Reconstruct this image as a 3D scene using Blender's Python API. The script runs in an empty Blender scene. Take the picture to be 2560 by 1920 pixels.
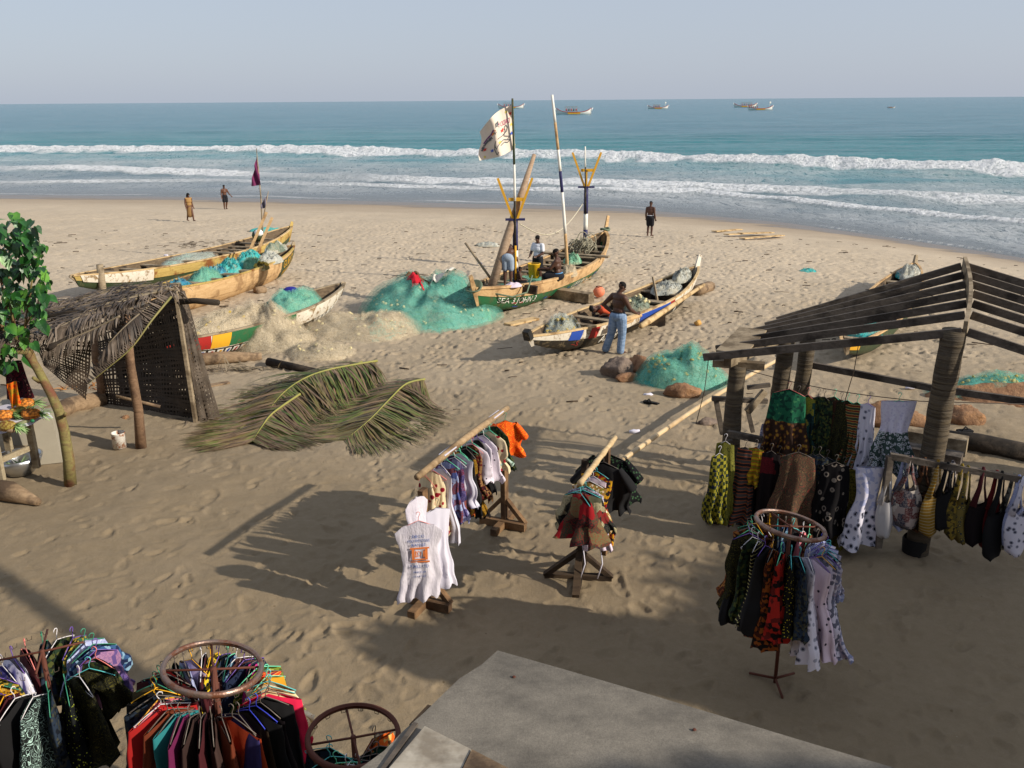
import bpy, bmesh, math, random
import numpy as np
from mathutils import Vector, Matrix, Euler, noise as mnoise
random.seed(7)
R = math.radians
S = bpy.context.scene
COL = S.collection
# ------------------------------------------------------------ camera
F = 2217.0; PITCH = R(17.75); ROLL = R(0.42); CAMZ = 5.8
cd = bpy.data.cameras.new('camera'); cam = bpy.data.objects.new('camera', cd); COL.objects.link(cam)
cd.sensor_width = 36.0; cd.lens = 36.0 * F / 2560.0; cd.clip_start = 0.05; cd.clip_end = 60000
cam.location = (0, 0, CAMZ)
CM = Matrix.Rotation(math.pi/2 - PITCH, 3, 'X') @ Matrix.Rotation(-ROLL, 3, 'Z')
cam.rotation_euler = CM.to_euler()
S.camera = cam
# ------------------------------------------------------------ world, sun
SUN_EL = R(27.0); SUN_AZ = R(23.0)          # light travels towards -x, a little +y
sdir = Vector((math.cos(SUN_AZ)*math.cos(SUN_EL), -math.sin(SUN_AZ)*math.cos(SUN_EL), math.sin(SUN_EL)))
W = bpy.data.worlds.new('World'); S.world = W; W.use_nodes = True
nt = W.node_tree; bg = nt.nodes['Background']; sky = nt.nodes.new('ShaderNodeTexSky')
sky.sky_type = 'NISHITA'; sky.sun_disc = False; sky.sun_elevation = SUN_EL
sky.sun_rotation = math.atan2(sdir.x, sdir.y)
sky.air_density = 1.0; sky.dust_density = 1.6; sky.ozone_density = 2.2; sky.altitude = 0
hz = nt.nodes.new('ShaderNodeMixRGB'); hz.inputs[0].default_value = 0.72
hz.inputs[2].default_value = (5.95, 6.6, 7.85, 1)       # even veil of sea haze over the sky
nt.links.new(sky.outputs[0], hz.inputs[1]); nt.links.new(hz.outputs[0], bg.inputs[0])
bg.inputs[1].default_value = 0.082
sl = bpy.data.lights.new('sun', 'SUN'); so = bpy.data.objects.new('sun', sl); COL.objects.link(so)
sl.energy = 4.7; sl.angle = R(0.6); sl.color = (1.0, 0.92, 0.79)
so.rotation_euler = (-sdir).to_track_quat('-Z', 'Y').to_euler(); so.location = (20, -10, 20)
S.view_settings.view_transform = 'Standard'; S.view_settings.look = 'None'
S.view_settings.exposure = 0.22; S.view_settings.gamma = 1
S.render.engine = 'CYCLES'
S.cycles.max_bounces = 6; S.cycles.transparent_max_bounces = 16; S.cycles.caustics_reflective = False; S.cycles.caustics_refractive = False

# ------------------------------------------------------------ pixels of the photograph (2560x1920) to points of the place
def ray(px, py):
    d = CM @ Vector(((px-1280)/F, (960-py)/F, -1.0)); return d.normalized()
SEA = -2.5
def atz(px, py, z):
    d = ray(px, py); t = (z-CAMZ)/d.z; return Vector((d.x*t, d.y*t, z))
_sh = [atz(x, y, SEA) for x, y in ((-250,484),(0,487),(463,492),(810,500),(1157,509),(1317,513),(1556,521),(1760,538),(1967,557),(2199,590),(2430,624),(2560,645),(2760,690))]
_sx = np.array([p.x for p in _sh]); _sy = np.array([p.y for p in _sh])
_sx = np.concatenate([[-400], _sx, [120]]); _sy = np.concatenate([[_sy[0]+8], _sy, [_sy[-1]-40]])
def zground(x, y):
    s = np.interp(x, _sx, _sy) - y
    return np.where(s > 0, SEA + 2.5*(1-np.exp(-(np.maximum(s, 0)/32)**1.4)), SEA + 0.035*np.minimum(s, 0))
def zg(x, y): return float(zground(np.array([x]), np.array([y]))[0])
def G(px, py, dz=0.0):
    z = 0.0
    for _ in range(12):
        p = atz(px, py, z+dz); z = zg(p.x, p.y)
    return Vector((p.x, p.y, z+dz))
def V(px, py, Y):                          # the point of that ray at distance Y
    d = ray(px, py); t = Y/d.y; return Vector((d.x*t, Y, CAMZ+d.z*t))

# ------------------------------------------------------------ mesh helpers
class M:
    def __init__(s): s.v = []; s.f = []; s.m = []; s.sm = []
    def add(s, vs, fs, mi=0, sm=True):
        b = len(s.v); s.v += [Vector(v) for v in vs]
        for f in fs: s.f.append([b+i for i in f]); s.m.append(mi); s.sm.append(sm)
        return s
    def box(s, c, size, rot=None, mi=0, taper=1.0, jit=0):
        hx, hy, hz_ = size[0]/2, size[1]/2, size[2]/2
        vs = []
        for z in (-1, 1):
            k = taper if z > 0 else 1
            for x, y in ((-1,-1),(1,-1),(1,1),(-1,1)):
                v = Vector((x*hx*k+random.uniform(-jit,jit), y*hy*k+random.uniform(-jit,jit), z*hz_+random.uniform(-jit,jit)))
                if rot is not None: v = rot @ v
                vs.append(v+Vector(c))
        return s.add(vs, [(0,3,2,1),(4,5,6,7),(0,1,5,4),(1,2,6,5),(2,3,7,6),(3,0,4,7)], mi, False)
    def bar(s, a, b, w, h, up=(0,0,1), mi=0):
        a = Vector(a); b = Vector(b); d = (b-a); L = d.length; d.normalize()
        u = Vector(up); x = d.cross(u)
        if x.length < 1e-4: x = d.cross(Vector((0,1,0)))
        x.normalize(); z = x.cross(d)
        rot = Matrix((x, d, z)).transposed()
        return s.box((a+b)/2, (w, L, h), rot, mi)
    def tube(s, pts, rad, n=6, mi=0, cap=True, closed=False, rough=0.0, flat=1.0):
        pts = [Vector(p) for p in pts]; N = len(pts)
        if not hasattr(rad, '__len__'): rad = [rad]*N
        vs = []; prev = None
        for i, p in enumerate(pts):
            if closed: t = pts[(i+1) % N]-pts[i-1]
            else: t = pts[min(i+1, N-1)]-pts[max(i-1, 0)]
            if t.length < 1e-9: t = Vector((0,0,1))
            t.normalize()
            if prev is None:
                a = Vector((0,0,1)) if abs(t.z) < .9 else Vector((1,0,0))
                x = t.cross(a).normalized()
            else:
                x = prev - t*prev.dot(t)
                if x.length < 1e-5: x = t.orthogonal()
                x.normalize()
            prev = x; y = t.cross(x)
            for k in range(n):
                a = 2*math.pi*k/n; r = rad[i]*(1+(random.uniform(-rough, rough) if rough else 0))
                vs.append(p + x*(math.cos(a)*r) + y*(math.sin(a)*r*flat))
        fs = []
        for i in range(N if closed else N-1):
            j = (i+1) % N
            for k in range(n):
                k2 = (k+1) % n; fs.append((i*n+k, i*n+k2, j*n+k2, j*n+k))
        if cap and not closed: fs.append(tuple(range(n))[::-1]); fs.append(tuple((N-1)*n+k for k in range(n)))
        return s.add(vs, fs, mi)
    def lathe(s, prof, n=16, c=(0,0,0), mi=0, rot=None, cap=False):
        vs = []; c = Vector(c)
        for r, z in prof:
            for k in range(n):
                a = 2*math.pi*k/n; v = Vector((r*math.cos(a), r*math.sin(a), z))
                if rot is not None: v = rot @ v
                vs.append(v+c)
        fs = [(i*n+k, i*n+(k+1) % n, (i+1)*n+(k+1) % n, (i+1)*n+k) for i in range(len(prof)-1) for k in range(n)]
        if cap: fs.append(tuple(range(n))[::-1]); fs.append(tuple((len(prof)-1)*n+k for k in range(n)))
        return s.add(vs, fs, mi)
    def ball(s, c, r, n=8, mi=0, rot=None):
        if not hasattr(r, '__len__'): r = (r, r, r)
        vs = []; c = Vector(c); m_ = max(4, n//2+1)
        vs.append(Vector((0,0,-r[2])))
        for i in range(1, m_):
            ph = -math.pi/2+math.pi*i/m_
            for k in range(n):
                a = 2*math.pi*k/n; vs.append(Vector((r[0]*math.cos(ph)*math.cos(a), r[1]*math.cos(ph)*math.sin(a), r[2]*math.sin(ph))))
        vs.append(Vector((0,0,r[2])))
        if rot is not None: vs = [rot @ v for v in vs]
        vs = [v+c for v in vs]
        fs = [(0, 1+(k+1) % n, 1+k) for k in range(n)]
        for i in range(m_-2):
            for k in range(n): a = 1+i*n+k; b = 1+i*n+(k+1) % n; fs.append((a, b, b+n, a+n))
        t = len(vs)-1; b0 = 1+(m_-2)*n
        fs += [(b0+k, b0+(k+1) % n, t) for k in range(n)]
        return s.add(vs, fs, mi)
    def grid(s, fn, nu, nv, mi=0, closeu=False):
        vs = [fn(i/(nu if closeu else nu-1), j/(nv-1)) for j in range(nv) for i in range(nu)]
        fs = []
        for j in range(nv-1):
            for i in range(nu if closeu else nu-1):
                i2 = (i+1) % nu; fs.append((j*nu+i, j*nu+i2, (j+1)*nu+i2, (j+1)*nu+i))
        return s.add(vs, fs, mi)
    def build(s, name, mat, parent=None, label=None, world=False, loc=None):
        me = bpy.data.meshes.new(name); vs = s.v
        o = bpy.data.objects.new(name, me); COL.objects.link(o)
        if world:
            inv = wm(parent).inverted() if parent else Matrix.Identity(4)
            if parent is None and loc is not None: inv = Matrix.Translation(loc).inverted()
            vs = [inv @ v for v in vs]
        if loc is not None: o.location = loc
        me.from_pydata([tuple(v) for v in vs], [], s.f)
        me.polygons.foreach_set('material_index', s.m); me.polygons.foreach_set('use_smooth', s.sm)
        for m_ in (mat if isinstance(mat, (list, tuple)) else [mat]): me.materials.append(m_)
        me.update()
        if parent: o.parent = parent
        if label: o['label'] = label
        return o
def wm(o):
    m = Matrix.Translation(o.location) @ o.rotation_euler.to_matrix().to_4x4() @ Matrix.Diagonal((*o.scale, 1))
    return (wm(o.parent) @ m) if o.parent else m
def tag(o, label, cat, group=None, kind=None):
    if label: o['label'] = label
    if cat: o['category'] = cat
    if group: o['group'] = group
    if kind: o['kind'] = kind
    return o
def thing(name, label, cat, loc=(0,0,0), rz=0, group=None):
    o = bpy.data.objects.new(name, None); COL.objects.link(o); o.empty_display_size = .1
    o.location = loc; o.rotation_euler = (0, 0, rz); return tag(o, label, cat, group)

# ------------------------------------------------------------ materials
MATS = {}
def lin(c):                                # sRGB 0-255 to linear
    return tuple(((v/255+.055)/1.055)**2.4 if v/255 > .04045 else v/255/12.92 for v in c)+(1,)
def mat(key, fn=None, **kw):
    if key in MATS: return MATS[key]
    m = bpy.data.materials.new(key); m.use_nodes = True; MATS[key] = m
    n = N_(m); fn(n, **kw); return m
class N_:
    def __init__(s, m):
        s.m = m; s.t = m.node_tree; s.b = s.t.nodes['Principled BSDF']; s.co = None
    def new(s, typ, **kw):
        n = s.t.nodes.new('ShaderNode'+typ)
        for k, v in kw.items(): setattr(n, k, v)
        return n
    def put(s, inp, v):
        if isinstance(v, bpy.types.NodeSocket): s.t.links.new(v, inp)
        elif v is not None: inp.default_value = v
    def coord(s, scale=(1,1,1), kind='Object', rot=(0,0,0)):
        if kind == 'World': c = s.new('NewGeometry').outputs['Position']
        else: c = s.new('TexCoord').outputs[kind]
        mp = s.new('Mapping'); s.put(mp.inputs[0], c); mp.inputs['Scale'].default_value = scale; mp.inputs['Rotation'].default_value = rot
        return mp.outputs[0]
    def noise(s, co, scale, detail=4, rough=.55, dist=0):
        n = s.new('TexNoise'); s.put(n.inputs['Vector'], co); n.inputs['Scale'].default_value = scale
        n.inputs['Detail'].default_value = detail; n.inputs['Roughness'].default_value = rough; n.inputs['Distortion'].default_value = dist
        return n.outputs[0]
    def vor(s, co, scale, feature='F1', out=0, rnd=1.0):
        n = s.new('TexVoronoi', feature=feature); s.put(n.inputs['Vector'], co); n.inputs['Scale'].default_value = scale
        n.inputs['Randomness'].default_value = rnd
        return n.outputs[out]
    def wave(s, co, scale, dist=0, typ='BANDS', d='X'):
        n = s.new('TexWave', wave_type=typ); n.bands_direction = d; s.put(n.inputs['Vector'], co); n.inputs['Scale'].default_value = scale; n.inputs['Distortion'].default_value = dist
        return n.outputs[1]
    def ramp(s, fac, stops, interp='LINEAR'):
        n = s.new('ValToRGB'); s.put(n.inputs[0], fac); cr = n.color_ramp; cr.interpolation = interp
        while len(cr.elements) < len(stops): cr.elements.new(.5)
        for e, (p, c) in zip(cr.elements, stops):
            e.position = p; e.color = c if hasattr(c, '__len__') else (c, c, c, 1)
        return n.outputs[0]
    def mix(s, fac, a, b, mode='MIX'):
        n = s.new('MixRGB', blend_type=mode); s.put(n.inputs[0], fac); s.put(n.inputs[1], a); s.put(n.inputs[2], b); return n.outputs[0]
    def math(s, op, a, b=None, clamp=False):
        n = s.new('Math', operation=op, use_clamp=clamp); s.put(n.inputs[0], a)
        if b is not None: s.put(n.inputs[1], b)
        return n.outputs[0]
    def rng(s, v, a, b, c=0, d=1):
        n = s.new('MapRange'); s.put(n.inputs[0], v)
        for i, q in enumerate((a, b, c, d)): n.inputs[i+1].default_value = q
        return n.outputs[0]
    def bump(s, h, strength=.5, dist=.02):
        n = s.new('Bump'); s.put(n.inputs['Height'], h); n.inputs['Strength'].default_value = strength; n.inputs['Distance'].default_value = dist
        s.put(s.b.inputs['Normal'], n.outputs[0]); return n
    def out(s, col=None, rough=None, spec=None, metal=None, alpha=None):
        s.put(s.b.inputs['Base Color'], col); s.put(s.b.inputs['Roughness'], rough); s.put(s.b.inputs['Specular IOR Level'], spec)
        s.put(s.b.inputs['Metallic'], metal); s.put(s.b.inputs['Alpha'], alpha)
def f_wood(n, c1, c2, c3=None, scale=1.0, rough=.85, bump=.5, axis=0, patch=0):
    sc = [6, 6, 6]; sc[axis] = .7
    co = n.coord(tuple(v*scale for v in sc)); g = n.noise(co, 3.0, 8, .65, .4)
    col = n.ramp(g, [(.3, c1), (.7, c2)])
    if c3:
        w = n.noise(n.coord(), patch or 2.2, 5, .6); col = n.mix(n.rng(w, .5, .62), col, c3)
    d = n.noise(n.coord(), 40*scale, 3); col = n.mix(n.rng(d, .45, .8, 0, .35), col, (c1[0]*.5, c1[1]*.5, c1[2]*.5, 1))
    n.out(col, rough, .2); n.bump(g, bump, .02)
def wood(key, a, b, c=None, **kw): return mat(key, lambda n: f_wood(n, lin(a), lin(b), lin(c) if c else None, **kw))
def f_paint(n, c, under, wear=.55, rough=.55, dirt=.3):
    co = n.coord(); w = n.noise(co, 5, 8, .7, .5)
    col = n.mix(n.rng(w, wear, wear+.08), c, under)
    d = n.noise(co, 1.7, 6, .6); col = n.mix(n.rng(d, .4, .75, 0, dirt), col, lin((95,75,52)))
    n.out(col, rough, .3); n.bump(w, .25, .01)
def paint(key, c, under=(120,100,75), **kw): return mat(key, lambda n: f_paint(n, lin(c), lin(under), **kw))
def f_plain(n, c, rough=.6, var=.25, scale=8, bump=.15, metal=0, spec=.3):
    w = n.noise(n.coord(), scale, 5, .6)
    n.out(n.mix(n.rng(w, .3, .7, 0, var), c, (c[0]*.45, c[1]*.45, c[2]*.45, 1)), rough, spec, metal); n.bump(w, bump, .01)
def plain(key, c, **kw): return mat(key, lambda n: f_plain(n, lin(c), **kw))
# ------------------------------------------------------------ beach and sea
rs = np.random.RandomState(5)
def vnoise(x, y, seed=0):
    xi = np.floor(x).astype(np.int64); yi = np.floor(y).astype(np.int64); fx = x-xi; fy = y-yi
    fx = fx*fx*(3-2*fx); fy = fy*fy*(3-2*fy)
    def h(a, b):
        n = (a*374761393 + b*668265263 + seed*974711) & 0x7fffffff
        n = ((n ^ (n >> 13))*1274126177) & 0x7fffffff
        return ((n ^ (n >> 16)) & 0xffff)/65535.0
    return (h(xi, yi)*(1-fx)+h(xi+1, yi)*fx)*(1-fy)+(h(xi, yi+1)*(1-fx)+h(xi+1, yi+1)*fx)*fy
def fbm(x, y, seed=0, o=4):
    r = 0; a = .5
    for i in range(o): r = r+a*vnoise(x*2**i+i*17.3, y*2**i+i*9.1, seed+i); a *= .5
    return r
def raster(x0, x1, y0, y1, res, nprints, smin, smax, dmin, dmax, dens=None):
    nx = int((x1-x0)/res); ny = int((y1-y0)/res); H = np.zeros((ny, nx), np.float32)
    for _ in range(nprints):
        cx = rs.uniform(x0, x1); cy = rs.uniform(y0, y1)
        if dens is not None and rs.rand() > dens(cx, cy): continue
        a = rs.uniform(0, math.pi*2) if rs.rand() < .5 else rs.normal(.9, .5); L = rs.uniform(smin, smax); Wd = L*rs.uniform(.38, .6); dep = dmin+(dmax-dmin)*rs.rand()**2.2
        rad = L*1.25; i0 = int((cx-rad-x0)/res); i1 = int((cx+rad-x0)/res)+1; j0 = int((cy-rad-y0)/res); j1 = int((cy+rad-y0)/res)+1
        i0 = max(i0, 0); j0 = max(j0, 0); i1 = min(i1, nx); j1 = min(j1, ny)
        if i1-i0 < 2 or j1-j0 < 2: continue
        X, Y = np.meshgrid(x0+(np.arange(i0, i1)+.5)*res-cx, y0+(np.arange(j0, j1)+.5)*res-cy)
        sk = rs.uniform(-.6,.6); Y = Y+sk*X*X/L
        U = (X*math.cos(a)+Y*math.sin(a))/L*2; Vv = (-X*math.sin(a)+Y*math.cos(a))/Wd*2
        Vv = Vv*(1+.35*np.tanh(U)); q = np.sqrt(U*U+Vv*Vv)
        k = 1/(1+np.exp((q-.95)*9)); prof = -dep*k*(0.75+.35*U*.5) + dep*.45*np.exp(-((q-1.25)/.22)**2)*(1+.5*U)
        H[j0:j1, i0:i1] = H[j0:j1, i0:i1]*(1-.75*k)+prof
    return (x0, y0, res, H)
def sample(rst, x, y):
    x0, y0, res, H = rst; u = (x-x0)/res-.5; v = (y-y0)/res-.5
    i = np.floor(u).astype(int); j = np.floor(v).astype(int); ok = (i >= 0) & (j >= 0) & (i < H.shape[1]-1) & (j < H.shape[0]-1)
    i = np.clip(i, 0, H.shape[1]-2); j = np.clip(j, 0, H.shape[0]-2); fu = u-i; fv = v-j
    r = (H[j, i]*(1-fu)+H[j, i+1]*fu)*(1-fv)+(H[j+1, i]*(1-fu)+H[j+1, i+1]*fu)*fv
    return np.where(ok, r, 0)
near = raster(-11, 12, 4.5, 21, .028, 6200, .14, .34, .010, .042, lambda x, y: (.45 if (x < -2.5 and y > 10.5) else 1))
far = raster(-34, 40, 19, 62, .055, 62000, .14, .34, .03, .085, lambda x, y: max(.0, min(1, ((np.interp(x, _sx, _sy)-y)-17)/8)))
def heights(x, y):
    z = zground(x, y); s = np.interp(x, _sx, _sy)-y; dry = np.clip((s-4)/18, 0, 1)
    z = z + dry*(fbm(x*.28, y*.28, 3, 3)-.45)*.22 + dry*(fbm(x*1.6, y*1.6, 9, 3)-.45)*.07+dry*(fbm(x*5.5, y*5.5, 19, 2)-.4)*.014
    # wind-blown ripples between the prints
    z = z + dry*.007*np.sin((x*.35+y)*13+5*fbm(x*.8, y*.8, 21, 2)*3)*np.clip(fbm(x*.5, y*.5, 31, 2)*2-.5, 0, 1)
    z = z + sample(near, x, y)*np.clip((20.5-y)/1.5, 0, 1) + sample(far, x, y)*np.clip((y-19.2)/1.5, 0, 1)
    return z
def gridmesh(name, X, Y, Z, mtl, attrs={}):
    ny, nx = X.shape; me = bpy.data.meshes.new(name)
    co = np.stack([X, Y, Z], -1).reshape(-1, 3).astype(np.float32)
    idx = np.arange(nx*ny).reshape(ny, nx); q = np.stack([idx[:-1,:-1], idx[:-1,1:], idx[1:,1:], idx[1:,:-1]], -1).reshape(-1, 4)
    me.vertices.add(len(co)); me.vertices.foreach_set('co', co.ravel())
    me.loops.add(q.size); me.loops.foreach_set('vertex_index', q.ravel().astype(np.int32))
    me.polygons.add(len(q)); me.polygons.foreach_set('loop_start', np.arange(0, q.size, 4, dtype=np.int32))
    me.polygons.foreach_set('loop_total', np.full(len(q), 4, np.int32)); me.polygons.foreach_set('use_smooth', np.ones(len(q), bool))
    me.update(calc_edges=True)
    for k, a in attrs.items():
        at = me.attributes.new(k, 'FLOAT', 'POINT'); at.data.foreach_set('value', a.ravel().astype(np.float32))
    me.materials.append(mtl); o = bpy.data.objects.new(name, me); COL.objects.link(o); o['kind'] = 'structure'; return o
def f_sand(n):
    co = n.coord(kind='World'); z = n.new('SeparateXYZ'); n.put(z.inputs[0], co); z = z.outputs[2]
    big = n.noise(co, .35, 4, .6); fine = n.noise(co, 9, 6, .7); gr = n.noise(co, 160, 2, .6)
    c = n.ramp(fine, [(.25, lin((166,148,124))), (.55, lin((192,174,149))), (.8, lin((210,192,168)))])
    c = n.mix(n.rng(big, .35, .65, 0, .45), c, lin((166,148,124)))
    c = n.mix(n.rng(gr, .35, .7, 0, .4), c, lin((112,92,68)))
    v = n.vor(co, 2.3, out=0); sp = n.math('LESS_THAN', v, .035); c = n.mix(n.math('MULTIPLY', sp, .8), c, lin((70,50,36)))
    v2 = n.vor(co, 1.1, out=0); sp = n.math('LESS_THAN', v2, .012); c = n.mix(sp, c, lin((235,230,220)))
    wav = n.noise(n.coord((.12, .6, 1), 'World'), 1.2, 5, .6); zz = n.math('ADD', z, n.rng(wav, .3, .7, -.10, .10))
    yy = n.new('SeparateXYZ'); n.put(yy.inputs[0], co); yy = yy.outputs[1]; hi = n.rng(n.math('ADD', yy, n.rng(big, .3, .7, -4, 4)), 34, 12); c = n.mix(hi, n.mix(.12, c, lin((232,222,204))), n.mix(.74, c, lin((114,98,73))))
    damp = n.rng(zz, -1.75, -2.25); wet = n.rng(zz, -2.30, -2.40)
    c = n.mix(n.math('MULTIPLY', damp, .55), c, lin((140,122,102)))
    c = n.mix(n.math('MULTIPLY', wet, .75), c, lin((92,80,68)))
    n.out(c, n.rng(wet, 0, 1, .95, .28), .25)
    n.bump(n.math('ADD', n.math('ADD', n.noise(co, 7, 7, .8), n.noise(co, 26, 6, .75)), n.math('MULTIPLY', gr, .25)), .75, .014)
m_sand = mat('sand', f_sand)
ys = np.concatenate([np.linspace(-25, 4.8, 30), np.exp(np.linspace(math.log(5), math.log(30), 520)), np.exp(np.linspace(math.log(30.05), math.log(95), 420))[0:], np.linspace(97, 260, 16)])
t = np.linspace(-1, 1, 1000); tt = .30*t+.70*t**5
hw = .62*np.abs(ys)/.30+6
hw = np.where(ys < 5, 16, hw)
T, Yg = np.meshgrid(tt, ys); Xg = T*(hw[:, None]+12)
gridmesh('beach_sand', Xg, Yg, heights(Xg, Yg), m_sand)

# the sea: rows of breakers along the shore
def curve_px(pts): 
    P = [atz(x, y, SEA) for x, y in pts]; P.sort(key=lambda p: p.x)
    return np.array([p.x for p in P]), np.array([p.y for p in P])
def f_at(c, x): return np.interp(x, c[0], c[1])
B1 = curve_px([(-300,381),(0,379),(580,380),(1157,391),(1500,397),(1967,413),(2560,434),(2900,450)])
B2 = curve_px([(-300,420),(150,424),(500,434),(700,442),(1157,454),(1500,460),(1967,480),(2560,508),(2900,525)])
B3 = curve_px([(-300,462),(520,453),(800,462),(1157,470),(1500,476),(1760,483),(2000,505),(2300,533),(2560,560),(2900,600)])
B4 = curve_px([(-300,330),(450,332),(900,333),(1400,336),(1967,345),(2560,352),(2900,356)])
sy_ = np.concatenate([np.linspace(28, 60, 60)[:-1], np.arange(60, 215, .42), np.exp(np.linspace(math.log(215.5), math.log(1200), 90)), np.exp(np.linspace(math.log(1300), math.log(30000), 30))])
st = np.linspace(-1, 1, 800)
T, Ys = np.meshgrid(.55*st+.45*st**5, sy_); Xs = T*(Ys*1.35+22)
sh = Ys-np.interp(Xs, _sx, _sy)                     # metres out from the water's edge
wob = (fbm(Xs*.05, Xs*0+3, 41, 3)-.45)*5
z = np.zeros_like(Xs); foam = np.zeros_like(Xs)
amp = np.clip(sh/60, 0, 1)
z += amp*(.16*np.sin(Ys*.35+2.2*fbm(Xs*.03, Ys*.03, 5)*4)+.10*np.sin(Ys*.8+Xs*.05+6*fbm(Xs*.05, Ys*.05, 8)))*(Ys < 1500)
z += np.clip(sh/15, 0, 1)*(fbm(Xs*.5, Ys*.9, 13, 3)-.45)*.16*(Ys < 700)
def breaker(c, h, front, back, seed, gap=0., lump=.5):
    global z, foam
    d = Ys-(f_at(c, Xs)+wob*.5)
    st_ = np.clip(fbm(Xs*.045+seed, Xs*0+seed, seed, 3)*2.4-gap, 0, 1)
    shape = np.where(d > 0, np.exp(-(d/back)**2), np.exp(-(d/front)**2))
    z += h*shape*(.6+.6*st_)
    d2 = d+ (fbm(Xs*.35, Ys*.35, seed+4, 3)-.45)*front*1.3
    fo = np.clip((d2+front*1.5)/(front*.5), 0, 1)*np.clip((back*.55-d2)/(back*.25), 0, 1)*st_
    z += fo*((fbm(Xs*1.3, Ys*1.3, seed+9, 3)-.4)*lump*h+(fbm(Xs*.45, Ys*.45, seed+19, 2)-.4)*h*.7)
    foam = np.maximum(foam, fo)
breaker(B1, .95, 3.7, 2.8, 51, -.45)
breaker(B2, .45, 2.6, 2.2, 61, .1)
breaker(B3, .24, 1.2, 1.3, 71, .2)
breaker(B4, .5, 7, 5, 81, 9)                       # an unbroken swell
d1 = Ys-f_at(B1, Xs)
wash = np.clip((sh-3)/8, 0, 1)*np.clip((-d1+2)/10, 0, 1)
edge = np.exp(-((sh-1.2-(fbm(Xs*.12, Xs*0, 91, 3)-.45)*3)/.35)**2)
foam = np.maximum(foam, edge*.75*np.clip(fbm(Xs*.2, Ys*.2, 95, 2)*3-.8, 0, 1))
def f_sea(n):
    co = n.coord(kind='World'); fo = n.new('Attribute', attribute_name='foam').outputs['Fac']; sh_ = n.new('Attribute', attribute_name='shore').outputs['Fac']; wa = n.new('Attribute', attribute_name='wash').outputs['Fac']
    deep = n.ramp(sh_, [(0, lin((112,112,108))), (.05, lin((104,116,120))), (.16, lin((88,118,124))), (.28, lin((58,128,134))), (.45, lin((38,120,124))), (.8, lin((32,112,120))), (1, lin((38,108,122)))])
    st1 = n.noise(n.coord((.02, .12, 1), 'World'), 1, 5, .6); deep = n.mix(n.rng(st1, .35, .7, 0, .5), deep, n.mix(.5, deep, lin((8,48,62))))
    net = n.noise(n.coord((.75, .32, 1), 'World'), 1.2, 7, .72, 1.2)
    net = n.math('SUBTRACT', 1, n.math('MULTIPLY', n.math('ABSOLUTE', n.math('SUBTRACT', net, .5)), 6.5), True)
    blob = n.rng(n.noise(n.coord((.07, .07, 1), 'World'), 1, 4, .6), .34, .62)
    wf = n.math('MULTIPLY', n.math('MULTIPLY', net, blob), n.math('MULTIPLY', wa, .62))
    fn = n.noise(co, 2.2, 6, .7); ff = n.math('MULTIPLY', fo, n.rng(fn, .3, .52, .25, 1.15), True)
    tot = n.math('MAXIMUM', ff, wf)
    n.out(n.mix(tot, deep, (.86, .88, .9, 1)), n.rng(tot, 0, 1, .22, .8), .5)
    h = n.math('ADD', n.noise(n.coord((.5, 1.3, 1), 'World'), 1.1, 7, .68), n.math('MULTIPLY', fn, n.math('MULTIPLY', tot, 3.0)))
    n.bump(h, .75, .55)
gridmesh('sea_water', Xs, Ys, SEA+z, mat('sea', f_sea), {'foam': foam, 'shore': np.clip(sh/220, 0, 1), 'wash': wash})
# ------------------------------------------------------------ canoes
m_raw = wood('raw_wood', (204,172,128), (178,142,98), (150,118,82), bump=.5, patch=2.0)
m_grey = wood('grey_wood', (164,148,124), (126,110,88), (98,84,66), bump=.6)
m_darkw = wood('dark_wood', (84,68,52), (50,40,32), (38,30,25), bump=.6)
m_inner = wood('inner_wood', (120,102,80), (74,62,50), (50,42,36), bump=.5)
m_pale = wood('pale_wood', (208,182,140), (178,148,104), (140,112,76), bump=.5)
m_yel = wood('yellowed_wood', (190,164,98), (156,132,74), (122,74,40), bump=.5, patch=1.8)
m_white = paint('white_paint', (214,206,190), (140,116,84), wear=.52)
m_black = paint('black_paint', (30,31,30), (104,92,70), wear=.52)
m_green = paint('green_paint', (34,98,60), (84,86,56), wear=.53)
m_dgreen = paint('dark_green_paint', (48,66,42), (88,82,58), wear=.55)
m_blue = paint('blue_paint', (34,72,158), (70,70,90), wear=.62, dirt=.15)
m_navy = paint('navy_paint', (36,38,84), (70,64,70), wear=.62, dirt=.1)
m_wht2 = 0
m_red = paint('red_paint', (158,36,32), (90,60,50), wear=.62, dirt=.15)
m_yelp = paint('yellow_paint', (214,160,40), (120,96,60), wear=.64, dirt=.15)
m_wlet = paint('white_lettering', (225,222,212), (120,120,110), wear=.66, dirt=.1)
def text_polys(txt, font_size=1.0):
    c = bpy.data.curves.new('t', 'FONT'); c.body = txt; c.size = font_size; c.resolution_u = 2; c.align_x = 'LEFT'
    o = bpy.data.objects.new('t', c); COL.objects.link(o); dg = bpy.context.evaluated_depsgraph_get(); dg.update()
    me = o.evaluated_get(dg).to_mesh(); vs = [Vector(v.co) for v in me.vertices]; fs = [tuple(p.vertices) for p in me.polygons]
    o.evaluated_get(dg).to_mesh_clear(); bpy.data.objects.remove(o); bpy.data.curves.remove(c)
    return vs, fs
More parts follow.
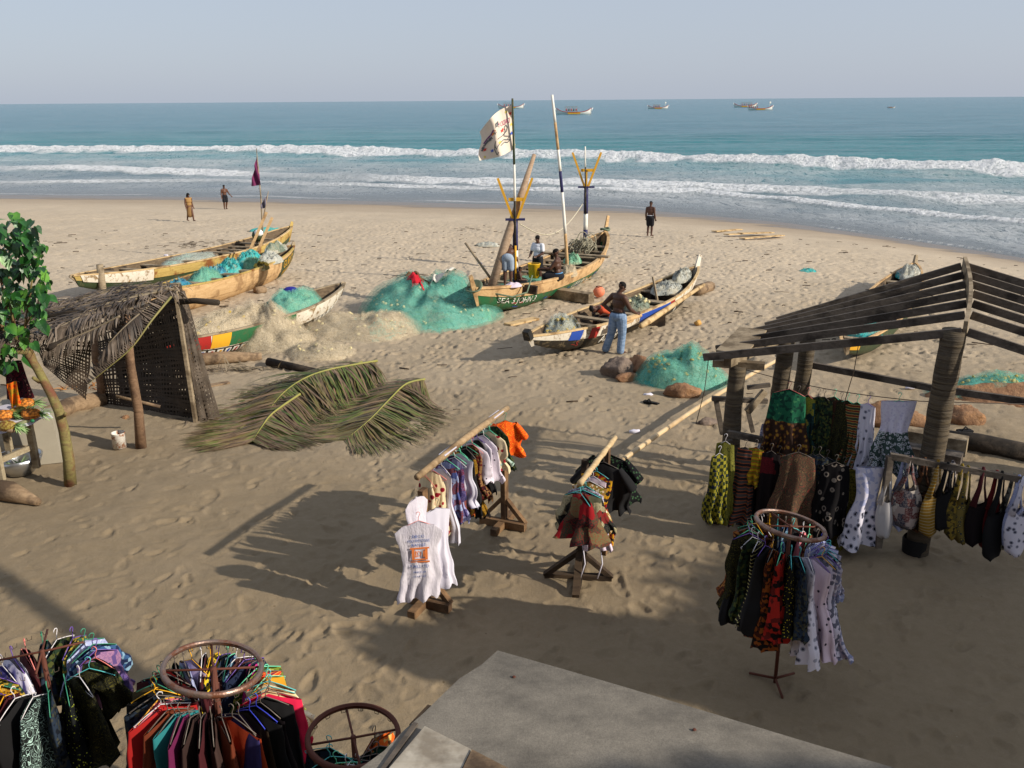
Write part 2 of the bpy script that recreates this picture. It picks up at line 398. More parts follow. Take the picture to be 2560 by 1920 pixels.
class Canoe:
    def __init__(s, name, label, P0, P1, beam, depth, rise0, rise1, sink=.08, keel=.6, p=2.4, group='canoes drawn up on the sand'):
        P0 = Vector(P0); P1 = Vector(P1); d = P1-P0; s.L = math.hypot(d.x, d.y); mid = (P0+P1)/2
        s.root = thing(name, label, 'canoe', (mid.x, mid.y, min(zg(mid.x, mid.y), mid.z)-sink), 0, group)
        s.root.rotation_euler = (0, -math.atan2(d.z, s.L), math.atan2(d.y, d.x))
        s.beam = beam; s.dep = depth; s.r0 = rise0; s.r1 = rise1; s.keel = keel; s.p = p
    def W(s, u): return s.beam/2*max(0, 1-abs(2*u-1)**s.p)**.75+.035
    def K(s, u): return s.keel*abs(2*u-1)**5
    def Sh(s, u): q = 2*u-1; return s.dep+(s.r0 if q < 0 else s.r1)*abs(q)**2.8
    def pt(s, u, v, off=0.0):
        a = abs(v); sg = 1 if v > 0 else -1; w = s.W(u); k = s.K(u); h = s.Sh(u)
        y = w*math.sin(a*math.pi/2)**.75 if a > 0 else 0; z = k+(h-k)*(1-math.cos(a*math.pi/2))**.95
        e = (2*u-1); ov = .55*z/max(h, .1)*e**5             # ends rake outward with height
        p = Vector(((u-.5)*s.L+ov, sg*y, z))
        if off: p += Vector((0, sg*math.sin(a*math.pi/2), -math.cos(a*math.pi/2)))*off
        return p
    def shell(s, name, mt, v0, v1, off=0, u0=0, u1=1, nu=40, nv=8, th=0, inward=False):
        m = M(); m.grid(lambda a, b: s.pt(u0+(u1-u0)*a, v0+(v1-v0)*b, off), nu, nv)
        return m.build(name, mt, s.root)
    def make(s, m_low, m_up, m_rail, m_in=None, split=.72, benches=(), m_bench=None, posts=True, rail=.045, pl=(.55,.75), m_post=None, bw=.27):
        m = M(); m.grid(lambda a, b: s.pt(a, -split+2*split*b), 44, 15); m.build('hull', m_low, s.root)
        for sg in (-1, 1):
            m = M(); m.grid(lambda a, b: s.pt(a, sg*(split-.01+(1-split+.01)*b), .022), 44, 5)
            m.grid(lambda a, b: s.pt(a, sg*(split-.01), .022*b), 44, 2)
            m.build('side_plank', m_up, s.root)
            m = M(); pts = [s.pt(i/30, sg, .01) for i in range(31)]
            for i in range(30): m.bar(pts[i], pts[i+1]+(pts[i+1]-pts[i])*.04, rail*1.6, rail)
            m.build('gunwale_rail', m_rail, s.root)
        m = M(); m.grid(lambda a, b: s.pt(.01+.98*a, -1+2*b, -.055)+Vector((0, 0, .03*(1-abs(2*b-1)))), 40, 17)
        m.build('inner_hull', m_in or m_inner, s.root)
        for u in benches:
            w = s.W(u)*1.0; z = s.Sh(u)-.10; x = (u-.5)*s.L; m = M()
            m.box((x, 0, z), (bw*random.uniform(.8, 1.2), 2*w, .045), jit=.008); m.build('bench', m_bench or m_grey, s.root)
        mp = m_post or m_up
        for e, q in ((0, pl[0]), (1, pl[1])):
            if q <= 0: continue
            m = M(); b = s.pt(e, 0); t_ = s.pt(e, 1); t_.y = 0; d = Vector(((-.5 if e == 0 else .5), 0, 1)).normalized()
            m.tube([b+Vector((0,0,-.03)), b.lerp(t_, .5), t_, t_+d*q*.5, t_+d*q], [.06, .09, .115, .10, .085], 4, rough=.03); m.sm = [False]*len(m.sm)
            m.v = [Vector((v.x, v.y*.8, v.z)) for v in m.v]; m.build('stem_post', mp, s.root)
        return s
    def patch(s, name, mt, u0, u1, a0, a1, side, off=.032, skew=0):
        m = M(); m.grid(lambda a, b: s.pt(u0+(u1-u0)*a+skew*b, side*(a0+(a1-a0)*b), off), max(3, int((u1-u0)*s.L/.12)+2), 5); return m.build(name, mt, s.root)
    def text(s, txt, mt, u, a_bot, height, side, off=.030, flip=False):
        vs, fs = text_polys(txt); k = height
        def mp(v):
            du = v.x*k*1.15/s.L*(1 if side < 0 else -1); uu = u+du
            # arc length up the section
            return s.pt(uu, side*min(.99, a_bot+v.y*k/(s.dep*1.25)), off)
        m = M(); m.add([mp(v) for v in vs], fs, 0, False); return m.build('painted_lettering', mt, s.root)
def wpt(c, u, v, z=None):                       # world point of a canoe station
    p = c.pt(u, v); 
    if z is not None: p.z = z
    return wm(c.root) @ p
def up(p, h): return Vector((p.x, p.y, p.z+h))

# two old canoes side by side on the left
cA = Canoe('beached_canoe', 'long weathered canoe with rust streaked yellowish planks and two flag sticks, at left', G(222,752), G(716,634), 1.7, .8, .2, .45, p=2.8)
cA.make(m_dgreen, m_yel, m_pale, benches=(.12,.2,.3,.42,.62,.68,.74,.8,.87), pl=(0,.2), m_post=m_yel)
cA.patch('painted_band', m_white, .01, .2, .66, .99, -1)
m = M(); a = wpt(cA, .0, 0, .75); m.bar(a, V(174,690,a.y-.2), .09, .08); o = m.build('boom', m_grey, cA.root, world=True)
m = M(); q = (wm(cA.root).inverted() @ up(G(300,742), 0)); m.tube([Vector((-cA.L/2+.3,-.35,-.1)), Vector((-cA.L/2+.3,-.35,1.25))], [.12,.11], 8, rough=.05); m.build('mooring_post', m_grey, cA.root)
cB = Canoe('beached_canoe', 'pale wooden canoe with worn lettering at its bow, loaded with teal and blue net bundles', G(392,800), G(722,682), 1.45, .88, .15, .2, p=2.6)
cB.make(m_raw, m_raw, m_yel, benches=(.08,.25,.36,.47,.56), pl=(.1,.12), m_post=m_grey, split=.6)
cB.patch('painted_bow', m_dgreen, .80, .985, .3, .92, -1)
cB.text('GUEST', m_yelp, .815, .68, .34, -1, off=.045)
for i in range(7): cB.patch('painted_fang', m_yelp, .82+i*.022, .828+i*.022, .46, .60, -1, .045, .006)
# canoe under the tan nets
cC = Canoe('beached_canoe', 'canoe with red yellow and green painted side planks, half buried under tan fishing nets', G(398,925), G(836,783), 1.5, .72, .12, .2, p=2.6)
cC.make(m_black, m_white, m_grey, benches=(.2,.35,.5,.65), pl=(.12,.04), m_post=m_grey, split=.62)
cC.patch('green_band', m_green, .24, .60, .64, .97, -1)
cC.patch('yellow_band', m_yelp, .17, .245, .64, .97, -1, .034, .008)
cC.patch('red_band', m_red, .03, .172, .64, .97, -1, .033)
for i in range(11):
    u = .06+i*.036
    cC.patch('painted_panel', m_wlet, u, u+.026, .40, .56, -1, .012)
    cC.patch('painted_lozenge', (m_red, m_yelp, m_blue)[i % 3], u+.006, u+.016, .42, .54, -1, .02, .005)
for i in range(6): cC.patch('painted_fang', m_wlet, .76+i*.035, .785+i*.035, .36, .58, -1, .014, -.012)
# big canoe with masts
cD = Canoe('beached_canoe', 'large raw wood canoe with green painted bottom, masts and a flag, three people in it', G(1205,800), G(1500,668), 2.05, .84, .28, .6, p=2.5, keel=.6)
cD.make(m_green, m_raw, m_raw, benches=(.05,.13,.22,.45,.52,.6,.68,.76,.84,.9), pl=(.42,.7), m_post=m_raw, split=.72, rail=.07, bw=.26)
cD.text('SEA 3 JOHN 3', m_wlet, .05, .50, .27, -1, off=.016)
cD.text('LUE IN RUI', m_wlet, .48, .50, .25, -1, off=.016)
for i in range(34):
    u = .06+random.random()*.86; a = .26+random.random()*.30
    cD.patch('painted_fish', random.choice((m_red, m_blue, m_yelp, m_blue)), u, u+.012+.01*random.random(), a, a+.04+.03*random.random(), -1, .012, random.uniform(-.01,.01))
for i in range(8): cD.patch('painted_leaf', random.choice((m_blue, m_yelp, m_wlet)), .62+i*.04, .64+i*.04, .46, .56, -1, .016, random.uniform(-.01,.01))
# canoe with the standing man
cE = Canoe('beached_canoe', 'white and black canoe with blue and red stripes, a man in jeans beside it', G(1352,904), G(1722,750), 1.5, .7, .14, .42, p=2.5)
cE.make(m_black, m_white, m_pale, benches=(.1,.22,.31,.43,.56,.64,.76), pl=(.12,.4), m_post=m_white, split=.72)
m = M(); t_ = cE.pt(0,1); t_.y = 0; m.box(t_+Vector((-.07,0,.04)), (.16,.2,.26), Matrix.Rotation(-.5,3,'Y'), taper=.85); m.build('stem_cap', m_black, cE.root)
cE.patch('blue_stripe', m_blue, .085, .125, .70, .985, -1, .034, .012); cE.patch('red_stripe', m_red, .155, .19, .70, .985, -1, .034, .012)
cE.patch('blue_panel', m_blue, .42, .64, .73, .96, -1, .034); cE.patch('red_band', m_red, .64, .68, .73, .96, -1, .034)
cE.text('ANIM', m_wlet, .22, .46, .30, -1, off=.016); cE.text('PAT II', m_wlet, .45, .48, .27, -1, off=.016)
cE.text('\u2605', m_wlet, .70, .50, .24, -1, off=.016)
cE.text('~S', m_red, .10, .46, .22, -1, off=.016)
# green canoe seen through the pavilion
cF = Canoe('beached_canoe', 'mossy green canoe seen through the slatted roof, white sacks at its far end', G(2118,926), G(2275,722), 1.35, .72, .1, .22, p=2.6)
cF.make(m_dgreen, m_dgreen, m_raw, benches=(.06,.2,.35,.5,.65,.8), pl=(.08,.3), m_post=m_grey)
cF.patch('yellow_board', m_yelp, .0, .03, .6, .95, -1, .03)

# masts, crutches and spars of the big canoe
def stripes(m, a, b, r0, r1, cols, n=8, bend=0):
    a = Vector(a); b = Vector(b); N = len(cols)
    for i, (f0, f1, mi) in enumerate(cols):
        pts = [a.lerp(b, f0+(f1-f0)*k/3)+Vector((bend*math.sin(math.pi*(f0+(f1-f0)*k/3)), 0, 0)) for k in range(4)]
        m.tube(pts, [r0+(r1-r0)*(f0+(f1-f0)*k/3) for k in range(4)], n, mi)
mm = [m_navy, m_wlet, m_yelp, m_dgreen, m_raw, m_black]
def crutch(px_foot, Yd, h1, label, flag=False):
    f = V(*px_foot, Yd); z0 = f.z; t_ = thing('mast_crutch', label, 'mast', f, 0, 'forked masts of the big canoe')
    m = M(); stripes(m, (0,0,0), (0,0,h1), .085, .08, [(0,.27,0),(.27,.55,1),(.55,1,0)], 8); m.build('post', mm, t_)
    m = M(); m.box((0,0,h1+.02), (.6,.14,.06)); m.build('cross_plate', m_navy, t_)
    for sg in (-1,1):
        m = M(); m.bar((sg*.06,0,h1+.02), (sg*.52,0,h1+1.25), .07, .09, (0,1,0)); m.build('fork_arm', m_yelp, t_)
    m = M(); m.bar((-.2,0,h1+.62), (.25,0,h1+.62), .07, .1); m.bar((0,0,h1), (0,0,h1+.62), .07, .07, (0,1,0)); m.build('brace', m_yelp, t_)
    return t_
yD = (wpt(cD, .07, 0)).y
crD = crutch((1289,716), yD+1.0, 2.05, 'forked mast with yellow arms at the near end of the big canoe')
crF = crutch((1463,612), wpt(cD, .90, 0).y, 2.1, 'forked mast with yellow arms at the far end of the big canoe')
crF.scale = (1.05,1.05,1.05)
def pole(name, label, a, b, r0, r1, cols, bend=0, cat='pole'):
    m = M(); stripes(m, a, b, r0, r1, cols, 7, bend); o = m.build(name, mm, None, world=True, loc=Vector(a)); return tag(o, label, cat)
Yf = yD+.95
fp0 = V(1289,700,Yf); fp1 = V(1281,246,Yf)
pole('flag_pole', 'dark green and white striped pole flying the big painted flag', fp0, fp1, .045, .03, [(0,.2,2),(.2,.45,5),(.45,.65,1),(.65,1,3)], .02)
Yp = wpt(cD, .52, 0).y
pole('striped_pole', 'tall leaning pole in white, blue and brown bands at the middle of the big canoe', V(1419,676,Yp), V(1380,237,Yp), .06, .045, [(0,.22,4),(.22,.46,1),(.46,.58,0),(.58,.7,1),(.7,.85,4),(.85,1,1)], .05)
pole('thin_pole', 'thin dark pole lashed to the far forked mast', V(1464,535,wpt(cD,.90,0).y-.1), V(1463,366,wpt(cD,.90,0).y-.1), .035, .025, [(0,.7,5),(.7,1,1)])
m = M(); a = V(1226,725,yD+.5); b = V(1336,386,yD+1.6); m.tube([a, a.lerp(b,.35), a.lerp(b,.7), b], [.13,.14,.11,.06], 10, rough=.02)
tag(m.build('wooden_spar', wood('spar_wood', (176,152,128), (142,118,96)), None, world=True, loc=a), 'thick smooth tapering spar leaning over the near end of the big canoe', 'spar')
m = M(); a = V(1238,712,yD+.8); b = V(1163,607,yD+1.3); m.tube([a, b], [.04,.035], 6)
tag(m.build('paddle_pole', m_grey, None, world=True, loc=a), 'thin pole sticking out to the left of the big canoe', 'pole')
# flag, waving, painted
def flag():
    Yw = Yf; A = V(1283,262,Yw); B = V(1288,372,Yw); C = V(1200,402,Yw-.3); D = V(1199,330,Yw-.15)
    corners = (A, B, C, D)
    def fn(u, v):                                # u away from pole, v down
        top = A.lerp(D, u); bot = B.lerp(C, u); p = top.lerp(bot, v)
        up_ = .16*math.sin(u*math.pi)*(1-v); p.z += up_-.15*math.sin(u*3.1)*v*.4
        p.y += .16*math.sin(u*7+v*2)+.05*math.sin(u*17+v*4); p.x += .05*math.sin(v*6)*u
        return p
    t_ = thing('painted_flag', 'off-white flag with red, yellow and blue stars and grey animal drawings', 'flag', A)
    m = M(); m.grid(fn, 22, 16); m.build('cloth', plain('flag_cloth', (222,206,188), rough=.9, var=.12), t_, world=True)
    def on(px, py):                              # flag-local layout 0..1
        return fn(px, py)+Vector((0,-.012,0))
    def star(cx, cy, r, mt, name='star'):
        m = M(); vs = [on(cx, cy)]
        for i in range(10):
            a = math.pi*i/5-math.pi/2; q = r if i % 2 == 0 else r*.45; vs.append(on(cx-math.cos(a)*q, cy+math.sin(a)*q*.85))
        m.add(vs, [(0, 1+i, 1+(i+1) % 10) for i in range(10)], 0, False); m.build(name, mt, t_, world=True)
    rd = plain('flag_red', (200,70,60), rough=.9); ye = plain('flag_yellow', (224,206,90), rough=.9); bl = plain('flag_blue', (70,100,190), rough=.9); gy = plain('flag_ink', (96,98,100), rough=.9)
    for cx, cy, r, c in ((.1,.17,.06,rd),(.22,.1,.05,ye),(.35,.46,.07,rd),(.08,.62,.06,bl),(.08,.42,.05,ye),(.4,.7,.05,ye),(.82,.72,.07,rd),(.62,.82,.06,bl),(.84,.92,.05,ye),(.03,.92,.05,ye)):
        star(cx, cy, r, c)
    vs, fs = text_polys('DADDY'); w = max(v.x for v in vs)
    m = M(); m.add([on(.12+.36*v.x/w, .36-.16*v.y) for v in vs], fs, 0, False); m.build('painted_letters', plain('flag_letters', (176,60,110), rough=.9), t_, world=True)
    def line(pts, wd, mt, nm):
        m = M(); P = [Vector(p) for p in pts]
        for i in range(len(P)-1):
            d = (P[i+1]-P[i]); nrm = Vector((-d.y, d.x)).normalized()*wd
            a, b = P[i], P[i+1]; m.add([on(*(a+nrm)), on(*(b+nrm)), on(*(b-nrm)), on(*(a-nrm))], [(0,1,2,3)], 0, False)
        m.build(nm, mt, t_, world=True)
    horse = [(.52,.62),(.55,.72),(.5,.82),(.45,.76),(.4,.72),(.3,.68),(.2,.72),(.14,.66),(.2,.64),(.3,.6),(.26,.5),(.3,.42),(.24,.38),(.2,.44),(.22,.52),(.34,.58),(.46,.6),(.54,.68),(.56,.8),(.5,.95),(.44,.9)]
    line([Vector((x, y)) for x, y in horse], .010, gy, 'painted_animal')
    line([Vector((x, y)) for x, y in ((.2,.72),(.12,.74),(.2,.78),(.28,.74),(.38,.78))], .010, gy, 'painted_animal')
    line([Vector((x, y)) for x, y in ((.52,.2),(.5,.3),(.56,.42),(.66,.5),(.76,.5),(.84,.56),(.9,.66),(.86,.72))], .045, gy, 'painted_animal')
    line([Vector((x, y)) for x, y in ((.62,.32),(.7,.4),(.8,.42),(.9,.5))], .03, plain('flag_purple', (110,60,110), rough=.9), 'painted_animal')
    line([Vector((x, y)) for x, y in ((.56,.36),(.62,.42),(.66,.4))], .03, plain('flag_orange', (220,130,60), rough=.9), 'painted_animal')
flag()
m = M(); a = V(1300,560,yD+1.0); b = V(1458,508,wpt(cD,.90,0).y)
m.tube([a.lerp(b, i/14)+Vector((0,0,-1.3*math.sin(math.pi*i/14)*.55)) for i in range(15)], .018, 4)
tag(m.build('slack_rope', plain('rope', (200,190,165)), None, world=True, loc=a), 'pale slack rope strung between the two forked masts', 'rope')
m = M(); a = wpt(cD, .72, 1, cD.Sh(.72)+.09); b = wpt(cD, .72, -1, cD.Sh(.72)+.09); d = b-a; m.bar(a-d*.25, b+d*.2, .26, .06); tag(m.build('cross_plank', m_grey, None, world=True, loc=a), 'wide plank laid across the big canoe near its far end', 'plank')
m = M()                                                     # rope coils on the near stem
for k in range(7):
    c0 = cD.pt(0, 1); c0.y = 0
    m.tube([c0+Vector((.02*k-.05+.14*math.cos(t_), .2*math.sin(t_)*1.1, .02+.03*k-.3*(.5-.5*math.cos(t_))*(.3+k*.12))) for t_ in [i*2*math.pi/18 for i in range(18)]], .022, 5, closed=True)
m.tube([Vector((-cD.L/2+.1,-.2,.9)), Vector((-cD.L/2+.5,-.75,.75)), Vector((-cD.L/2+1.1,-.98,.8)), Vector((-cD.L/2+1.5,-.98,1.25))], .025, 5)
o = m.build('rope_coil', plain('green_rope', (104,118,98), rough=.9), None); o.matrix_world = wm(cD.root); tag(o, 'grey-green rope coiled round the near stem of the big canoe', 'rope')
m = M(); rr = random.Random(3); c0 = Vector(((.82-.5)*cD.L, .1, cD.Sh(.82)))
for k in range(46):
    cx, cy, cz = rr.uniform(-.6,.6), rr.uniform(-.4,.4), rr.uniform(-.1,.4); r_ = rr.uniform(.14,.3); ax = Euler((rr.uniform(0,3), rr.uniform(0,3), 0)).to_matrix()
    m.tube([c0+Vector((cx, cy, cz))+ax @ Vector((r_*math.cos(t_), r_*math.sin(t_)*.7, 0)) for t_ in [i*2*math.pi/12 for i in range(12)]], .02, 4, closed=True)
o = m.build('rope_heap', plain('grey_rope', (150,144,124), rough=.9), None); o.matrix_world = wm(cD.root); tag(o, 'tangled heap of grey rope at the far end of the big canoe', 'rope')
m = M(); m.tube([wpt(cD, 1, .0, 0)+Vector((0.1,0,1.6))+Vector((.17*math.cos(t_), .17*math.sin(t_), .03*math.sin(2*t_))) for t_ in [i*2*math.pi/16 for i in range(16)]], .045, 6, closed=True)
tag(m.build('rope_ring', plain('green_rope', (104,118,98)), None, world=True, loc=wpt(cD,1,0)), 'ring of rope hung on the far stem of the big canoe', 'rope')
# things by the big canoe
m = M(); a = G(1370,742); b = G(1478,757); m.box((a+b)/2+Vector((0,0,.16)), ((b-a).length, .34, .34), Matrix.Rotation(math.atan2((b-a).y,(b-a).x),3,'Z'), jit=.02)
tag(m.build('timber_block', m_grey, None, world=True, loc=(a+b)/2), 'square timber propping the right side of the big canoe', 'timber')
m = M(); p = wpt(cD, .14, -1, .75)
m.bar(p+Vector((-.1,.05,.1)), p+Vector((.42,-.12,.05)), .14, .26); tag(m.build('hull_bracket', m_darkw, None, world=True, loc=p), 'dark wooden bracket roped against the near right side of the big canoe', 'bracket')
def drift(name, label, cat, pts, rad, mt, n=9, h=None, rough=.06, flat=1.0, group=None):
    P = [G(x, y) for x, y in pts]; rad = rad if hasattr(rad, '__len__') else [rad]*len(P)
    P = [p+Vector((0,0,r*.75 if h is None else h)) for p, r in zip(P, rad)]
    m = M(); m.tube(P, rad, n, rough=rough, flat=flat); return tag(m.build(name, mt, None, world=True, loc=P[0]), label, cat, group)
m_log = wood('log_bark', (158,134,106), (118,96,74), (86,70,56), bump=.9)
m_dlog = wood('dark_log', (72,62,52), (46,40,34), (36,31,27), bump=.9)
drift('roller_log', 'short thick log lying beside the far end of the striped canoe', 'log', [(1738,738),(1775,726)], .19, m_log)
drift('driftwood_log', 'long brown log under the coloured canoe, beside tan nets', 'log', [(462,915),(560,905),(655,898)], [.16,.15,.1], m_log, rough=.12)
drift('driftwood_log', 'dark thin log between the tan nets and the palm fronds', 'log', [(672,912),(735,925),(800,938)], [.1,.1,.08], m_dlog, rough=.1)
drift('driftwood_log', 'grey driftwood log at the left edge below the fruit table', 'log', [(-60,1232),(30,1246),(98,1262)], [.16,.16,.06], m_log, rough=.1)
drift('palm_log', 'ringed palm log lying along the ground inside the thatched shelter', 'log', [(120,1058),(180,1030),(262,1012)], [.19,.18,.18], m_log, n=12)
drift('beam_log', 'dark long log lying behind the tall palm post at right', 'log', [(2290,1110),(2440,1125),(2600,1160)], [.18,.18,.18], m_dlog, n=12)
drift('roller_log', 'small log end under the far side of the pale net-laden canoe', 'log', [(640,735),(662,731)], .14, m_log)
drift('roller_log', 'short log at the foot of the hanging dresses, left end', 'log', [(1765,1300),(1800,1305)], .13, m_dlog)
for i, (a, b, lb) in enumerate((((1785,578),(1850,573),'longest plank of the loose pile near the water'), ((1855,596),(1955,588),'wide plank crossing the loose pile near the water'), ((1815,586),(1900,582),'middle plank of the loose pile near the water'), ((1850,583),(1930,581),'farthest plank of the loose pile near the water'))):
    A = G(*a, .06+.04*i); B = G(*b, .06+.04*i); m = M(); m.bar(A, B, .35, .05); tag(m.build('loose_plank', m_pale, None, world=True, loc=A), lb, 'plank', 'loose planks near the water')
A = G(1268,812,.05); B = G(1340,796,.05); m = M(); m.bar(A, B, .28, .06); tag(m.build('loose_plank', m_pale, None, world=True, loc=A), 'board on the sand between the two middle canoes', 'plank')
A = G(495,970,.03); B = G(572,955,.03); m = M(); m.bar(A, B, .16, .03); tag(m.build('palm_husk', m_log, None, world=True, loc=A), 'dry brown palm husk on the sand right of the shelter', 'husk')
m = M(); c = G(1497,742); m.ball(c+Vector((0,0,.17)), (.2,.2,.19), 14); o = m.build('buoy', plain('buoy_orange', (226,130,96), rough=.6), None, world=True, loc=c); tag(o, 'round faded orange buoy on the sand between the canoes', 'buoy')
m = M(); m.tube([c+Vector((.1*math.cos(k), .1*math.sin(k), .35)) for k in (0,1.5,3,4.5)], .015, 4, closed=True); ch = m.build('rope_loop', m_darkw, o); ch.data.transform(Matrix.Translation(-c))
c = G(1738,815); m = M(); m.lathe([(.0,.0),(.075,0),(.08,.16),(.07,.16),(.065,.02),(0,.02)], 12); m.lathe([(.082,.06),(.086,.075),(.082,.09)], 12)
o = m.build('tin_can', plain('can_yellow', (196,150,80)), None, loc=c+Vector((0,0,.05))); o.rotation_euler = (0, 1.2, .3); tag(o, 'small yellow tin lying on the sand right of the striped canoe', 'tin')
# oars lashed along the striped canoe
m = M(); a = wpt(cE, .40, -1, .62); b = wpt(cE, 1.0, -1.0, 1.0)
a += Vector((.28,-.15,-.1)); b = V(1760,712,b.y-.6); m.tube([a-(b-a)*.1, a, b], [.07,.09,.05], 8); tag(m.build('long_pole', m_pale, None, world=True, loc=a), 'long pale pole lashed along the right side of the striped canoe', 'pole')
m = M(); a = wpt(cE, .22, -.9)+Vector((.15,-.15,0)); b = wpt(cE, .33, -.9)+Vector((.15,-.2,.1)); m.tube([a, b], [.06,.07], 8); m.tube([a+Vector((.2,.1,.12)), b+Vector((.25,.1,.1))], [.06,.05], 8)
tag(m.build('short_pole_pair', m_raw, None, world=True, loc=a), 'pair of short poles tied to the side of the striped canoe by its lettering', 'poles')
m = M(); a = wpt(cE,.66,-.2,.5); m.bar(a, V(1632,692,a.y+.1), .07, .05); tag(m.build('wood_stick', m_grey, None, world=True, loc=a), 'stick standing up out of the striped canoe', 'stick')
m = M(); a = G(1642,812); m.box(a+Vector((0,0,.15)), (.4,.3,.4), jit=.02); tag(m.build('timber_block', m_darkw, None, world=True, loc=a), 'dark block wedged under the striped canoe', 'timber')

# flag sticks of the far left canoe
def stick_flag(label, base, tip, fl, col, grp=None):
    t_ = thing('flag_stick', label, 'flag', base)
    m = M(); m.tube([base, base.lerp(tip,.5)+Vector((.04,0,0)), tip], [.035,.03,.015], 5); m.build('stick', m_grey, t_, world=True)
    m = M(); P = [Vector(p) for p in fl]
    m.grid(lambda u, v: P[0].lerp(P[1], v).lerp(P[2].lerp(P[3], v), u)+Vector((0, .08*math.sin(u*9+v*5), 0)), 9, 9); m.build('cloth', col, t_, world=True)
ya = wpt(cA,.8,0).y
stick_flag('stick with a long limp purple flag standing in the far left canoe', V(658,612,ya), V(641,371,ya), (V(641,390,ya), V(653,462,ya), V(634,430,ya), V(627,466,ya)), plain('purple_cloth', (112,44,84), rough=.9))
stick_flag('stick with a grey net float flag, crossing the purple flag stick', V(638,625,ya-.3), V(671,478,ya-.3), (V(670,484,ya-.3), V(664,520,ya-.3), V(654,508,ya-.3), V(651,522,ya-.3)), plain('grey_cloth', (110,104,116), rough=.9))
m = M(); p = V(646,589,ya-.35); m.ball(p, (.28,.24,.26), 10); m.ball(p+Vector((.05,-.1,.12)), (.2,.18,.16), 8, 1); tag(m.build('float_bundle', [m_dgreen, plain('foam_white', (225,225,220))], None, world=True, loc=p), 'round dark and white net float tied on the flag sticks', 'float')
for i in range(2):
    m = M(); p = wpt(cB,.9,1,1.0+.2*i); m.bar(p+Vector((-.6-.2*i,.1,-.3)), p+Vector((.1-.2*i,.6,1.2)), .1, .04, (0,1,0)); tag(m.build('leaning_board', m_raw, None, world=True, loc=p), 'board leaning between the two left canoes'+(', nearer' if i else ', farther'), 'board')

# boats out at sea
def sea_boat(px0, px1, py, label, awn=(.25,.6), flagp=None, wh=paint('boat_white', (236,232,224), (190,180,160), wear=.7, dirt=.1)):
    c = atz((px0+px1)/2, py, SEA); w = (atz(px1, py, SEA)-atz(px0, py, SEA)).length; k = w/14
    t_ = thing('fishing_boat', label, 'boat', c+Vector((0,0,.05)), 0, 'fishing boats out at sea')
    def sec(u, v):
        q = 2*u-1; W_ = 1.1*k*(1-abs(q)**2.4)**.8+.06; h = (1.5+1.5*abs(q)**3)*k*.75; a = abs(v)
        return Vector((q*7*k, (1 if v > 0 else -1)*W_*math.sin(a*1.57)**.7, -.35*k+h*a+.5*k*abs(q)**5))
    m = M(); m.grid(lambda a, b: sec(a, -1+2*b), 26, 11); m.build('hull', wh, t_)
    m = M(); m.grid(lambda a, b: sec(a, -.98+1.96*b)+Vector((0,0,.12)), 26, 7); m.build('inner_hull', m_inner, t_)
    for sg in (-1,1):
        m = M(); m.tube([sec(i/20, sg) for i in range(21)], .12*k, 5); m.build('gunwale_rail', m_red, t_)
        m = M(); m.tube([Vector((sg*7*k,0,1.1*k)), Vector((sg*7.6*k,0,2.5*k))], .15*k, 5); m.build('stem_post', wh, t_)
    m = M(); a = (awn[0]-.5)*14*k; b = (awn[1]-.5)*14*k
    m.bar((a,0,2.9*k), (b,0,2.9*k), .25*k, .12*k)
    for i in range(6):
        x = a+(b-a)*i/5; m.tube([Vector((x,.2*k,.6*k)), Vector((x,.2*k,2.9*k))], .07*k, 4)
    m.build('canopy_frame', m_grey, t_)
    for i in range(5):                                    # crew and bundles, a few pixels each
        x = a+(b-a)*(i+.5)/5; m = M(); m.ball((x,-.3*k,1.7*k), (.25*k,.25*k,.6*k), 6); m.build('bundle', m_darkw if i % 2 else m_red, t_)
    m = M(); m.box((0,-1.12*k,.45*k), (5*k,.05,.5*k)); m.build('hull_panel', m_yelp, t_)
    if flagp: 
        m = M(); m.tube([Vector((flagp*7*k,0,.8*k)), Vector((flagp*7*k,0,4.6*k))], .08*k, 4); m.add([(flagp*7*k,0,4.6*k),(flagp*7*k+.8*k,.1,4.5*k),(flagp*7*k+.8*k,0,3.6*k),(flagp*7*k,0,3.6*k)], [(0,1,2,3)]); m.build('mast', m_wlet, t_)
sea_boat(1394,1475,286, 'largest fishing boat out at sea, just right of the striped pole')
sea_boat(1253,1302,271, 'fishing boat at sea partly behind the flag pole', awn=(.2,.6))
sea_boat(1623,1667,272, 'lone fishing boat at sea with a small mast flag, left of the pair', flagp=.7)
sea_boat(1838,1888,268, 'farther boat of the overlapping pair at sea', awn=(.3,.8))
sea_boat(1871,1930,275, 'nearer boat of the overlapping pair at sea', awn=(.0,.4), flagp=.75)
sea_boat(2218,2237,270, 'smallest and rightmost boat near the horizon')
# ------------------------------------------------------------ nets
def f_net(n, c1, c2, c3, den=.5, sand=.6):
    co = n.coord((1,1,1)); a = n.noise(co, 3.0, 6, .7, 1.2); b = n.noise(n.coord((2,2,9)), 5, 6, .7, .8); g = n.noise(co, 70, 3, .7)
    c = n.ramp(a, [(.32, c2), (.5, c1), (.68, c3)]); c = n.mix(n.rng(b, .35, .7, 0, .45), c, (c2[0]*.72, c2[1]*.72, c2[2]*.72, 1)); c = n.mix(n.rng(g, .4, .7, 0, .22), c, (c1[0]*1.3, c1[1]*1.3, c1[2]*1.3, 1))
    c = n.mix(n.rng(n.noise(n.coord(), 1.9, 6, .75, .8), .46, .64, 0, sand), c, lin((186,172,142)))
    n.out(c, .9, .1); n.bump(n.math('ADD', b, n.math('MULTIPLY', g, .5)), .9, .05)
def net_mat(key, a, b, c): return mat(key, lambda n: f_net(n, lin(a), lin(b), lin(c)))
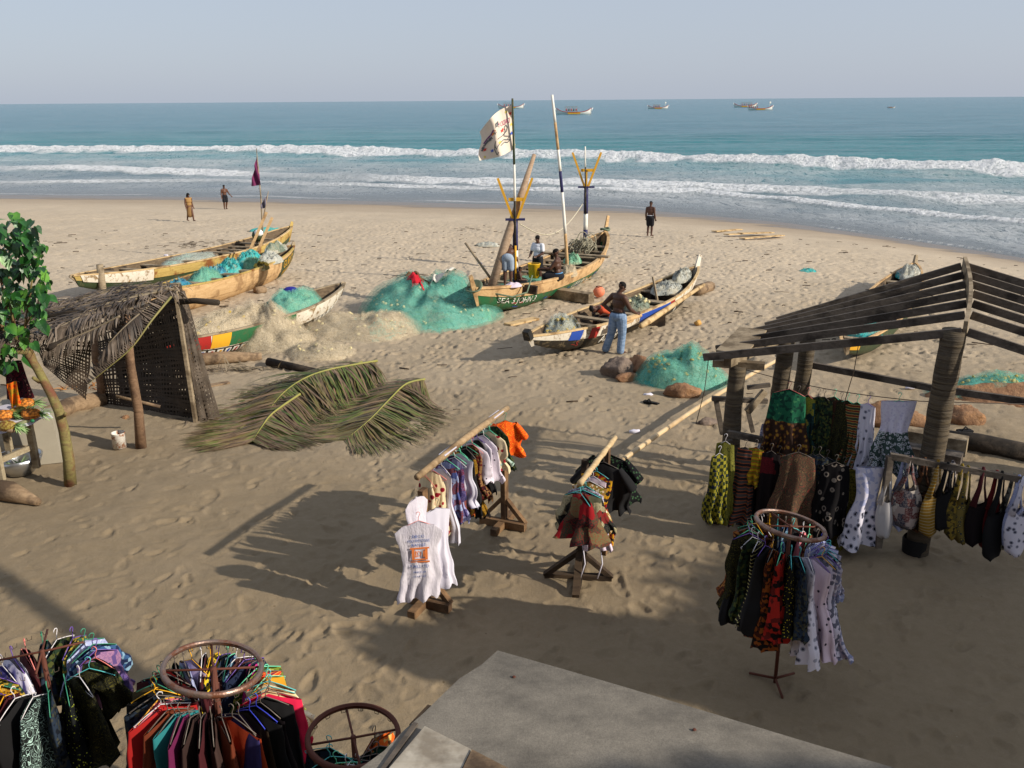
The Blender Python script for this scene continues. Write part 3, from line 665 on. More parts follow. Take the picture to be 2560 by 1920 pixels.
def f_veil(n, c, den):
    co = n.coord(); g = n.noise(co, 34, 4, .8, 1.5); a = n.noise(co, 3.5, 4, .6)
    f = n.math('MULTIPLY', n.rng(g, .42, .62), n.rng(a, .25, .7, .3, 1.0)); n.out(c, .9, .1, alpha=n.math('MULTIPLY', f, den))
n_teal = net_mat('net_teal', (130,190,174), (88,156,144), (170,202,178)); n_tan = net_mat('net_tan', (206,190,162), (176,158,128), (222,212,188))
n_blue = net_mat('net_blue', (70,160,180), (50,96,140), (84,176,184)); n_green = net_mat('net_green', (136,190,156), (84,146,120), (150,200,170))
n_turq = net_mat('net_turquoise', (66,184,180), (44,144,152), (110,206,194)); n_white = net_mat('net_white', (190,190,180), (120,130,128), (214,210,200))
n_olive = net_mat('net_olive', (120,110,60), (70,66,40), (160,146,80)); n_grey = net_mat('net_grey', (128,140,124), (86,100,90), (170,176,160))
v_teal = mat('veil_teal', f_veil, c=lin((120,190,170)), den=.6); v_tan = mat('veil_tan', f_veil, c=lin((206,190,162)), den=.75); v_white = mat('veil_white', f_veil, c=lin((200,205,195)), den=.55)
m_float = plain('float_cream', (214,200,150), rough=.7); m_floaty = plain('float_yellow', (176,150,60), rough=.7)
class Mound:
    def __init__(s, c, rx, ry, h, rot=0, seed=0, peaks=None, flat=False):
        s.c = Vector(c); s.rx = rx; s.ry = ry; s.h = h; s.rot = rot; s.seed = seed; s.peaks = peaks or [(0,0,1,1.3)]; s.dome = not peaks; s.flat = flat
    def pt(s, x, y, k=1.0, o=1.0):
        r = math.sqrt(x*x+y*y); e = max(0, 1-r**2.2)
        z = 0
        for px, py, a, w in s.peaks: z = max(z, a*max(0, 1-((x-px)**2+(y-py)**2)/(w*1.75)**2)**.75)
        nz = mnoise.fractal(Vector((x*2.2+s.seed, y*2.2, s.seed*.7)), .9, 2.1, 5)-.9*abs(mnoise.noise(Vector((math.atan2(y,x)*2.4, r*1.2, s.seed*1.3))))
        z = (z*.85+.15)*e**(.5 if s.dome else .6)*(1+.30*nz)+.08*nz*e
        wob = 1+.12*mnoise.noise(Vector((math.atan2(y, x)*1.3, s.seed, r)))
        X, Y = x*s.rx*wob*o, y*s.ry*wob*o; ca, sa = math.cos(s.rot), math.sin(s.rot)
        wx, wy = s.c.x+X*ca-Y*sa, s.c.y+X*sa+Y*ca
        base = s.c.z if s.flat else zg(wx, wy)
        return Vector((wx, wy, base-.03+max(0, z)*s.h*k))
def net_pile(label, mo, mats, veil=None, floats=0, fm=None, strands=300, sc=None, name='net_pile', cat='fishing net', group='fishing nets', fzone=None):
    t_ = thing(name, label, cat, mo.c, 0, group); rr = random.Random(mo.seed*7+1)
    def fn(k):
        return lambda u, v: mo.pt((v**.8)*math.cos(u*2*math.pi), (v**.8)*math.sin(u*2*math.pi), k)
    m = M(); nu, nv = 56, 26; m.grid(fn(1), nu, nv, closeu=True)
    if len(mats) > 1:
        for i, f in enumerate(m.f):
            p = m.v[f[0]]-mo.c; q = mnoise.noise(Vector((p.x*.9+mo.seed, p.y*.9, p.z*1.2)))+.12*rr.uniform(-1,1)
            m.m[i] = 0 if q < .12 else (1 if q < .36 or len(mats) < 3 else 2)
    m.build('net', list(mats), t_, world=True)
    if veil:
        for q, k in enumerate((1.04, 1.09, 1.15)):
            m = M(); m.grid(lambda u, v: mo.pt((v**.8)*math.cos(u*2*math.pi), (v**.8)*math.sin(u*2*math.pi), k, 1.03+.05*q)+Vector((0,0,.02*(q+1)))*(1-v), nu, nv, closeu=True); m.build('loose_mesh', veil, t_, world=True)
    m = M()
    for _ in range(strands):
        a = rr.uniform(0, 6.28); r = math.sqrt(rr.random())*.98; x, y = r*math.cos(a), r*math.sin(a); d = rr.uniform(0, 6.28); L = rr.uniform(.08, .3); cur = rr.uniform(-3, 3); pts = []
        for k in range(6):
            p = mo.pt(x, y, 1.0); pts.append(p+Vector((0,0,rr.uniform(.0,.05)))); x += math.cos(d)*L/5; y += math.sin(d)*L/5; d += cur/5
            if x*x+y*y > 1.1: break
        if len(pts) > 2: m.tube(pts, .006, 3, cap=False)
    o = m.build('strands', sc or mats[0], t_, world=True); o['kind'] = 'stuff'
    for _ in range(floats):
        a = rr.uniform(0, 6.28); r = math.sqrt(rr.random())*.92; x, y = r*math.cos(a), r*math.sin(a)
        if fzone: x = fzone[0]+rr.gauss(0, fzone[2]); y = fzone[1]+rr.gauss(0, fzone[2])
        if x*x+y*y > .95: continue
        m = M(); p = mo.pt(x, y)+Vector((0,0,.03)); m.lathe([(.0,-.02),(.045,-.02),(.055,0),(.045,.02),(0,.02)], 7, p, rot=Euler((rr.uniform(-1,1), rr.uniform(-1,1), 0)).to_matrix()); m.build('float', fm or m_float, t_, world=True)
    return t_
c = G(1078,782); W1 = 1.85
net_pile('big teal heap of fishing net with cream floats, left of the big canoe', Mound(c, 1.95, 2.4, 1.1, .2, 1, [(-.1,.25,1,.72),(.35,-.25,.7,.6),(-.6,.0,.35,.5)]), (n_teal, n_green, n_grey), v_teal, 70, m_float, 700, n_teal)
c = G(905,822)
net_pile('low tan and teal heap of net between the teal heap and the coloured canoe', Mound(c, 1.65, 1.6, .5, .1, 2, [(-.5,.2,.7,.5),(.3,-.1,1,.5)]), (n_tan, n_teal, n_tan), v_tan, 20, m_float, 600, n_tan)
c = G(690,850)
net_pile('tan tangle of netting spilling over the side of the coloured canoe', Mound(c+Vector((-.1,-.1,0)), 1.05, 1.3, .85, .3, 3, [(-.25,.1,1,.6),(.3,-.25,.55,.6),(.15,.5,.75,.5)]), (n_tan, n_tan), v_tan, 12, m_float, 1400, n_tan)
c = G(800,884)
net_pile('spread edge of tan netting on the sand below the coloured canoe', Mound(c, .85, .7, .24, 0, 8), (n_tan, n_tan), v_tan, 10, m_float, 400, n_tan)
p = wpt(cC, .33, 0, .55)
net_pile('pale tan net filling the near half of the coloured canoe', Mound(p, 1.3, .62, .45, cC.root.rotation_euler.z, 4, flat=True), (n_tan, n_grey), v_tan, 14, m_floaty, 400, n_tan)
p = wpt(cC, .72, 0, .6)
net_pile('teal net heaped in the far half of the coloured canoe', Mound(p, 1.0, .6, .5, cC.root.rotation_euler.z, 5, flat=True), (n_teal, n_green), v_teal, 0, None, 200, n_teal)
m = M(); p = wpt(cC,.78,.3,1.0); m.ball(p, (.24,.2,.14), 10); tag(m.build('blue_float', plain('royal_blue', (36,34,130), rough=.5), None, world=True, loc=p), 'royal blue rounded float on the teal net in the coloured canoe', 'float')
# wrecked rock under a net, right of centre
def rock(name, label, c, r, seed, mt, cat='rock', sq=(1,1,.8), rz=0, group=None):
    m = M(); m.ball((0,0,0), 1, 30)
    vs = []; r_ = random.Random(seed*13); PL = [(Vector((r_.uniform(-1,1), r_.uniform(-1,1), r_.uniform(-.6,1))).normalized(), r_.uniform(.62,.95)) for _ in range(11)]
    for v in m.v:
        d = v.normalized(); cut = min([1.05]+[k/max(d.dot(n_), 1e-3) for n_, k in PL if d.dot(n_) > .1]); q = cut*1.12*1; q *= 1+.06*mnoise.noise(d*1.3+Vector((seed,0,0)))+.12*mnoise.noise(d*4+Vector((seed,3,0)))+.10*mnoise.fractal(d*7+Vector((seed,9,0)), .8, 2.1, 4)
        w = d*q; vs.append(Vector((w.x*r*sq[0], w.y*r*sq[1], w.z*r*sq[2])))
    m.v = vs; o = m.build(name, mt, None, loc=Vector(c)+Vector((0,0,r*sq[2]*.45))); o.rotation_euler = (0,0,rz); return tag(o, label, cat, group)
m_rock = mat('rock_red', lambda n: (n.out(n.ramp(n.noise(n.coord(), 4, 7, .65), [(.3, lin((112,78,58))), (.55, lin((150,116,88))), (.75, lin((176,128,84)))]), .95, .15), n.bump(n.noise(n.coord(), 7, 8, .7), .9, .08)))
m_rockg = mat('rock_grey', lambda n: (n.out(n.ramp(n.noise(n.coord(), 4, 7, .65), [(.3, lin((92,80,74))), (.6, lin((134,118,106))), (.8, lin((160,124,92)))]), .95, .15), n.bump(n.noise(n.coord(), 7, 8, .7), .9, .08)))
rock('boulder', 'grey flat topped boulder on the sand, leftmost by the teal net mound', G(1545,940), .36, 1, m_rockg, sq=(1,.9,.8), rz=.4)
rock('boulder', 'reddish boulder wedged between the grey boulder and the teal net mound', G(1600,930), .36, 2, m_rock, sq=(1.1,.8,.75), rz=1)
rock('boulder', 'small tan slab leaning on the grey boulder', G(1565,952), .2, 3, m_rock, sq=(1.4,.7,.6), rz=.6)
rock('boulder', 'wide red rock showing under the front of the teal net mound', G(1712,990), .3, 4, m_rock, sq=(1.3,.7,.6), rz=0)
c = G(1690,952)
net_pile('teal net dome with yellow floats draped over red rock, behind the bamboo pole', Mound(c+Vector((.1,0,0)), 1.0, .75, .66, 0, 6, [(.12,.05,1,.95),(-.5,-.1,.45,.5)]), (n_teal, n_turq, n_green), v_teal, 60, m_floaty, 600, n_green)
c = G(2500,985)
rock('boulder', 'long red rock bank at the right edge under a turquoise net', c+Vector((0,-.35,-.1)), .5, 7, m_rock, sq=(2.8,.9,.6), rz=-.1)
net_pile('turquoise net over rocks at the right edge of the beach', Mound(G(2510,985), 1.5, .6, .38, -.1, 9, [(-.1,.1,1,.8),(.6,.1,.9,.8)]), (n_turq, n_turq, n_olive), v_teal, 50, m_floaty, 300, n_turq, fzone=(-.1,.0,.25))
rock('boulder', 'big orange brown rock behind the white dresses and the palm post', G(2225,1062), .42, 11, m_rock, sq=(1.7,.8,.75), rz=-.3)
rock('boulder', 'pale block of stone right of the tall palm post', G(2402,1052), .3, 12, m_rock, sq=(1.3,.8,.8), rz=-.4)
rock('boulder', 'small brick like stone left of the low palm stump post', G(1768,1062), .14, 13, m_rockg, sq=(1.5,.9,.7))
# net bundles inside canoes
def bundle(label, p, r, ms, sd, rz=0, veil=None, floats=0, fm=None, st=120):
    return net_pile(label, Mound(p, r[0], r[1], r[2], rz, sd, flat=True), ms, veil, floats, fm, st, ms[0])
rzB = cB.root.rotation_euler.z
bundle('blue net bundle nearest the near end of the pale wooden canoe', wpt(cB,.17,.1,.62), (.8,.4,.4), (n_blue,n_blue), 21, rzB)
bundle('green net bundle, second from the near end of the pale wooden canoe', wpt(cB,.38,.2,.62), (.75,.42,.45), (n_green,n_teal), 22, rzB, v_teal)
bundle('dark blue-green net bundle in the middle of the pale wooden canoe', wpt(cB,.48,.3,.62), (.5,.35,.42), (n_blue,n_green), 23, rzB)
bundle('turquoise ball of net in the pale wooden canoe, biggest of its heap', wpt(cB,.56,.2,.62), (.6,.45,.55), (n_turq,n_turq), 24, rzB)
bundle('pale green round net bundle beside the turquoise ball', wpt(cB,.65,-.1,.72), (.45,.35,.42), (n_green,n_green), 25, rzB)
bundle('turquoise net at the far end of the pale wooden canoe', wpt(cB,.74,.3,.8), (.8,.4,.42), (n_turq,n_turq), 26, rzB)
bundle('yellow float cluster on the near edge of the pale wooden canoe', wpt(cB,.62,-.6,.78), (.4,.22,.25), (n_olive,n_olive), 27, rzB, None, 24, m_floaty)
bundle('white sheet bundle in the bow of the pale wooden canoe', wpt(cB,.74,-.35,.85), (.7,.38,.36), (n_white,n_white), 28, rzB, None, 0, None, 10)
bundle('white cloth laid in the tip of the pale wooden canoe', wpt(cB,.89,0,1.05), (.85,.25,.35), (n_white,n_grey), 29, rzB, None, 0, None, 10)
bundle('grey net spread in the middle of the long weathered canoe', wpt(cA,.48,.2,.62), (1.4,.55,.2), (n_grey,n_teal), 30, cA.root.rotation_euler.z, v_white)
rzE = cE.root.rotation_euler.z
bundle('net bundle with olive floats at the near end of the striped canoe', wpt(cE,.13,.1,.55), (.6,.42,.42), (n_grey,n_olive), 31, rzE, v_white, 40, m_floaty)
bundle('grey-green net lump in the middle of the striped canoe', wpt(cE,.53,-.1,.62), (.5,.34,.3), (n_grey,n_grey), 32, rzE, None, 14, m_float)
bundle('white tarpaulin and rope bundle at the far end of the striped canoe', wpt(cE,.80,0,.7), (.8,.42,.28), (n_white,n_grey), 33, rzE, None, 0, None, 120)
bundle('white tied cord bundle over the tip of the striped canoe', wpt(cE,.92,0,.85), (.6,.24,.4), (n_white,n_white), 34, rzE, None, 0, None, 120)
rzD = cD.root.rotation_euler.z
bundle('thin teal net spread over the benches of the big canoe', wpt(cD,.31,.1,.55), (1.7,.75,.12), (n_green,n_grey), 35, rzD, v_teal, 0, None, 200)
bundle('small dark green net tangle on a bench of the big canoe', wpt(cD,.64,-.1,.85), (.42,.32,.3), (n_green,n_green), 36, rzD, None, 0, None, 100)
bundle('tan net tuft behind the seated man in the big canoe', wpt(cD,.45,-.6,.75), (.4,.25,.3), (n_tan,n_tan), 37, rzD, v_tan, 0, None, 80)
bundle('turquoise net lying in the mossy green canoe', wpt(cF,.14,0,.7), (.7,.5,.3), (n_turq,n_turq), 38, cF.root.rotation_euler.z)
bundle('white sack bundle at the far end of the mossy green canoe', wpt(cF,.90,0,.75), (.9,.4,.35), (n_white,n_turq), 39, cF.root.rotation_euler.z)
for px, py, lb in ((1748,800,0),):
    pass
net_pile('small turquoise net scrap far out on the sand, right of the striped canoe', Mound(G(2020,678), .35, .2, .14, 0, 41), (n_turq,n_turq), None, 0, None, 20, n_turq)
net_pile('turquoise net scrap on the sand behind the far left canoe', Mound(G(672,580), 1.1, .4, .3, 0, 42), (n_turq,n_turq), None, 0, None, 30, n_turq)
net_pile('pale plastic scrap on the sand behind the big canoe', Mound(G(1218,614), .6, .3, .2, 0, 43), (n_white,n_white), None, 0, None, 20, n_white, name='plastic_scrap', cat='litter', group='litter')
# cloths on the teal heap
def rag(label, c, r, col, sd, cat='cloth', name='rag'):
    mo = Mound(c, r[0], r[1], r[2], .3*sd, sd, flat=True); m = M(); m.grid(lambda u, v: mo.pt((v**.8)*math.cos(u*6.283), (v**.8)*math.sin(u*6.283)), 26, 12, closeu=True)
    o = m.build(name, col, None, world=True, loc=Vector(c)); return tag(o, label, cat)
def rag_on(label, mo, x0, y0, rx, ry, col, name, cat, sd):
    m = M(); r = random.Random(sd)
    def fn(u, v):
        x = x0+(u-.5)*2*rx*(1+.35*math.sin(v*5+sd)); y = y0+(v-.5)*2*ry*(1+.3*math.sin(u*6+sd)); p = mo.pt(x, y, 1.18); return p+Vector((0,-.03,.05+.04*mnoise.noise(Vector((u*5,v*5,sd)))))
    m.grid(fn, 16, 16); o = m.build(name, col, None, world=True, loc=mo.pt(x0, y0)); return tag(o, label, cat)
MT = Mound(G(1078,782), 1.95, 2.4, 1.1, .2, 1, [(-.1,.25,1,.72),(.35,-.25,.7,.6),(-.6,.0,.35,.5)])
rag_on('red shirt thrown on the big teal net heap', MT, -.22, -.02, .11, .13, plain('red_cloth', (178,24,40), rough=.9), 'red_shirt', 'shirt', 3)
rag_on('brown cloth on top of the big teal net heap', MT, -.14, .22, .17, .09, plain('brown_cloth', (98,72,48), rough=.9), 'rag', 'cloth', 4)
rag_on('white cloth on the right top of the big teal net heap', MT, .22, .22, .17, .05, plain('white_cloth', (215,210,198), rough=.9), 'rag', 'cloth', 5)
rag('white and purple striped towel over the near edge of the big canoe', wpt(cD,.10,-.85,1.0), (.3,.2,.12), plain('towel', (206,190,204), rough=.9), 54, 'towel', 'towel')

# twigs, weed and scraps over the middle of the beach (uncountable)
m = M(); r_ = random.Random(77)
for i in range(520):
    x = r_.uniform(-24, 26); y = r_.uniform(17, 50); s_ = float(np.interp(x, _sx, _sy))-y
    if s_ < 12: continue
    c = Vector((x, y, zg(x, y)+.06)); a = r_.uniform(-.6,.6); L = r_.uniform(.05,.28)*(1 if r_.random() < .9 else 2.5); d = Vector((math.cos(a), math.sin(a), 0)); m.tube([c, c+d*L*.5+Vector((0,r_.uniform(-.03,.03),.004)), c+d*L], r_.uniform(.006,.018), 4)
for cx, cy, n_ in ((470,612,36),(540,606,20),(1020,688,30),(1180,572,16)):
    for i in range(n_):
        c = G(cx+r_.gauss(0,34), cy+r_.gauss(0,4), .07); a = r_.gauss(0,.5); m.tube([c, c+Vector((math.cos(a)*.25, math.sin(a)*.25, .0))], .009, 4)
tag(m.build('beach_debris', m_darkw, None, world=True, loc=Vector((0,20,0))), None, None, None, 'stuff')
# ------------------------------------------------------------ people
m_skin = plain('dark_skin', (80,54,42), rough=.5, var=.12, scale=3, bump=.03)
m_skin2 = plain('brown_skin', (88,56,40), rough=.5, var=.12, scale=3, bump=.03)
m_hair = plain('black_hair', (18,15,14), rough=.9, scale=60, bump=.6)
m_eyew = plain('eye_white', (210,200,190), rough=.3, var=0)
STAND = dict(pel=(0,0,.95), bel=(0,0,1.08), che=(0,.0,1.26), uch=(0,.01,1.40), nek=(0,.0,1.50), hed=(0,-.03,1.63),
  shL=(.185,.01,1.41), shR=(-.185,.01,1.41), elL=(.23,.03,1.12), elR=(-.23,.03,1.12), wrL=(.25,-.05,.88), wrR=(-.25,-.05,.88), haL=(.25,-.09,.80), haR=(-.25,-.09,.80),
  hiL=(.09,0,.92), hiR=(-.09,0,.92), knL=(.10,-.03,.51), knR=(-.10,-.03,.51), anL=(.10,.03,.09), anR=(-.10,.03,.09), toL=(.12,-.14,.03), toR=(-.12,-.14,.03))
def remesh(m, vox, name, mt, smooth=5, parent=None, fac=.5):
    o = m.build(name, mt); r = o.modifiers.new('r', 'REMESH'); r.mode = 'VOXEL'; r.voxel_size = vox; r.use_smooth_shade = True
    if smooth: s_ = o.modifiers.new('s', 'SMOOTH'); s_.iterations = smooth; s_.factor = fac
    dg = bpy.context.evaluated_depsgraph_get(); dg.update(); me = bpy.data.meshes.new_from_object(o.evaluated_get(dg)); me.name = name
    me.polygons.foreach_set('use_smooth', [True]*len(me.polygons)); bpy.data.objects.remove(o)
    me.materials.clear(); me.materials.append(mt); q = bpy.data.objects.new(name, me); COL.objects.link(q)
    if parent: q.parent = parent
    return q
def limb(m, pts, rad):
    m.tube(pts, rad, 12)
    for p, r in zip(pts, rad): m.ball(p, (r,r,r), 10)
def person(label, loc, rz=0, J={}, clothes=(), skin=None, hair='short', s=1.0, vox=.013, look=0, slim=1.15, group=None):
    P = {k: Vector(v) for k, v in {**STAND, **J}.items()}; skin = skin or m_skin
    for k in ('pel','bel','che','uch','nek','hed'): pass
    m = M(); up_ = (P['uch']-P['pel']).normalized(); xs = (P['shL']-P['shR']).normalized(); fy = xs.cross(up_)*-1; fr = -fy if False else up_.cross(xs)
    RT = Matrix((xs, up_.cross(xs), up_)).transposed()
    xh = (P['hiL']-P['hiR']).normalized(); RH = Matrix((xh, up_.cross(xh), up_)).transposed(); w = slim
    m.ball(P['pel'], (.155*w,.115*w,.13), 14, rot=RH); m.ball(P['bel'], (.135*w,.10*w,.15), 14, rot=RT); m.ball(P['che'], (.165*w,.115*w,.16), 14, rot=RT)
    m.ball(P['uch']-up_*.02, (.15*w,.095*w,.09), 14, rot=RT)
    limb(m, [P['shL'].lerp(P['uch'],.15)+up_*.01, P['uch']+up_*.05, P['shR'].lerp(P['uch'],.15)+up_*.01], [.062,.07,.062])
    limb(m, [P['uch'], P['nek'], P['hed']-Vector((0,-.02,.05))], [.075,.056,.058])
    h = P['hed']; hd = (h-P['nek']).normalized(); RX = Matrix.Rotation(look, 3, 'Z'); hx = RX @ xs; hx = (hx-hd*hx.dot(hd)).normalized(); RHd = Matrix((hx, hd.cross(hx), hd)).transposed()
    f = lambda x, y, z: h+RHd @ Vector((x, y, z))
    m.ball(f(0,.012,.035), (.076,.096,.085), 14, rot=RHd); m.ball(f(0,-.025,-.035), (.06,.07,.075), 12, rot=RHd); m.ball(f(0,-.06,-.075), (.035,.03,.028), 8, rot=RHd)
    m.ball(f(0,-.10,-.012), (.02,.026,.022), 8, rot=RHd); m.ball(f(0,-.088,.03), (.045,.012,.012), 8, rot=RHd); m.ball(f(0,-.092,-.05), (.028,.014,.014), 8, rot=RHd)
    for sg in (-1,1): m.ball(f(sg*.078,.012,-.002), (.012,.02,.032), 8, rot=RHd)
    for sd in 'LR':
        limb(m, [P['sh'+sd], P['sh'+sd].lerp(P['el'+sd],.45), P['el'+sd], P['el'+sd].lerp(P['wr'+sd],.3), P['wr'+sd]], [.062*w,.054*w,.042*w,.044*w,.029*w])
        limb(m, [P['hi'+sd], P['hi'+sd].lerp(P['kn'+sd],.4), P['kn'+sd], P['kn'+sd].lerp(P['an'+sd],.3), P['an'+sd]], [.095*w,.085*w,.058*w,.058*w,.037*w])
        a = P['an'+sd]; t_ = P['to'+sd]; hl = a-(t_-a).normalized()*.04; hl.z = a.z-.05
        limb(m, [hl, a.lerp(t_,.45)-Vector((0,0,.02)), t_], [.035,.036,.024])
        for q in range(5):
            d = (t_-a).normalized(); pr = d.cross(Vector((0,0,1))).normalized(); c = t_+pr*(.018*(q-2)); m.ball(c+d*.015, (.013,.018,.011), 6)
        wv = P['wr'+sd]; hv = P['ha'+sd]; d = (hv-wv).normalized(); pr = d.cross(fr); pr = pr.normalized() if pr.length > .1 else d.orthogonal().normalized(); nm = d.cross(pr)
        Rr = Matrix((pr, nm, d)).transposed(); m.ball(wv.lerp(hv,.6), (.040,.018,.05), 8, rot=Rr)
        for q, L in enumerate((.062,.075,.08,.07)):
            b = wv.lerp(hv,1)+pr*(.022*(q-1.5)); m.tube([b, b+d*L*.5+nm*.006, b+d*L*.95+nm*.02], [.0105,.0095,.007], 6)
        b = wv.lerp(hv,.45)+pr*(.035 if sd == 'L' else -.035); m.tube([b, b+d*.03+pr*(.02 if sd == 'L' else -.02), b+d*.062+pr*(.024 if sd == 'L' else -.024)], [.013,.012,.008], 6)
    o = remesh(m, vox, 'person', skin, 4, None, .45); o.location = loc; o.rotation_euler = (0,0,rz); o.scale = (s,s,s); tag(o, label, 'person', group)
    m = M()
    if hair: 
        m.ball(f(0,.018,.045), (.084,.102,.086), 14, rot=RHd)
        m.v = [v if RHd.transposed().to_3x3() @ (v-h) @ Vector((0,-.6,1)) > .005 else h+(v-h)*.8 for v in m.v]
        if hair == 'long': m.ball(f(0,.06,-.06), (.095,.07,.15), 12, rot=RHd); m.ball(f(0,.02,.03), (.1,.115,.1), 12, rot=RHd)
        m.build('hair', m_hair, o)
    m = M()
    for sg in (-1,1): m.ball(f(sg*.031,-.078,.008), (.011,.009,.008), 6)
    m.build('eyes', m_eyew, o)
    for kind, mt in clothes:
        m = M()
        if kind in ('trousers','shorts'):
            m.ball(P['pel'], (.178*w,.15*w,.135), 14, rot=RH)
            for sd in 'LR':
                k_ = P['kn'+sd]; a = P['an'+sd]; hp = P['hi'+sd]
                if kind == 'trousers': limb(m, [hp, hp.lerp(k_,.5), k_, k_.lerp(a,.5), a+(k_-a)*.02], [.112*w,.105*w,.085*w,.082*w,.082*w])
                else: limb(m, [hp, hp.lerp(k_,.45), hp.lerp(k_,.82)], [.11*w,.106*w,.10*w])
        if kind == 'skirt':
            d = ((P['anL']+P['anR'])/2-P['pel'])
            limb(m, [P['pel'], P['pel']+d*.3, P['pel']+d*.62], [.16,.18,.2])
            m.v = [Vector((v.x, v.y*.8, v.z)) for v in m.v]
        if kind in ('t_shirt','top'):
            m.ball(P['bel']-up_*.02, (.155*w,.12*w,.16), 14, rot=RT); m.ball(P['che'], (.182*w,.132*w,.17), 14, rot=RT); m.ball(P['uch']-up_*.02, (.165*w,.11*w,.085), 14, rot=RT)
            limb(m, [P['shL'], P['uch']+up_*.025, P['shR']], [.072,.078,.072])
            if kind == 't_shirt':
                for sd in 'LR': limb(m, [P['sh'+sd], P['sh'+sd].lerp(P['el'+sd],.62)], [.078,.072])
        if kind == 'waistband': m.ball(P['pel']+up_*.10, (.158*w,.125*w,.025), 14, rot=RH)
        remesh(m, vox, kind, mt, 6, o)
    return o
m_jean = mat('blue_jeans', lambda n: (n.out(n.mix(n.rng(n.noise(n.coord((2,2,5)), 4, 6, .6), .35, .65), lin((96,120,150)), lin((136,156,182))), .85, .15), n.bump(n.noise(n.coord((5,5,2)), 3, 5, .6), .6, .03)))
m_cblack = plain('black_shorts', (24,24,30), rough=.85); m_cgrey = plain('grey_blue_shorts', (146,160,176), rough=.85); m_cwhite = plain('white_shirt', (214,216,224), rough=.85, var=.08)
m_corange = plain('orange_shirt', (206,84,50), rough=.85); m_cbrown = plain('brown_skirt', (128,98,60), rough=.85); m_cochre = plain('ochre_top', (150,116,70), rough=.85); m_blt = plain('belt', (30,28,30)); m_azure = plain('azure_band', (90,150,200))
person('bare-chested man in blue jeans standing by the striped canoe, hand on hip', G(1543,887), R(127), dict(
    hed=(-.03,-.06,1.63), elL=(.40,.12,1.17), wrL=(.20,.02,1.0), haL=(.14,-.03,.98), elR=(-.27,-.12,1.13), wrR=(-.22,-.36,1.0), haR=(-.21,-.44,.985),
    hiL=(.10,.02,.92), hiR=(-.09,-.02,.92), knL=(.20,.02,.50), anL=(.30,.10,.09), toL=(.36,-.06,.03), knR=(-.06,-.08,.50), anR=(-.04,-.06,.09), toR=(-.02,-.24,.03)),
    [('trousers', m_jean), ('waistband', m_blt)], s=1.06, vox=.0095, look=R(-18), slim=1.15)
person('man in black shorts standing alone on the wet sand at right', G(1624,590), R(150), dict(knR=(-.08,-.06,.51), anL=(.08,.10,.09), toL=(.1,-.06,.03)), [('shorts', m_cblack), ('waistband', m_cwhite)], s=1.06)
person('long-haired person in ochre top and brown skirt walking on the sand', G(477,553), R(50), dict(knL=(.09,-.14,.52), anL=(.09,-.22,.10), toL=(.10,-.38,.05), anR=(-.09,.22,.12), toR=(-.09,.08,.04), knR=(-.09,.06,.50)), [('top', m_cochre), ('skirt', m_cbrown)], skin=m_skin2, hair='long', s=.98)
person('bare-chested man in black shorts walking nearest the water at left', G(565,523), R(40), dict(elL=(.32,.0,1.14), wrL=(.44,-.1,.94), haL=(.48,-.14,.88), anL=(.06,.06,.09), toL=(.08,-.1,.03)), [('shorts', m_cblack)], skin=m_skin2, s=1.02)
zc = lambda c, u, v, px, py: V(px, py, wpt(c, u, v).y)
# bending man: back to us
SE = dict(pel=(0,0,.10), bel=(0,-.02,.24), che=(0,-.05,.42), uch=(0,-.04,.56), nek=(0,-.06,.66), hed=(0,-.09,.79), shL=(.18,-.04,.57), shR=(-.18,-.04,.57), elL=(.25,-.1,.30), elR=(-.25,-.1,.30), wrL=(.2,-.34,.28), wrR=(-.2,-.34,.28), haL=(.19,-.42,.26), haR=(-.19,-.42,.26),
  hiL=(.1,-.02,.08), hiR=(-.1,-.02,.08), knL=(.14,-.42,.10), knR=(-.14,-.42,.10), anL=(.14,-.44,-.30), anR=(-.14,-.44,-.30), toL=(.14,-.6,-.36), toR=(-.14,-.6,-.36))
person('man in grey-blue shorts bending over inside the big canoe, seen from behind', up(zc(cD,.12,.3,1270,714),0), R(172), dict(pel=(0,.04,.93), bel=(0,-.10,1.02), che=(0,-.28,1.10), uch=(0,-.40,1.13), nek=(0,-.50,1.12), hed=(0,-.60,1.16), shL=(.18,-.38,1.10), shR=(-.18,-.38,1.10), elL=(.26,-.34,.82), elR=(-.26,-.34,.82), wrL=(.26,-.42,.58), wrR=(-.26,-.42,.58), haL=(.26,-.45,.50), haR=(-.26,-.45,.50), hiL=(.09,.03,.90), hiR=(-.09,.03,.90)),
    [('shorts', m_cgrey), ], s=.92)
person('boy in a white t-shirt standing behind the yellow bucket at the big canoe', zc(cD,.38,1.0,1345,713)+Vector((0,.25,0)), R(-35), dict(wrL=(.12,-.22,1.05), haL=(.08,-.30,1.03), elL=(.24,-.04,1.12), wrR=(-.18,-.26,1.02), haR=(-.16,-.34,1.0), elR=(-.25,-.06,1.12)), [('t_shirt', m_cwhite), ('shorts', m_cblack)], s=.95)
person('bare-chested man sitting in the big canoe, one arm stretched out over the net', V(1396,699,wpt(cD,.33,-.5).y), R(-105), {**SE, 'elL': (.24,-.2,.36), 'wrL': (.22,-.46,.34), 'haL': (.21,-.54,.33)}, [('shorts', m_cblack), ('waistband', m_azure)], s=1.1, slim=1.2)
person('child crouching behind the near forked mast in the big canoe', zc(cD,.16,-.1,1296,712), R(100), SE, [('shorts', m_cblack)], s=.62, vox=.016)
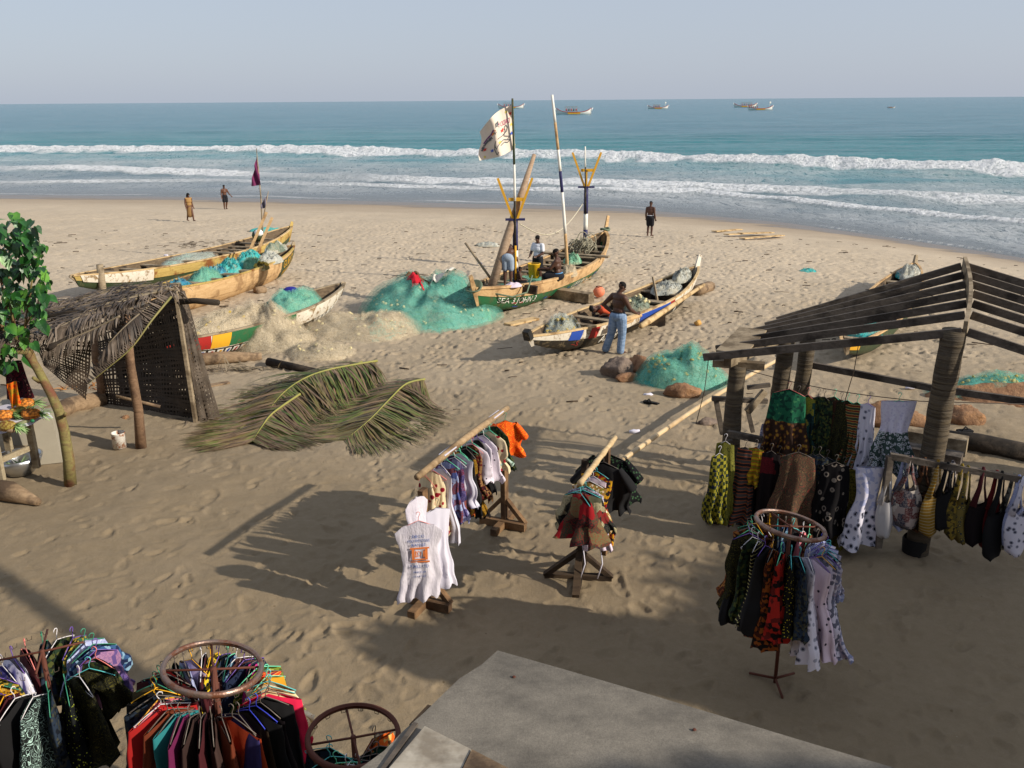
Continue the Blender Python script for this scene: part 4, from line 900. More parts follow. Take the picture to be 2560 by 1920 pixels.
person('boy in an orange shirt bending down inside the striped canoe', zc(cE,.36,.3,1526,806)+Vector((0,0,.02)), R(-70), {**SE, 'bel': (0,-.08,.22), 'che': (0,-.22,.34), 'uch': (0,-.33,.40), 'nek': (0,-.42,.42), 'hed': (0,-.54,.42), 'shL': (.17,-.32,.38), 'shR': (-.17,-.32,.38)}, [('t_shirt', m_corange), ('shorts', m_cblack)], s=.98)
# yellow bucket
c = zc(cD,.30,.1,1335,694); t_ = thing('bucket', 'yellow plastic bucket standing on the net in the big canoe', 'bucket', c)
m = M(); m.lathe([(0,0),(.17,0),(.2,.44),(.215,.45),(.215,.47),(.19,.47),(.16,.03),(0,.03)], 18); m.build('pail', plain('bucket_yellow', (226,180,40), rough=.4, var=.1), t_)
m = M(); m.tube([Vector((.21*math.cos(a), .21*math.sin(a)*.9-.02, .44+.02*math.sin(a))) for a in [math.pi*i/10 for i in range(11)]], .006, 4); m.build('handle', m_grey, t_)
# ------------------------------------------------------------ palm fronds, shelter, tree, fruit table
def f_leaf(n, a, b, c=None):
    co = n.coord(); w = n.noise(co, 3, 4, .6); col = n.ramp(w, [(.3, a), (.7, b)])
    if c: col = n.mix(n.rng(n.noise(co, 1.3, 4, .6), .5, .62), col, c)
    n.out(col, .55, .35)
lg = mat('frond_green', f_leaf, a=lin((58,74,34)), b=lin((104,112,52)), c=lin((112,96,60)))
lb = mat('frond_olive', f_leaf, a=lin((84,78,46)), b=lin((122,108,70)), c=lin((92,74,54)))
ld = mat('frond_brown', f_leaf, a=lin((84,66,50)), b=lin((134,110,86)))
lr = mat('rachis_green', f_leaf, a=lin((124,126,58)), b=lin((148,140,74)))
dr = mat('dry_leaf', f_leaf, a=lin((84,72,62)), b=lin((126,112,98)), c=lin((62,52,44)))
dr2 = mat('dry_leaf_dark', f_leaf, a=lin((70,60,50)), b=lin((104,92,80)), c=lin((52,44,38)))
drr = mat('dry_rachis', f_leaf, a=lin((104,92,74)), b=lin((128,114,90)))
def leaflet(m, a, d, L, w, sag, mi, rr, floor=None, seg=4):
    pts = []; p = Vector(a); d = Vector(d).normalized()
    for k in range(seg+1):
        pts.append(Vector(p)); d = (d+Vector((0,0,-sag))).normalized(); p = p+d*L/seg
        if floor is not None and p.z < floor: p.z = floor+rr.uniform(0,.03); d.z = max(d.z, 0)
    side = d.cross(Vector((0,0,1))); side = side.normalized() if side.length > .05 else Vector((1,0,0)); side = (side+Vector((rr.uniform(-.4,.4),rr.uniform(-.4,.4),rr.uniform(-.3,.5)))).normalized()
    vs = []; 
    for k, q in enumerate(pts):
        ww = w*(1-.9*(k/seg)**1.6)*(.6 if k == 0 else 1); vs += [q-side*ww/2, q+side*ww/2]
    m.add(vs, [(2*k, 2*k+1, 2*k+3, 2*k+2) for k in range(seg)], mi)
def frond(name, label, pts, n, L, w, mats, rmat, sag=(.15,.5), fwd=.6, seed=0, floor=True, parent=None, r0=.03, group=None, sides=(-1,1), lift=0.0, cat='palm frond', lenf=None):
    rr = random.Random(seed); P = [Vector(p) for p in pts]; root = parent
    if not parent: root = thing(name, label, cat, P[0], 0, group)
    def at(t):
        q = t*(len(P)-1); i = min(int(q), len(P)-2); f = q-i
        p0 = P[max(i-1,0)]; p1 = P[i]; p2 = P[i+1]; p3 = P[min(i+2,len(P)-1)]
        return .5*((2*p1)+(-p0+p2)*f+(2*p0-5*p1+4*p2-p3)*f*f+(-p0+3*p1-3*p2+p3)*f**3)
    m = M(); R_ = [at(i/24) for i in range(25)]; m.tube(R_, [r0*(1-.85*i/24) for i in range(25)], 6); m.build('rachis', rmat, root, world=True)
    for sd in sides:
        m = M()
        for i in range(n):
            t = .03+.97*(i+rr.random()*.6)/n; a = at(t); tg = (at(min(1,t+.01))-at(max(0,t-.01))).normalized(); s_ = tg.cross(Vector((0,0,1))).normalized()*sd
            e = (lenf(t) if lenf else (.36+.64*max(0,math.sin(math.pi*min(1,t*1.02)))**.7)); f = fwd+.5*t+rr.uniform(-.15,.15)
            d = s_+tg*f+Vector((0,0,lift+rr.uniform(-.1,.15)))
            mi = rr.choices(range(len(mats)), [4,2,2][:len(mats)])[0] if len(mats) > 1 else 0
            leaflet(m, a, d, L*e*rr.uniform(.8,1.1), w, rr.uniform(*sag), mi, rr, zg(a.x,a.y)+.015 if floor else None)
        o = m.build('leaflets', list(mats), root, world=True)
    return root
def fpts(px, hs): return [up(G(x, y+0), 0)+Vector((0,0,h)) for (x, y), h in zip(px, hs)]
frond('palm_frond', 'long cut palm frond on the sand, its stalk reaching the top of the pile', [V(943,902,19.6), V(827,923,18.7), V(757,948,18.1), V(700,990,17.3), G(655,1052,.05)], 400, 1.85, .05, (lg,lb,ld), lr, (.12,.5), .25, 1, group='cut palm fronds on the sand')
frond('palm_frond', 'cut palm frond nearest the clothes rails, stalk end pointing right', [V(1062,948,18.4), V(1015,960,18.1), V(972,1000,17.3), V(923,1050,16.0), G(862,1100,.04)], 340, 1.7, .05, (lb,lg,ld), lr, (.12,.5), .28, 2, group='cut palm fronds on the sand')
frond('palm_frond', 'browner cut palm frond spread towards the shelter, leftmost of the pile', [V(750,985,17.3), V(683,1032,16.5), V(655,1066,15.9), G(632,1102,.04)], 340, 1.6, .05, (ld,lb,lg), lr, (.1,.5), .35, 3, group='cut palm fronds on the sand')
frond('palm_frond', 'green palm frond under the others, its tips showing at the upper edge', [V(905,905,19.5), V(800,950,18.6), V(700,1010,17.2), G(600,1070,.05)], 260, 1.6, .05, (lb,lg,ld), lr, (.12,.5), .35, 4, group='cut palm fronds on the sand')

# shelter
pA0 = G(352,1118); pB0 = G(492,1053); pC0 = G(255,1013)
sh_ = thing('thatched_shelter', 'small shelter of rough poles with dried palm frond roof and woven walls', 'shelter', pA0)
def pl(px, py, Y): return V(px, py, Y)
A1 = pl(316,800,pA0.y); B1_ = pl(442,730,pB0.y); C1 = pl(236,830,pC0.y)
m_pole = wood('pole_bark', (136,108,84), (98,76,58), (78,58,46), bump=.7)
for a, b, r in ((pA0, A1, .085), (pC0, C1, .09)):
    m = M(); m.tube([a-Vector((0,0,.1)), a.lerp(b,.3)+Vector((.03,0,0)), a.lerp(b,.65)-Vector((.02,0,0)), b+Vector((0,0,.1))], [r*1.15,r,r*.95,r*.85], 9, rough=.05); m.build('post', m_pole, sh_, world=True)
m = M(); m.bar(pB0-Vector((0,0,.1)), B1_+Vector((0,0,.15)), .2, .06); m.build('board_post', m_grey, sh_, world=True)
m = M(); q = pB0+Vector((.2,.1,-.05)); m.tube([q, pl(448,712,pB0.y+.1)], [.05,.04], 6); m.build('post', m_darkw, sh_, world=True)
Yb = 15.5
D1 = pl(-60,905,12.7); E1 = pl(60,800,15.3)
for a, b, r in ((A1, pl(120,870,13.6), .05), (B1_, E1, .05), (A1, B1_, .05), (pl(430,757,pB0.y), pl(546,757,pB0.y-.3), .06), (pl(90,778+20,14.6), pl(250,763+15,14.9), .045)):
    m = M(); m.tube([a, a.lerp(b,.5)+Vector((0,0,.04)), b], r, 7, rough=.05); m.build('beam', m_dlog, sh_, world=True)
def roofp(u, v):                                # u from right edge (A-B) to the left, v from front to back
    f = A1.lerp(D1, u); b = B1_.lerp(E1+Vector((-1.2,0,0)), u); p = f.lerp(b, v); p.z += .1*math.sin(math.pi*v)+.06*math.sin(u*9)+.05*math.sin(v*7+u*4)+.06; return p
m = M(); m.grid(lambda u, v: roofp(u, v), 24, 10); m.build('roof_mat', dr2, sh_, world=True)
rr = random.Random(9)
for i in range(13):
    v = .96-.075*i+rr.uniform(-.02,.02); a = roofp(-.02+rr.uniform(-.04,.03), v)+Vector((0,0,.1)); pts = [a]+[roofp(.28*k, max(-.02,v+.02*k))+Vector((0,0,.08)) for k in (1,2,3)]
    frond('x', '', pts, 80, .6, .045, (dr,dr2,dr), drr, (.02,.28), .8, 20+i, floor=False, parent=sh_, r0=.02)
m = M()
for i in range(900):
    u = rr.random()*1.0; v = rr.random(); a = roofp(u, v)+Vector((0,0,.09+rr.uniform(-.02,.05))); th = rr.gauss(-.6,.7); leaflet(m, a, (-math.cos(th),math.sin(th),rr.uniform(-.05,.3)), rr.uniform(.25,.55), .035, rr.uniform(.1,.5), rr.choice((0,0,1)), rr)
m.build('thatch', [dr2, dr], sh_, world=True)
# drape hanging at the front, its stalk running diagonally down
pts = [pl(428,742,15.0), pl(380,800,14.5), pl(330,868,14.2), pl(270,920,14.0), pl(219,961,13.9)]
frond('x', '', pts, 60, .5, .045, (dr,dr), mat('rachis_old', f_leaf, a=lin((112,108,60)), b=lin((130,120,72))), (-.05,.1), .3, 51, floor=False, parent=sh_, r0=.022, sides=(1,), lift=.75)
pts = [pl(300,790,14.1), pl(240,820,14.0), pl(170,850,13.8), pl(110,880,13.6)]
frond('x', '', pts, 40, .36, .04, (dr,dr2,dr), drr, (.3,.8), .4, 52, floor=False, parent=sh_, r0=.022)
pts = [pl(380,760,14.8), pl(330,800,14.4), pl(280,850,14.1), pl(250,890,14.0)]
frond('x', '', pts, 60, .42, .045, (dr,dr2,dr), drr, (.3,.8), .4, 53, floor=False, parent=sh_, r0=.022)
def woven(name, c00, c10, c01, c11, nu, nv, mt, bulge=.12, hole=.4, parent=None, seed=0, skip=.04):
    rr = random.Random(seed); m = M(); W1 = ((Vector(c10)-Vector(c00)).length/nu)*(1-hole); 
    def P(u, v): 
        p = Vector(c00).lerp(c10, u).lerp(Vector(c01).lerp(c11, u), v); n_ = (Vector(c10)-Vector(c00)).cross(Vector(c01)-Vector(c00)).normalized()
        return p+n_*(bulge*math.sin(math.pi*v)*math.sin(math.pi*u)+.02*mnoise.noise(Vector((u*4+seed,v*4,0))))
    for i in range(nu):
        if rr.random() < skip: continue
        u = (i+.5)/nu; h_ = .5/nu*(1-hole*rr.uniform(.5,1.2)); N = 16; v0 = 0; v1 = rr.choice((1,1,1,.93))
        for k in range(N):
            a = v0+(v1-v0)*k/N; b = v0+(v1-v0)*(k+1)/N; j1 = .3/nu*math.sin(a*9+i); j2 = .3/nu*math.sin(b*9+i)
            m.add([P(u-h_+j1, a), P(u+h_+j1, a), P(u+h_+j2, b), P(u-h_+j2, b)], [(0,1,2,3)])
    for j in range(nv):
        if rr.random() < skip: continue
        v = (j+.5)/nv; h_ = .5/nv*(1-hole*rr.uniform(.5,1.2)); N = 12
        for k in range(N):
            a = k/N; b = (k+1)/N; j1 = .3/nv*math.sin(a*8+j); j2 = .3/nv*math.sin(b*8+j)
            n_ = Vector((0,-.006,0)); m.add([P(a, v-h_+j1)+n_, P(b, v-h_+j2)+n_, P(b, v+h_+j2)+n_, P(a, v+h_+j1)+n_], [(0,1,2,3)])
    return m.build(name, mt, parent, world=True)
wv = mat('woven_leaf', f_leaf, a=lin((38,30,24)), b=lin((64,53,44)))
woven('woven_wall', pC0+Vector((.1,0,0)), pB0+Vector((-.05,.1,0)), C1+Vector((.1,-.1,.2)), B1_, 34, 30, wv, -.15, .42, sh_, 1)
woven('woven_wall', pC0+Vector((.35,.12,0)), pB0+Vector((-.15,.25,.0)), C1+Vector((.3,.05,.2)), B1_+Vector((0,.15,0)), 26, 22, wv, -.1, .2, sh_, 2, 0)  # tighter second layer added behind the wall to darken the interior
woven('woven_wall', pB0+Vector((.05,0,0)), pB0+Vector((.42,.15,.0)), B1_+Vector((.03,0,0)), B1_+Vector((.12,.1,0)), 8, 34, dr2, 0, .3, sh_, 3)
woven('woven_hanging', pl(215,1000,15.4), pl(110,915,14.6), pl(232,850,15.2), pl(90,862,14.6), 22, 18, wv, .1, .45, sh_, 4)
for i in range(26):                                  # torn leaves at foot and top
    m = M() if i == 0 else m; a = pB0+Vector((rr.uniform(-.3,.5), rr.uniform(-.1,.3), .02)); leaflet(m, a, (rr.uniform(-1,1),rr.uniform(-1,1),.1), .35, .03, .1, 0, rr, a.z)
    leaflet(m, pl(rr.uniform(395,450), rr.uniform(715,740), 15.6), (rr.uniform(-1,1),rr.uniform(-1,1),rr.uniform(0,1)), .3, .03, .5, 0, rr)
m.build('torn_leaves', dr, sh_, world=True)
m = M(); a = pl(290,990,15.6); m.tube([a, a+Vector((.75,.1,-.25))], .03, 6); tag(m.build('cut_stick', m_log, None, world=True, loc=a), 'short stick lying inside the dark shelter', 'stick')
# paint tin
c = G(300,1118); t_ = thing('paint_tin', 'old white paint tin, open and rust stained, beside the shelter post', 'tin', c)
m = M(); m.lathe([(0,0),(.12,0),(.12,.27),(.126,.28),(.12,.29),(.108,.285),(.108,.02),(0,.02)], 18); m.build('can', mat('tin_stained', lambda n: (n.out(n.mix(n.rng(n.noise(n.coord(), 9, 6, .7), .5, .6), lin((216,210,200)), lin((150,96,60))), .5, .4), n.bump(n.noise(n.coord(), 20, 3), .2))), t_)
m = M(); m.lathe([(0,.15),(.107,.15)], 14); m.build('dark_residue', m_darkw, t_)
rock('pebble', 'small reddish stone on the ground in front of the shelter', G(315,1047), .07, 61, m_rock, cat='stone')

# tree at the left edge
tr = thing('broadleaf_tree', 'leaning young tree with big green leaves at the left edge', 'tree', G(176,1208)); Yt = G(176,1208).y
m_trunk = wood('tree_bark', (134,128,76), (104,84,60), (112,70,54), bump=.9)
tp = [(176,1212,0,.10),(172,1150,0,.09),(160,1080,.02,.085),(148,1030,0,.078),(128,985,.03,.07),(95,925,.05,.066),(68,880,.05,.06),(40,850,.1,.055),(0,815,.2,.045),(-60,770,.4,.03)]
m = M(); m.tube([pl(x, y, Yt+d) for x, y, d, r in tp], [r for *_, r in tp], 10, rough=.07)
for px, r in (([(95,925),(84,890),(72,860),(70,830)],.035), ([(64,876),(62,820),(72,760),(80,700)],.025), ([(40,850),(30,780),(20,700),(24,620)],.03), ([(68,880),(30,882),(-10,890),(-60,880)],.035), ([(20,800),(10,740),(-5,660)],.022), ([(60,820),(95,760),(100,700)],.014)):
    m.tube([pl(x, y, Yt+rr.uniform(-.1,.1)) for x, y in px], [r*(1-.6*i/len(px)) for i in range(len(px))], 6)
m.tube([pl(98,955,Yt-.05), pl(84,945,Yt-.35)], .03, 6); m.tube([pl(160,1040,Yt-.05), pl(164,1034,Yt-.25)], .03, 6)
m.build('trunk', m_trunk, tr, world=True)
def f_tleaf(n):
    oi = n.noise(n.coord(), 2.5, 2); w = n.ramp(oi, [(.3, lin((18,50,22))), (.5, lin((36,84,32))), (.72, lin((96,146,50)))]); n.out(w, .38, .5); n.bump(n.noise(n.coord(), 30, 2), .2)
    n.b.inputs['Transmission Weight'].default_value = 0
m = M(); rr = random.Random(33)
def tleaf(m, c, sz):
    nrm = Vector((rr.uniform(-.8,.9), rr.uniform(-1.2,.2), rr.uniform(-.2,1.1))).normalized(); dn = (Vector((rr.uniform(-.4,.4), rr.uniform(-.3,.3), -1))); dn = (dn-nrm*dn.dot(nrm)).normalized(); sd = dn.cross(nrm)
    sh = [(0,-.05),(.28,-.14),(.5,.1),(.42,.45),(.2,.75),(0,1.05)]; vs = [c+dn*(y*sz)+sd*(x*sz*.9)+nrm*(.12*sz*x) for x, y in sh]+[c+dn*(y*sz)-sd*(x*sz*.9)+nrm*(.12*sz*x) for x, y in sh[1:5]][::-1]
    m.add(vs, [(0,1,2,3,4,5),(0,5,6,7,8,9)], 0, False)
blobs = [(20,590,55,50),(60,600,50,45),(30,650,60,50),(85,650,40,50),(50,710,65,45),(100,730,32,60),(60,760,55,35),(100,800,26,40),(10,760,60,60),(20,850,50,40),(75,840,28,30),(-40,640,60,70),(-60,760,60,70),(10,910,26,40),(70,900,20,22),(-40,900,50,50)]
for bx, by, rx, ry in blobs:
    for _ in range(int(rx*ry/68)):
        a = rr.uniform(0,6.28); q = math.sqrt(rr.random()); tleaf(m, pl(bx+rx*q*math.cos(a), by+ry*q*math.sin(a)-8, Yt+rr.uniform(-.45,.5)), rr.choice((.08,.11,.14,.17,.2)))
m.build('crown', mat('tree_leaf', f_tleaf), tr, world=True)

# table with pineapples
m_tbl = wood('table_wood', (168,156,130), (132,116,92), (100,84,66), bump=.5)
L0 = G(9,1221); L1 = G(96,1189)
tb = thing('market_table', 'rough wooden table under a white cloth, pineapples on it', 'table', (L0+L1)/2)
H = .84; ex = (L1-L0).normalized(); ey = Vector((-ex.y, ex.x, 0)); O = L0.copy(); O.z = 0
T = lambda a, b, z: O+ex*a+ey*b+Vector((0,0,z))
LW = (L1-L0).length
for a, b in ((0,0),(LW,0),(LW+.05,.8),(0,.8)):
    m = M(); m.bar(T(a,b,-.03), T(a,b,H), .1, .09, (0,1,0)); m.build('leg', m_tbl, tb, world=True)
m = M(); m.bar(T(0,0,.3), T(LW,0,.35), .05, .09); m.build('stretcher', m_tbl, tb, world=True)
m = M(); m.bar(T(-.9,.4,H), T(LW+.3,.4,H), 1.0, .04); m.build('tabletop', m_tbl, tb, world=True)
m = M()
def cl(u, v):
    a = -.95+(LW+1.3)*u; b = -.16+1.12*v; z = H+.026+.006*math.sin(u*23)
    if v < .06 : z -= .05+.04*math.sin(u*14)**2+(.28 if u < .45 else 0)*(1-abs(u-.25)/.25 if u < .5 else 0); b = -.14
    return T(a, b, z+.0)
m.grid(cl, 40, 20); o = m.build('tablecloth', plain('cloth_white', (196,190,200), rough=.8, var=.1), None, world=True, loc=T(0,0,H)); tag(o, 'white plastic cloth with purple marks over the fruit table', 'tablecloth')
def f_pine(n, c1, c2):
    co = n.coord((1,1,1)); v = n.vor(co, 26, out=0); n.out(n.ramp(v, [(0, c2), (.35, c1), (.75, lin((110,70,30)))]), .6, .3); n.bump(v, -.8, .03)
pi1 = mat('pineapple_orange', f_pine, c1=lin((208,124,44)), c2=lin((236,170,80))); pi2 = mat('pineapple_green', f_pine, c1=lin((150,130,60)), c2=lin((190,170,90)))
m_pl = mat('pineapple_leaf', f_leaf, a=lin((96,140,84)), b=lin((168,196,128)))
def pineapple(label, c, d, mt, sz=1):
    t_ = thing('pineapple', label, 'pineapple', c, 0, 'pineapples on the table'); q = Vector(d).to_track_quat('Z','Y').to_matrix(); r_ = random.Random(int(c.x*97))
    m = M(); m.lathe([(0,-.13*sz),(.05*sz,-.125*sz),(.078*sz,-.07*sz),(.082*sz,0),(.072*sz,.07*sz),(.045*sz,.12*sz),(0,.13*sz)], 16, c, rot=q); m.build('fruit', mt, t_, world=True)
    m = M()
    for i in range(34):
        a = i*2.4; k = i/34; dd = q @ Vector((math.cos(a)*(1.1-.8*k), math.sin(a)*(1.1-.8*k), .75+1.2*k)); leaflet(m, c+q @ Vector((0,0,.11*sz)), dd, .17+.09*k, .03, r_.uniform(-.05,.2), 0, r_)
    m.build('leaf_crown', m_pl, t_, world=True)
zt = H+.11; 
for px, py, d, mt, lb in ((64,1009,(1,.25,.1),pi1,'orange pineapple, farthest right of the group on the table'),(78,1034,(1,.1,.05),pi1,'orange pineapple at the front right of the table'),(10,1038,(1,.2,.05),pi1,'brownish pineapple at the left edge of the picture'),(18,1065,(1,-.1,.05),pi2,'greenish pineapple nearest the table front'),(44,1030,(.8,.6,.1),pi2,'pineapple half hidden between the two orange ones')):
    p = atz(px, py, zt); pineapple(lb, p, d, mt, 1.12)
m = M(); p = atz(28,1077,H+.05); m.ball(p, (.07,.04,.035), 8, rot=Euler((0,0,.4)).to_matrix()); tag(m.build('potato', m_log, None, world=True, loc=p), 'small brown root lying on the front of the tablecloth', 'root')
m = M(); p = atz(81,1052,H+.06); m.ball(p, (.035,.03,.03), 8); tag(m.build('lime', plain('lime_green', (34,110,70)), None, world=True, loc=p), 'small green bottle cap or lime on the tablecloth', 'lime')
# things below and behind the table
c = G(52,1180); t_ = thing('metal_basin', 'big dented aluminium basin under the table with leaves in it', 'basin', c)
m = M(); m.lathe([(0,.02),(.2,.02),(.33,.2),(.36,.3),(.385,.3),(.35,.19),(.22,0),(0,0)], 24); m.build('bowl', mat('aluminium', lambda n: (n.out(lin((190,192,194)), .32, .5, .9), n.bump(n.noise(n.coord(), 6, 3), .4, .03))), t_)
m = M(); r_ = random.Random(4)
for i in range(30): leaflet(m, c+Vector((r_.uniform(-.1,.1),r_.uniform(-.1,.1),.08)), (r_.uniform(-1,1),r_.uniform(-1,1),.9), .22, .03, .1, 0, r_)
m.build('leaves', m_pl, t_, world=True)
c = G(118,1150); m = M(); m.box(c+Vector((0,.1,.42)), (.42,.42,.9), Matrix.Rotation(.35,3,'Z'), taper=.72, jit=.01); tag(m.build('concrete_block', plain('concrete', (160,152,136), rough=.95, var=.2, scale=5), None, world=True, loc=c), 'tapered concrete block standing behind the right table leg', 'block')
c = G(35,1120); m = M(); m.box(c+Vector((0,.3,.4)), (.5,.4,.8), Matrix.Rotation(.3,3,'Z'), jit=.01); tag(m.build('concrete_block', plain('concrete', (160,152,136)), None, world=True, loc=c), 'grey concrete block in the shade under the table', 'block')
m = M(); a = G(160,1106); m.add([a, a+Vector((.12,0,0)), a+Vector((-.04,.02,.42)), a+Vector((0,-.05,0))], [(0,1,2),(1,3,2),(3,0,2)], 0, False); tag(m.build('wood_splinter', m_pale, None, world=True, loc=a), 'pointed wood splinter stuck in the sand right of the table', 'wood')
def hangcloth(name, label, cat, P, mt, wav=.03, n=(14,18), k=11):
    P = [Vector(p) for p in P]; nrm = (P[1]-P[0]).cross(P[2]-P[0]).normalized(); m = M()
    m.grid(lambda u, v: P[0].lerp(P[1],u).lerp(P[2].lerp(P[3],u),v)+nrm*(wav*math.sin(u*k+v*2)*(.3+v)), *n); return tag(m.build(name, mt, None, world=True, loc=P[0]), label, cat)
def f_mottle(n, cols, scale): n.out(n.ramp(n.vor(n.coord(), scale, out=0), [(i/(len(cols)-.5), c) for i, c in enumerate(cols)], 'CONSTANT'), .9, .1)
hangcloth('patterned_cloth', 'dark red and black patterned cloth hanging behind the pineapples', 'cloth', [pl(12,905,14.3), pl(54,900,14.3), pl(15,1000,14.5), pl(86,995,14.3)], mat('cloth_darkred', f_mottle, cols=(lin((18,12,14)), lin((70,20,30)), lin((30,14,18)), lin((120,90,80))), scale=16))
hangcloth('orange_cloth', 'bright orange and yellow cloth hanging in front of the dark red one', 'cloth', [pl(16,960,14.0), pl(42,952,14.0), pl(26,1020,14.1), pl(52,1010,14.0)], mat('cloth_orange', f_mottle, cols=(lin((200,60,20)), lin((230,110,30)), lin((180,140,40)), lin((60,30,20))), scale=12))
m = M(); r_ = random.Random(8); c = G(190,975)
for i in range(60): leaflet(m, c+Vector((r_.uniform(-.5,.6),r_.uniform(-.2,.2),.03)), (r_.uniform(-1,1),r_.uniform(-1,1),.5), .25, .05, .3, 0, r_, c.z)
tag(m.build('leaf_litter', mat('litter_leaf', f_leaf, a=lin((190,130,60)), b=lin((130,84,50))), None, world=True, loc=c), None, None, None, 'stuff')
m = M(); r_ = random.Random(18); c = G(590,925)
for i in range(90): leaflet(m, c+Vector((r_.gauss(0,.55),r_.gauss(0,.12),.03)), (r_.uniform(-1,1),r_.uniform(-.3,.3),.2), .4, .03, .2, 0, r_, c.z)
tag(m.build('dry_leaf_litter', drr, None, world=True, loc=c), None, None, None, 'stuff')
# ------------------------------------------------------------ clothes on rails and rims
m_rim = mat('rusty_rim', lambda n: (n.out(n.mix(n.rng(n.noise(n.coord(), 8, 6, .7), .45, .6), lin((150,128,116)), lin((104,62,40))), .42, .5, n.rng(n.noise(n.coord(), 8, 6, .7), .45, .6, .85, .2)), n.bump(n.noise(n.coord(), 60, 3), .2)))
m_rust = plain('rust', (92,50,36), rough=.75, bump=.4)
m_wire = plain('wire', (70,58,48), rough=.6)
HC = {k: plain('hanger_'+k, c, rough=.35, var=.05) for k, c in dict(green=(60,140,110), mint=(110,214,170), purple=(110,80,160), white=(220,214,214), yellow=(226,166,30), pink=(228,130,120), wire=(110,100,92), blue=(60,70,190), aqua=(90,190,190)).items()}
def fab(key, base, cols=None, kind=None, scale=14, rough=.9):
    scale = scale*1.6 if kind == 'cells' else scale*1.25
    def fn(n):
        co = n.coord(); b = lin(base); c = b
        if cols:
            cs = [lin(q) for q in cols]
            if kind == 'cells': c = n.ramp(n.math('FRACT', n.math('MULTIPLY', n.vor(co, scale, out=1), 1)), [(i/(len(cs)+1), q) for i, q in enumerate([b]+cs)], 'CONSTANT')
            elif kind == 'dots': c = n.ramp(n.vor(co, scale, out=0), [(0, cs[0]), (.2, cs[-1]), (.34, b)], 'CONSTANT')
            elif kind == 'swirl':
                q = n.math('FRACT', n.math('MULTIPLY', n.noise(co, scale*.28, 1, .5, 1.6), 9)); c = n.ramp(q, [(0, b), (.45, cs[0]), (.62, b), (.86, cs[-1])], 'CONSTANT')
            elif kind == 'band': c = n.ramp(n.math('FRACT', n.math('ADD', n.math('MULTIPLY', n.noise(co, 4, 3), .5), n.noise(n.coord((.3,.3,1)), scale*.12, 1))) if 0 else n.wave(n.coord((1,1,1)), scale*.05, 1.6, 'BANDS', 'Z'), [(i/(len(cs)+1), q) for i, q in enumerate([b]+cs)], 'CONSTANT')
            elif kind == 'check':
                ch = n.new('TexChecker'); n.put(ch.inputs['Vector'], co); ch.inputs['Scale'].default_value = scale; n.put(ch.inputs[1], b); n.put(ch.inputs[2], cs[0]); c = n.mix(n.rng(n.vor(co, scale*.8, out=0), .25, .26, 1, 0), ch.outputs[0], cs[-1])
            elif kind == 'patch':
                v = n.new('TexVoronoi', distance='CHEBYCHEV'); n.put(v.inputs['Vector'], co); v.inputs['Scale'].default_value = scale
                c = n.ramp(v.outputs[1], [(i/(len(cs)+1), q) for i, q in enumerate([b]+cs)], 'CONSTANT')
                c = n.mix(n.rng(n.noise(co, 60, 2, .5), .5, .52, 0, .4), c, b)
        w = n.noise(n.coord((1,1,.4)), 9, 5, .6); n.out(c, rough, .12); n.bump(w, .5, .02)
    return mat('fabric_'+key, fn)
# outlines: list of (v, half width) from top to hem
SH = dict(skirt=[(0,.15),(.08,.16),(.5,.2),(1,.25)], dress=[(0,.17),(.12,.16),(.35,.13),(.42,.135),(.7,.2),(1,.26)], shirt=[(0,.12),(.05,.2),(.2,.22),(1,.24)], sack=[(0,.15),(.05,.22),(.12,.215),(.3,.17),(.6,.18),(1,.205)], tank=[(0,.12),(.25,.14),(.4,.2),(1,.2)],
  top=[(0,.14),(.3,.15),(1,.2)], shorts=[(0,.15),(.3,.2),(1,.24)], pants=[(0,.13),(.3,.18),(1,.2)], long=[(0,.18),(.3,.2),(1,.22)], strap=[(0,.08),(.18,.13),(.45,.12),(1,.22)])
def interp(pr, v):
    for (a, x), (b, y) in zip(pr, pr[1:]):
        if v <= b: return x+(y-x)*(v-a)/(b-a)
    return pr[-1][1]
def cloth_mesh(m, kind, L, wk, T, seed, slope=.25, z0=-.12, n=26, nv=18, sway=.0):
    n = 44; nv = 20
    r = random.Random(seed); pr = SH[kind]; ph = r.uniform(0, 6); kf = r.choice((6,7,8,9,11)); j = r.uniform(-.03,.03); sw = r.uniform(-.05,.05)+sway; tw = r.uniform(-.25,.25)
    def fn(u, v):
        a = u*2*math.pi; W_ = interp(pr, v)*wk; fold = 1+(.22+.42*v)*math.sin(kf*a+ph+v*1.6+1.2*math.sin(2*a+ph))*(.35+v)+.35*mnoise.noise(Vector((math.cos(a)*1.6+seed, math.sin(a)*1.6, v*2.2)))*v; t_ = T*(.25+.75*v**.7)*fold
        x = W_*math.cos(a)*(1+.05*v*math.sin(3*a+ph))+.09*wk*mnoise.noise(Vector((seed*1.7, v*2.4, 0)))*v+.05*mnoise.noise(Vector((seed, v*5, math.cos(a)*2)))*v; y = t_*math.sin(a)+.02*math.sin(x*16+ph)*v
        z = z0-abs(x)*slope*(1-v)-v*L
        if v > .95: z += .024*math.sin(kf*a+ph)+j*math.cos(a)
        if kind in ('shorts','pants') and v > .35 and abs(math.cos(a)) < .3: z += L*(v-.35)*(1-abs(math.cos(a))/.3)
        ca, sa = math.cos(tw*v), math.sin(tw*v)
        return Vector((x*ca-y*sa+sw*v*v*.6, x*sa+y*ca+sw*v*v*.5, z))
    m.grid(fn, n, nv, closeu=True)
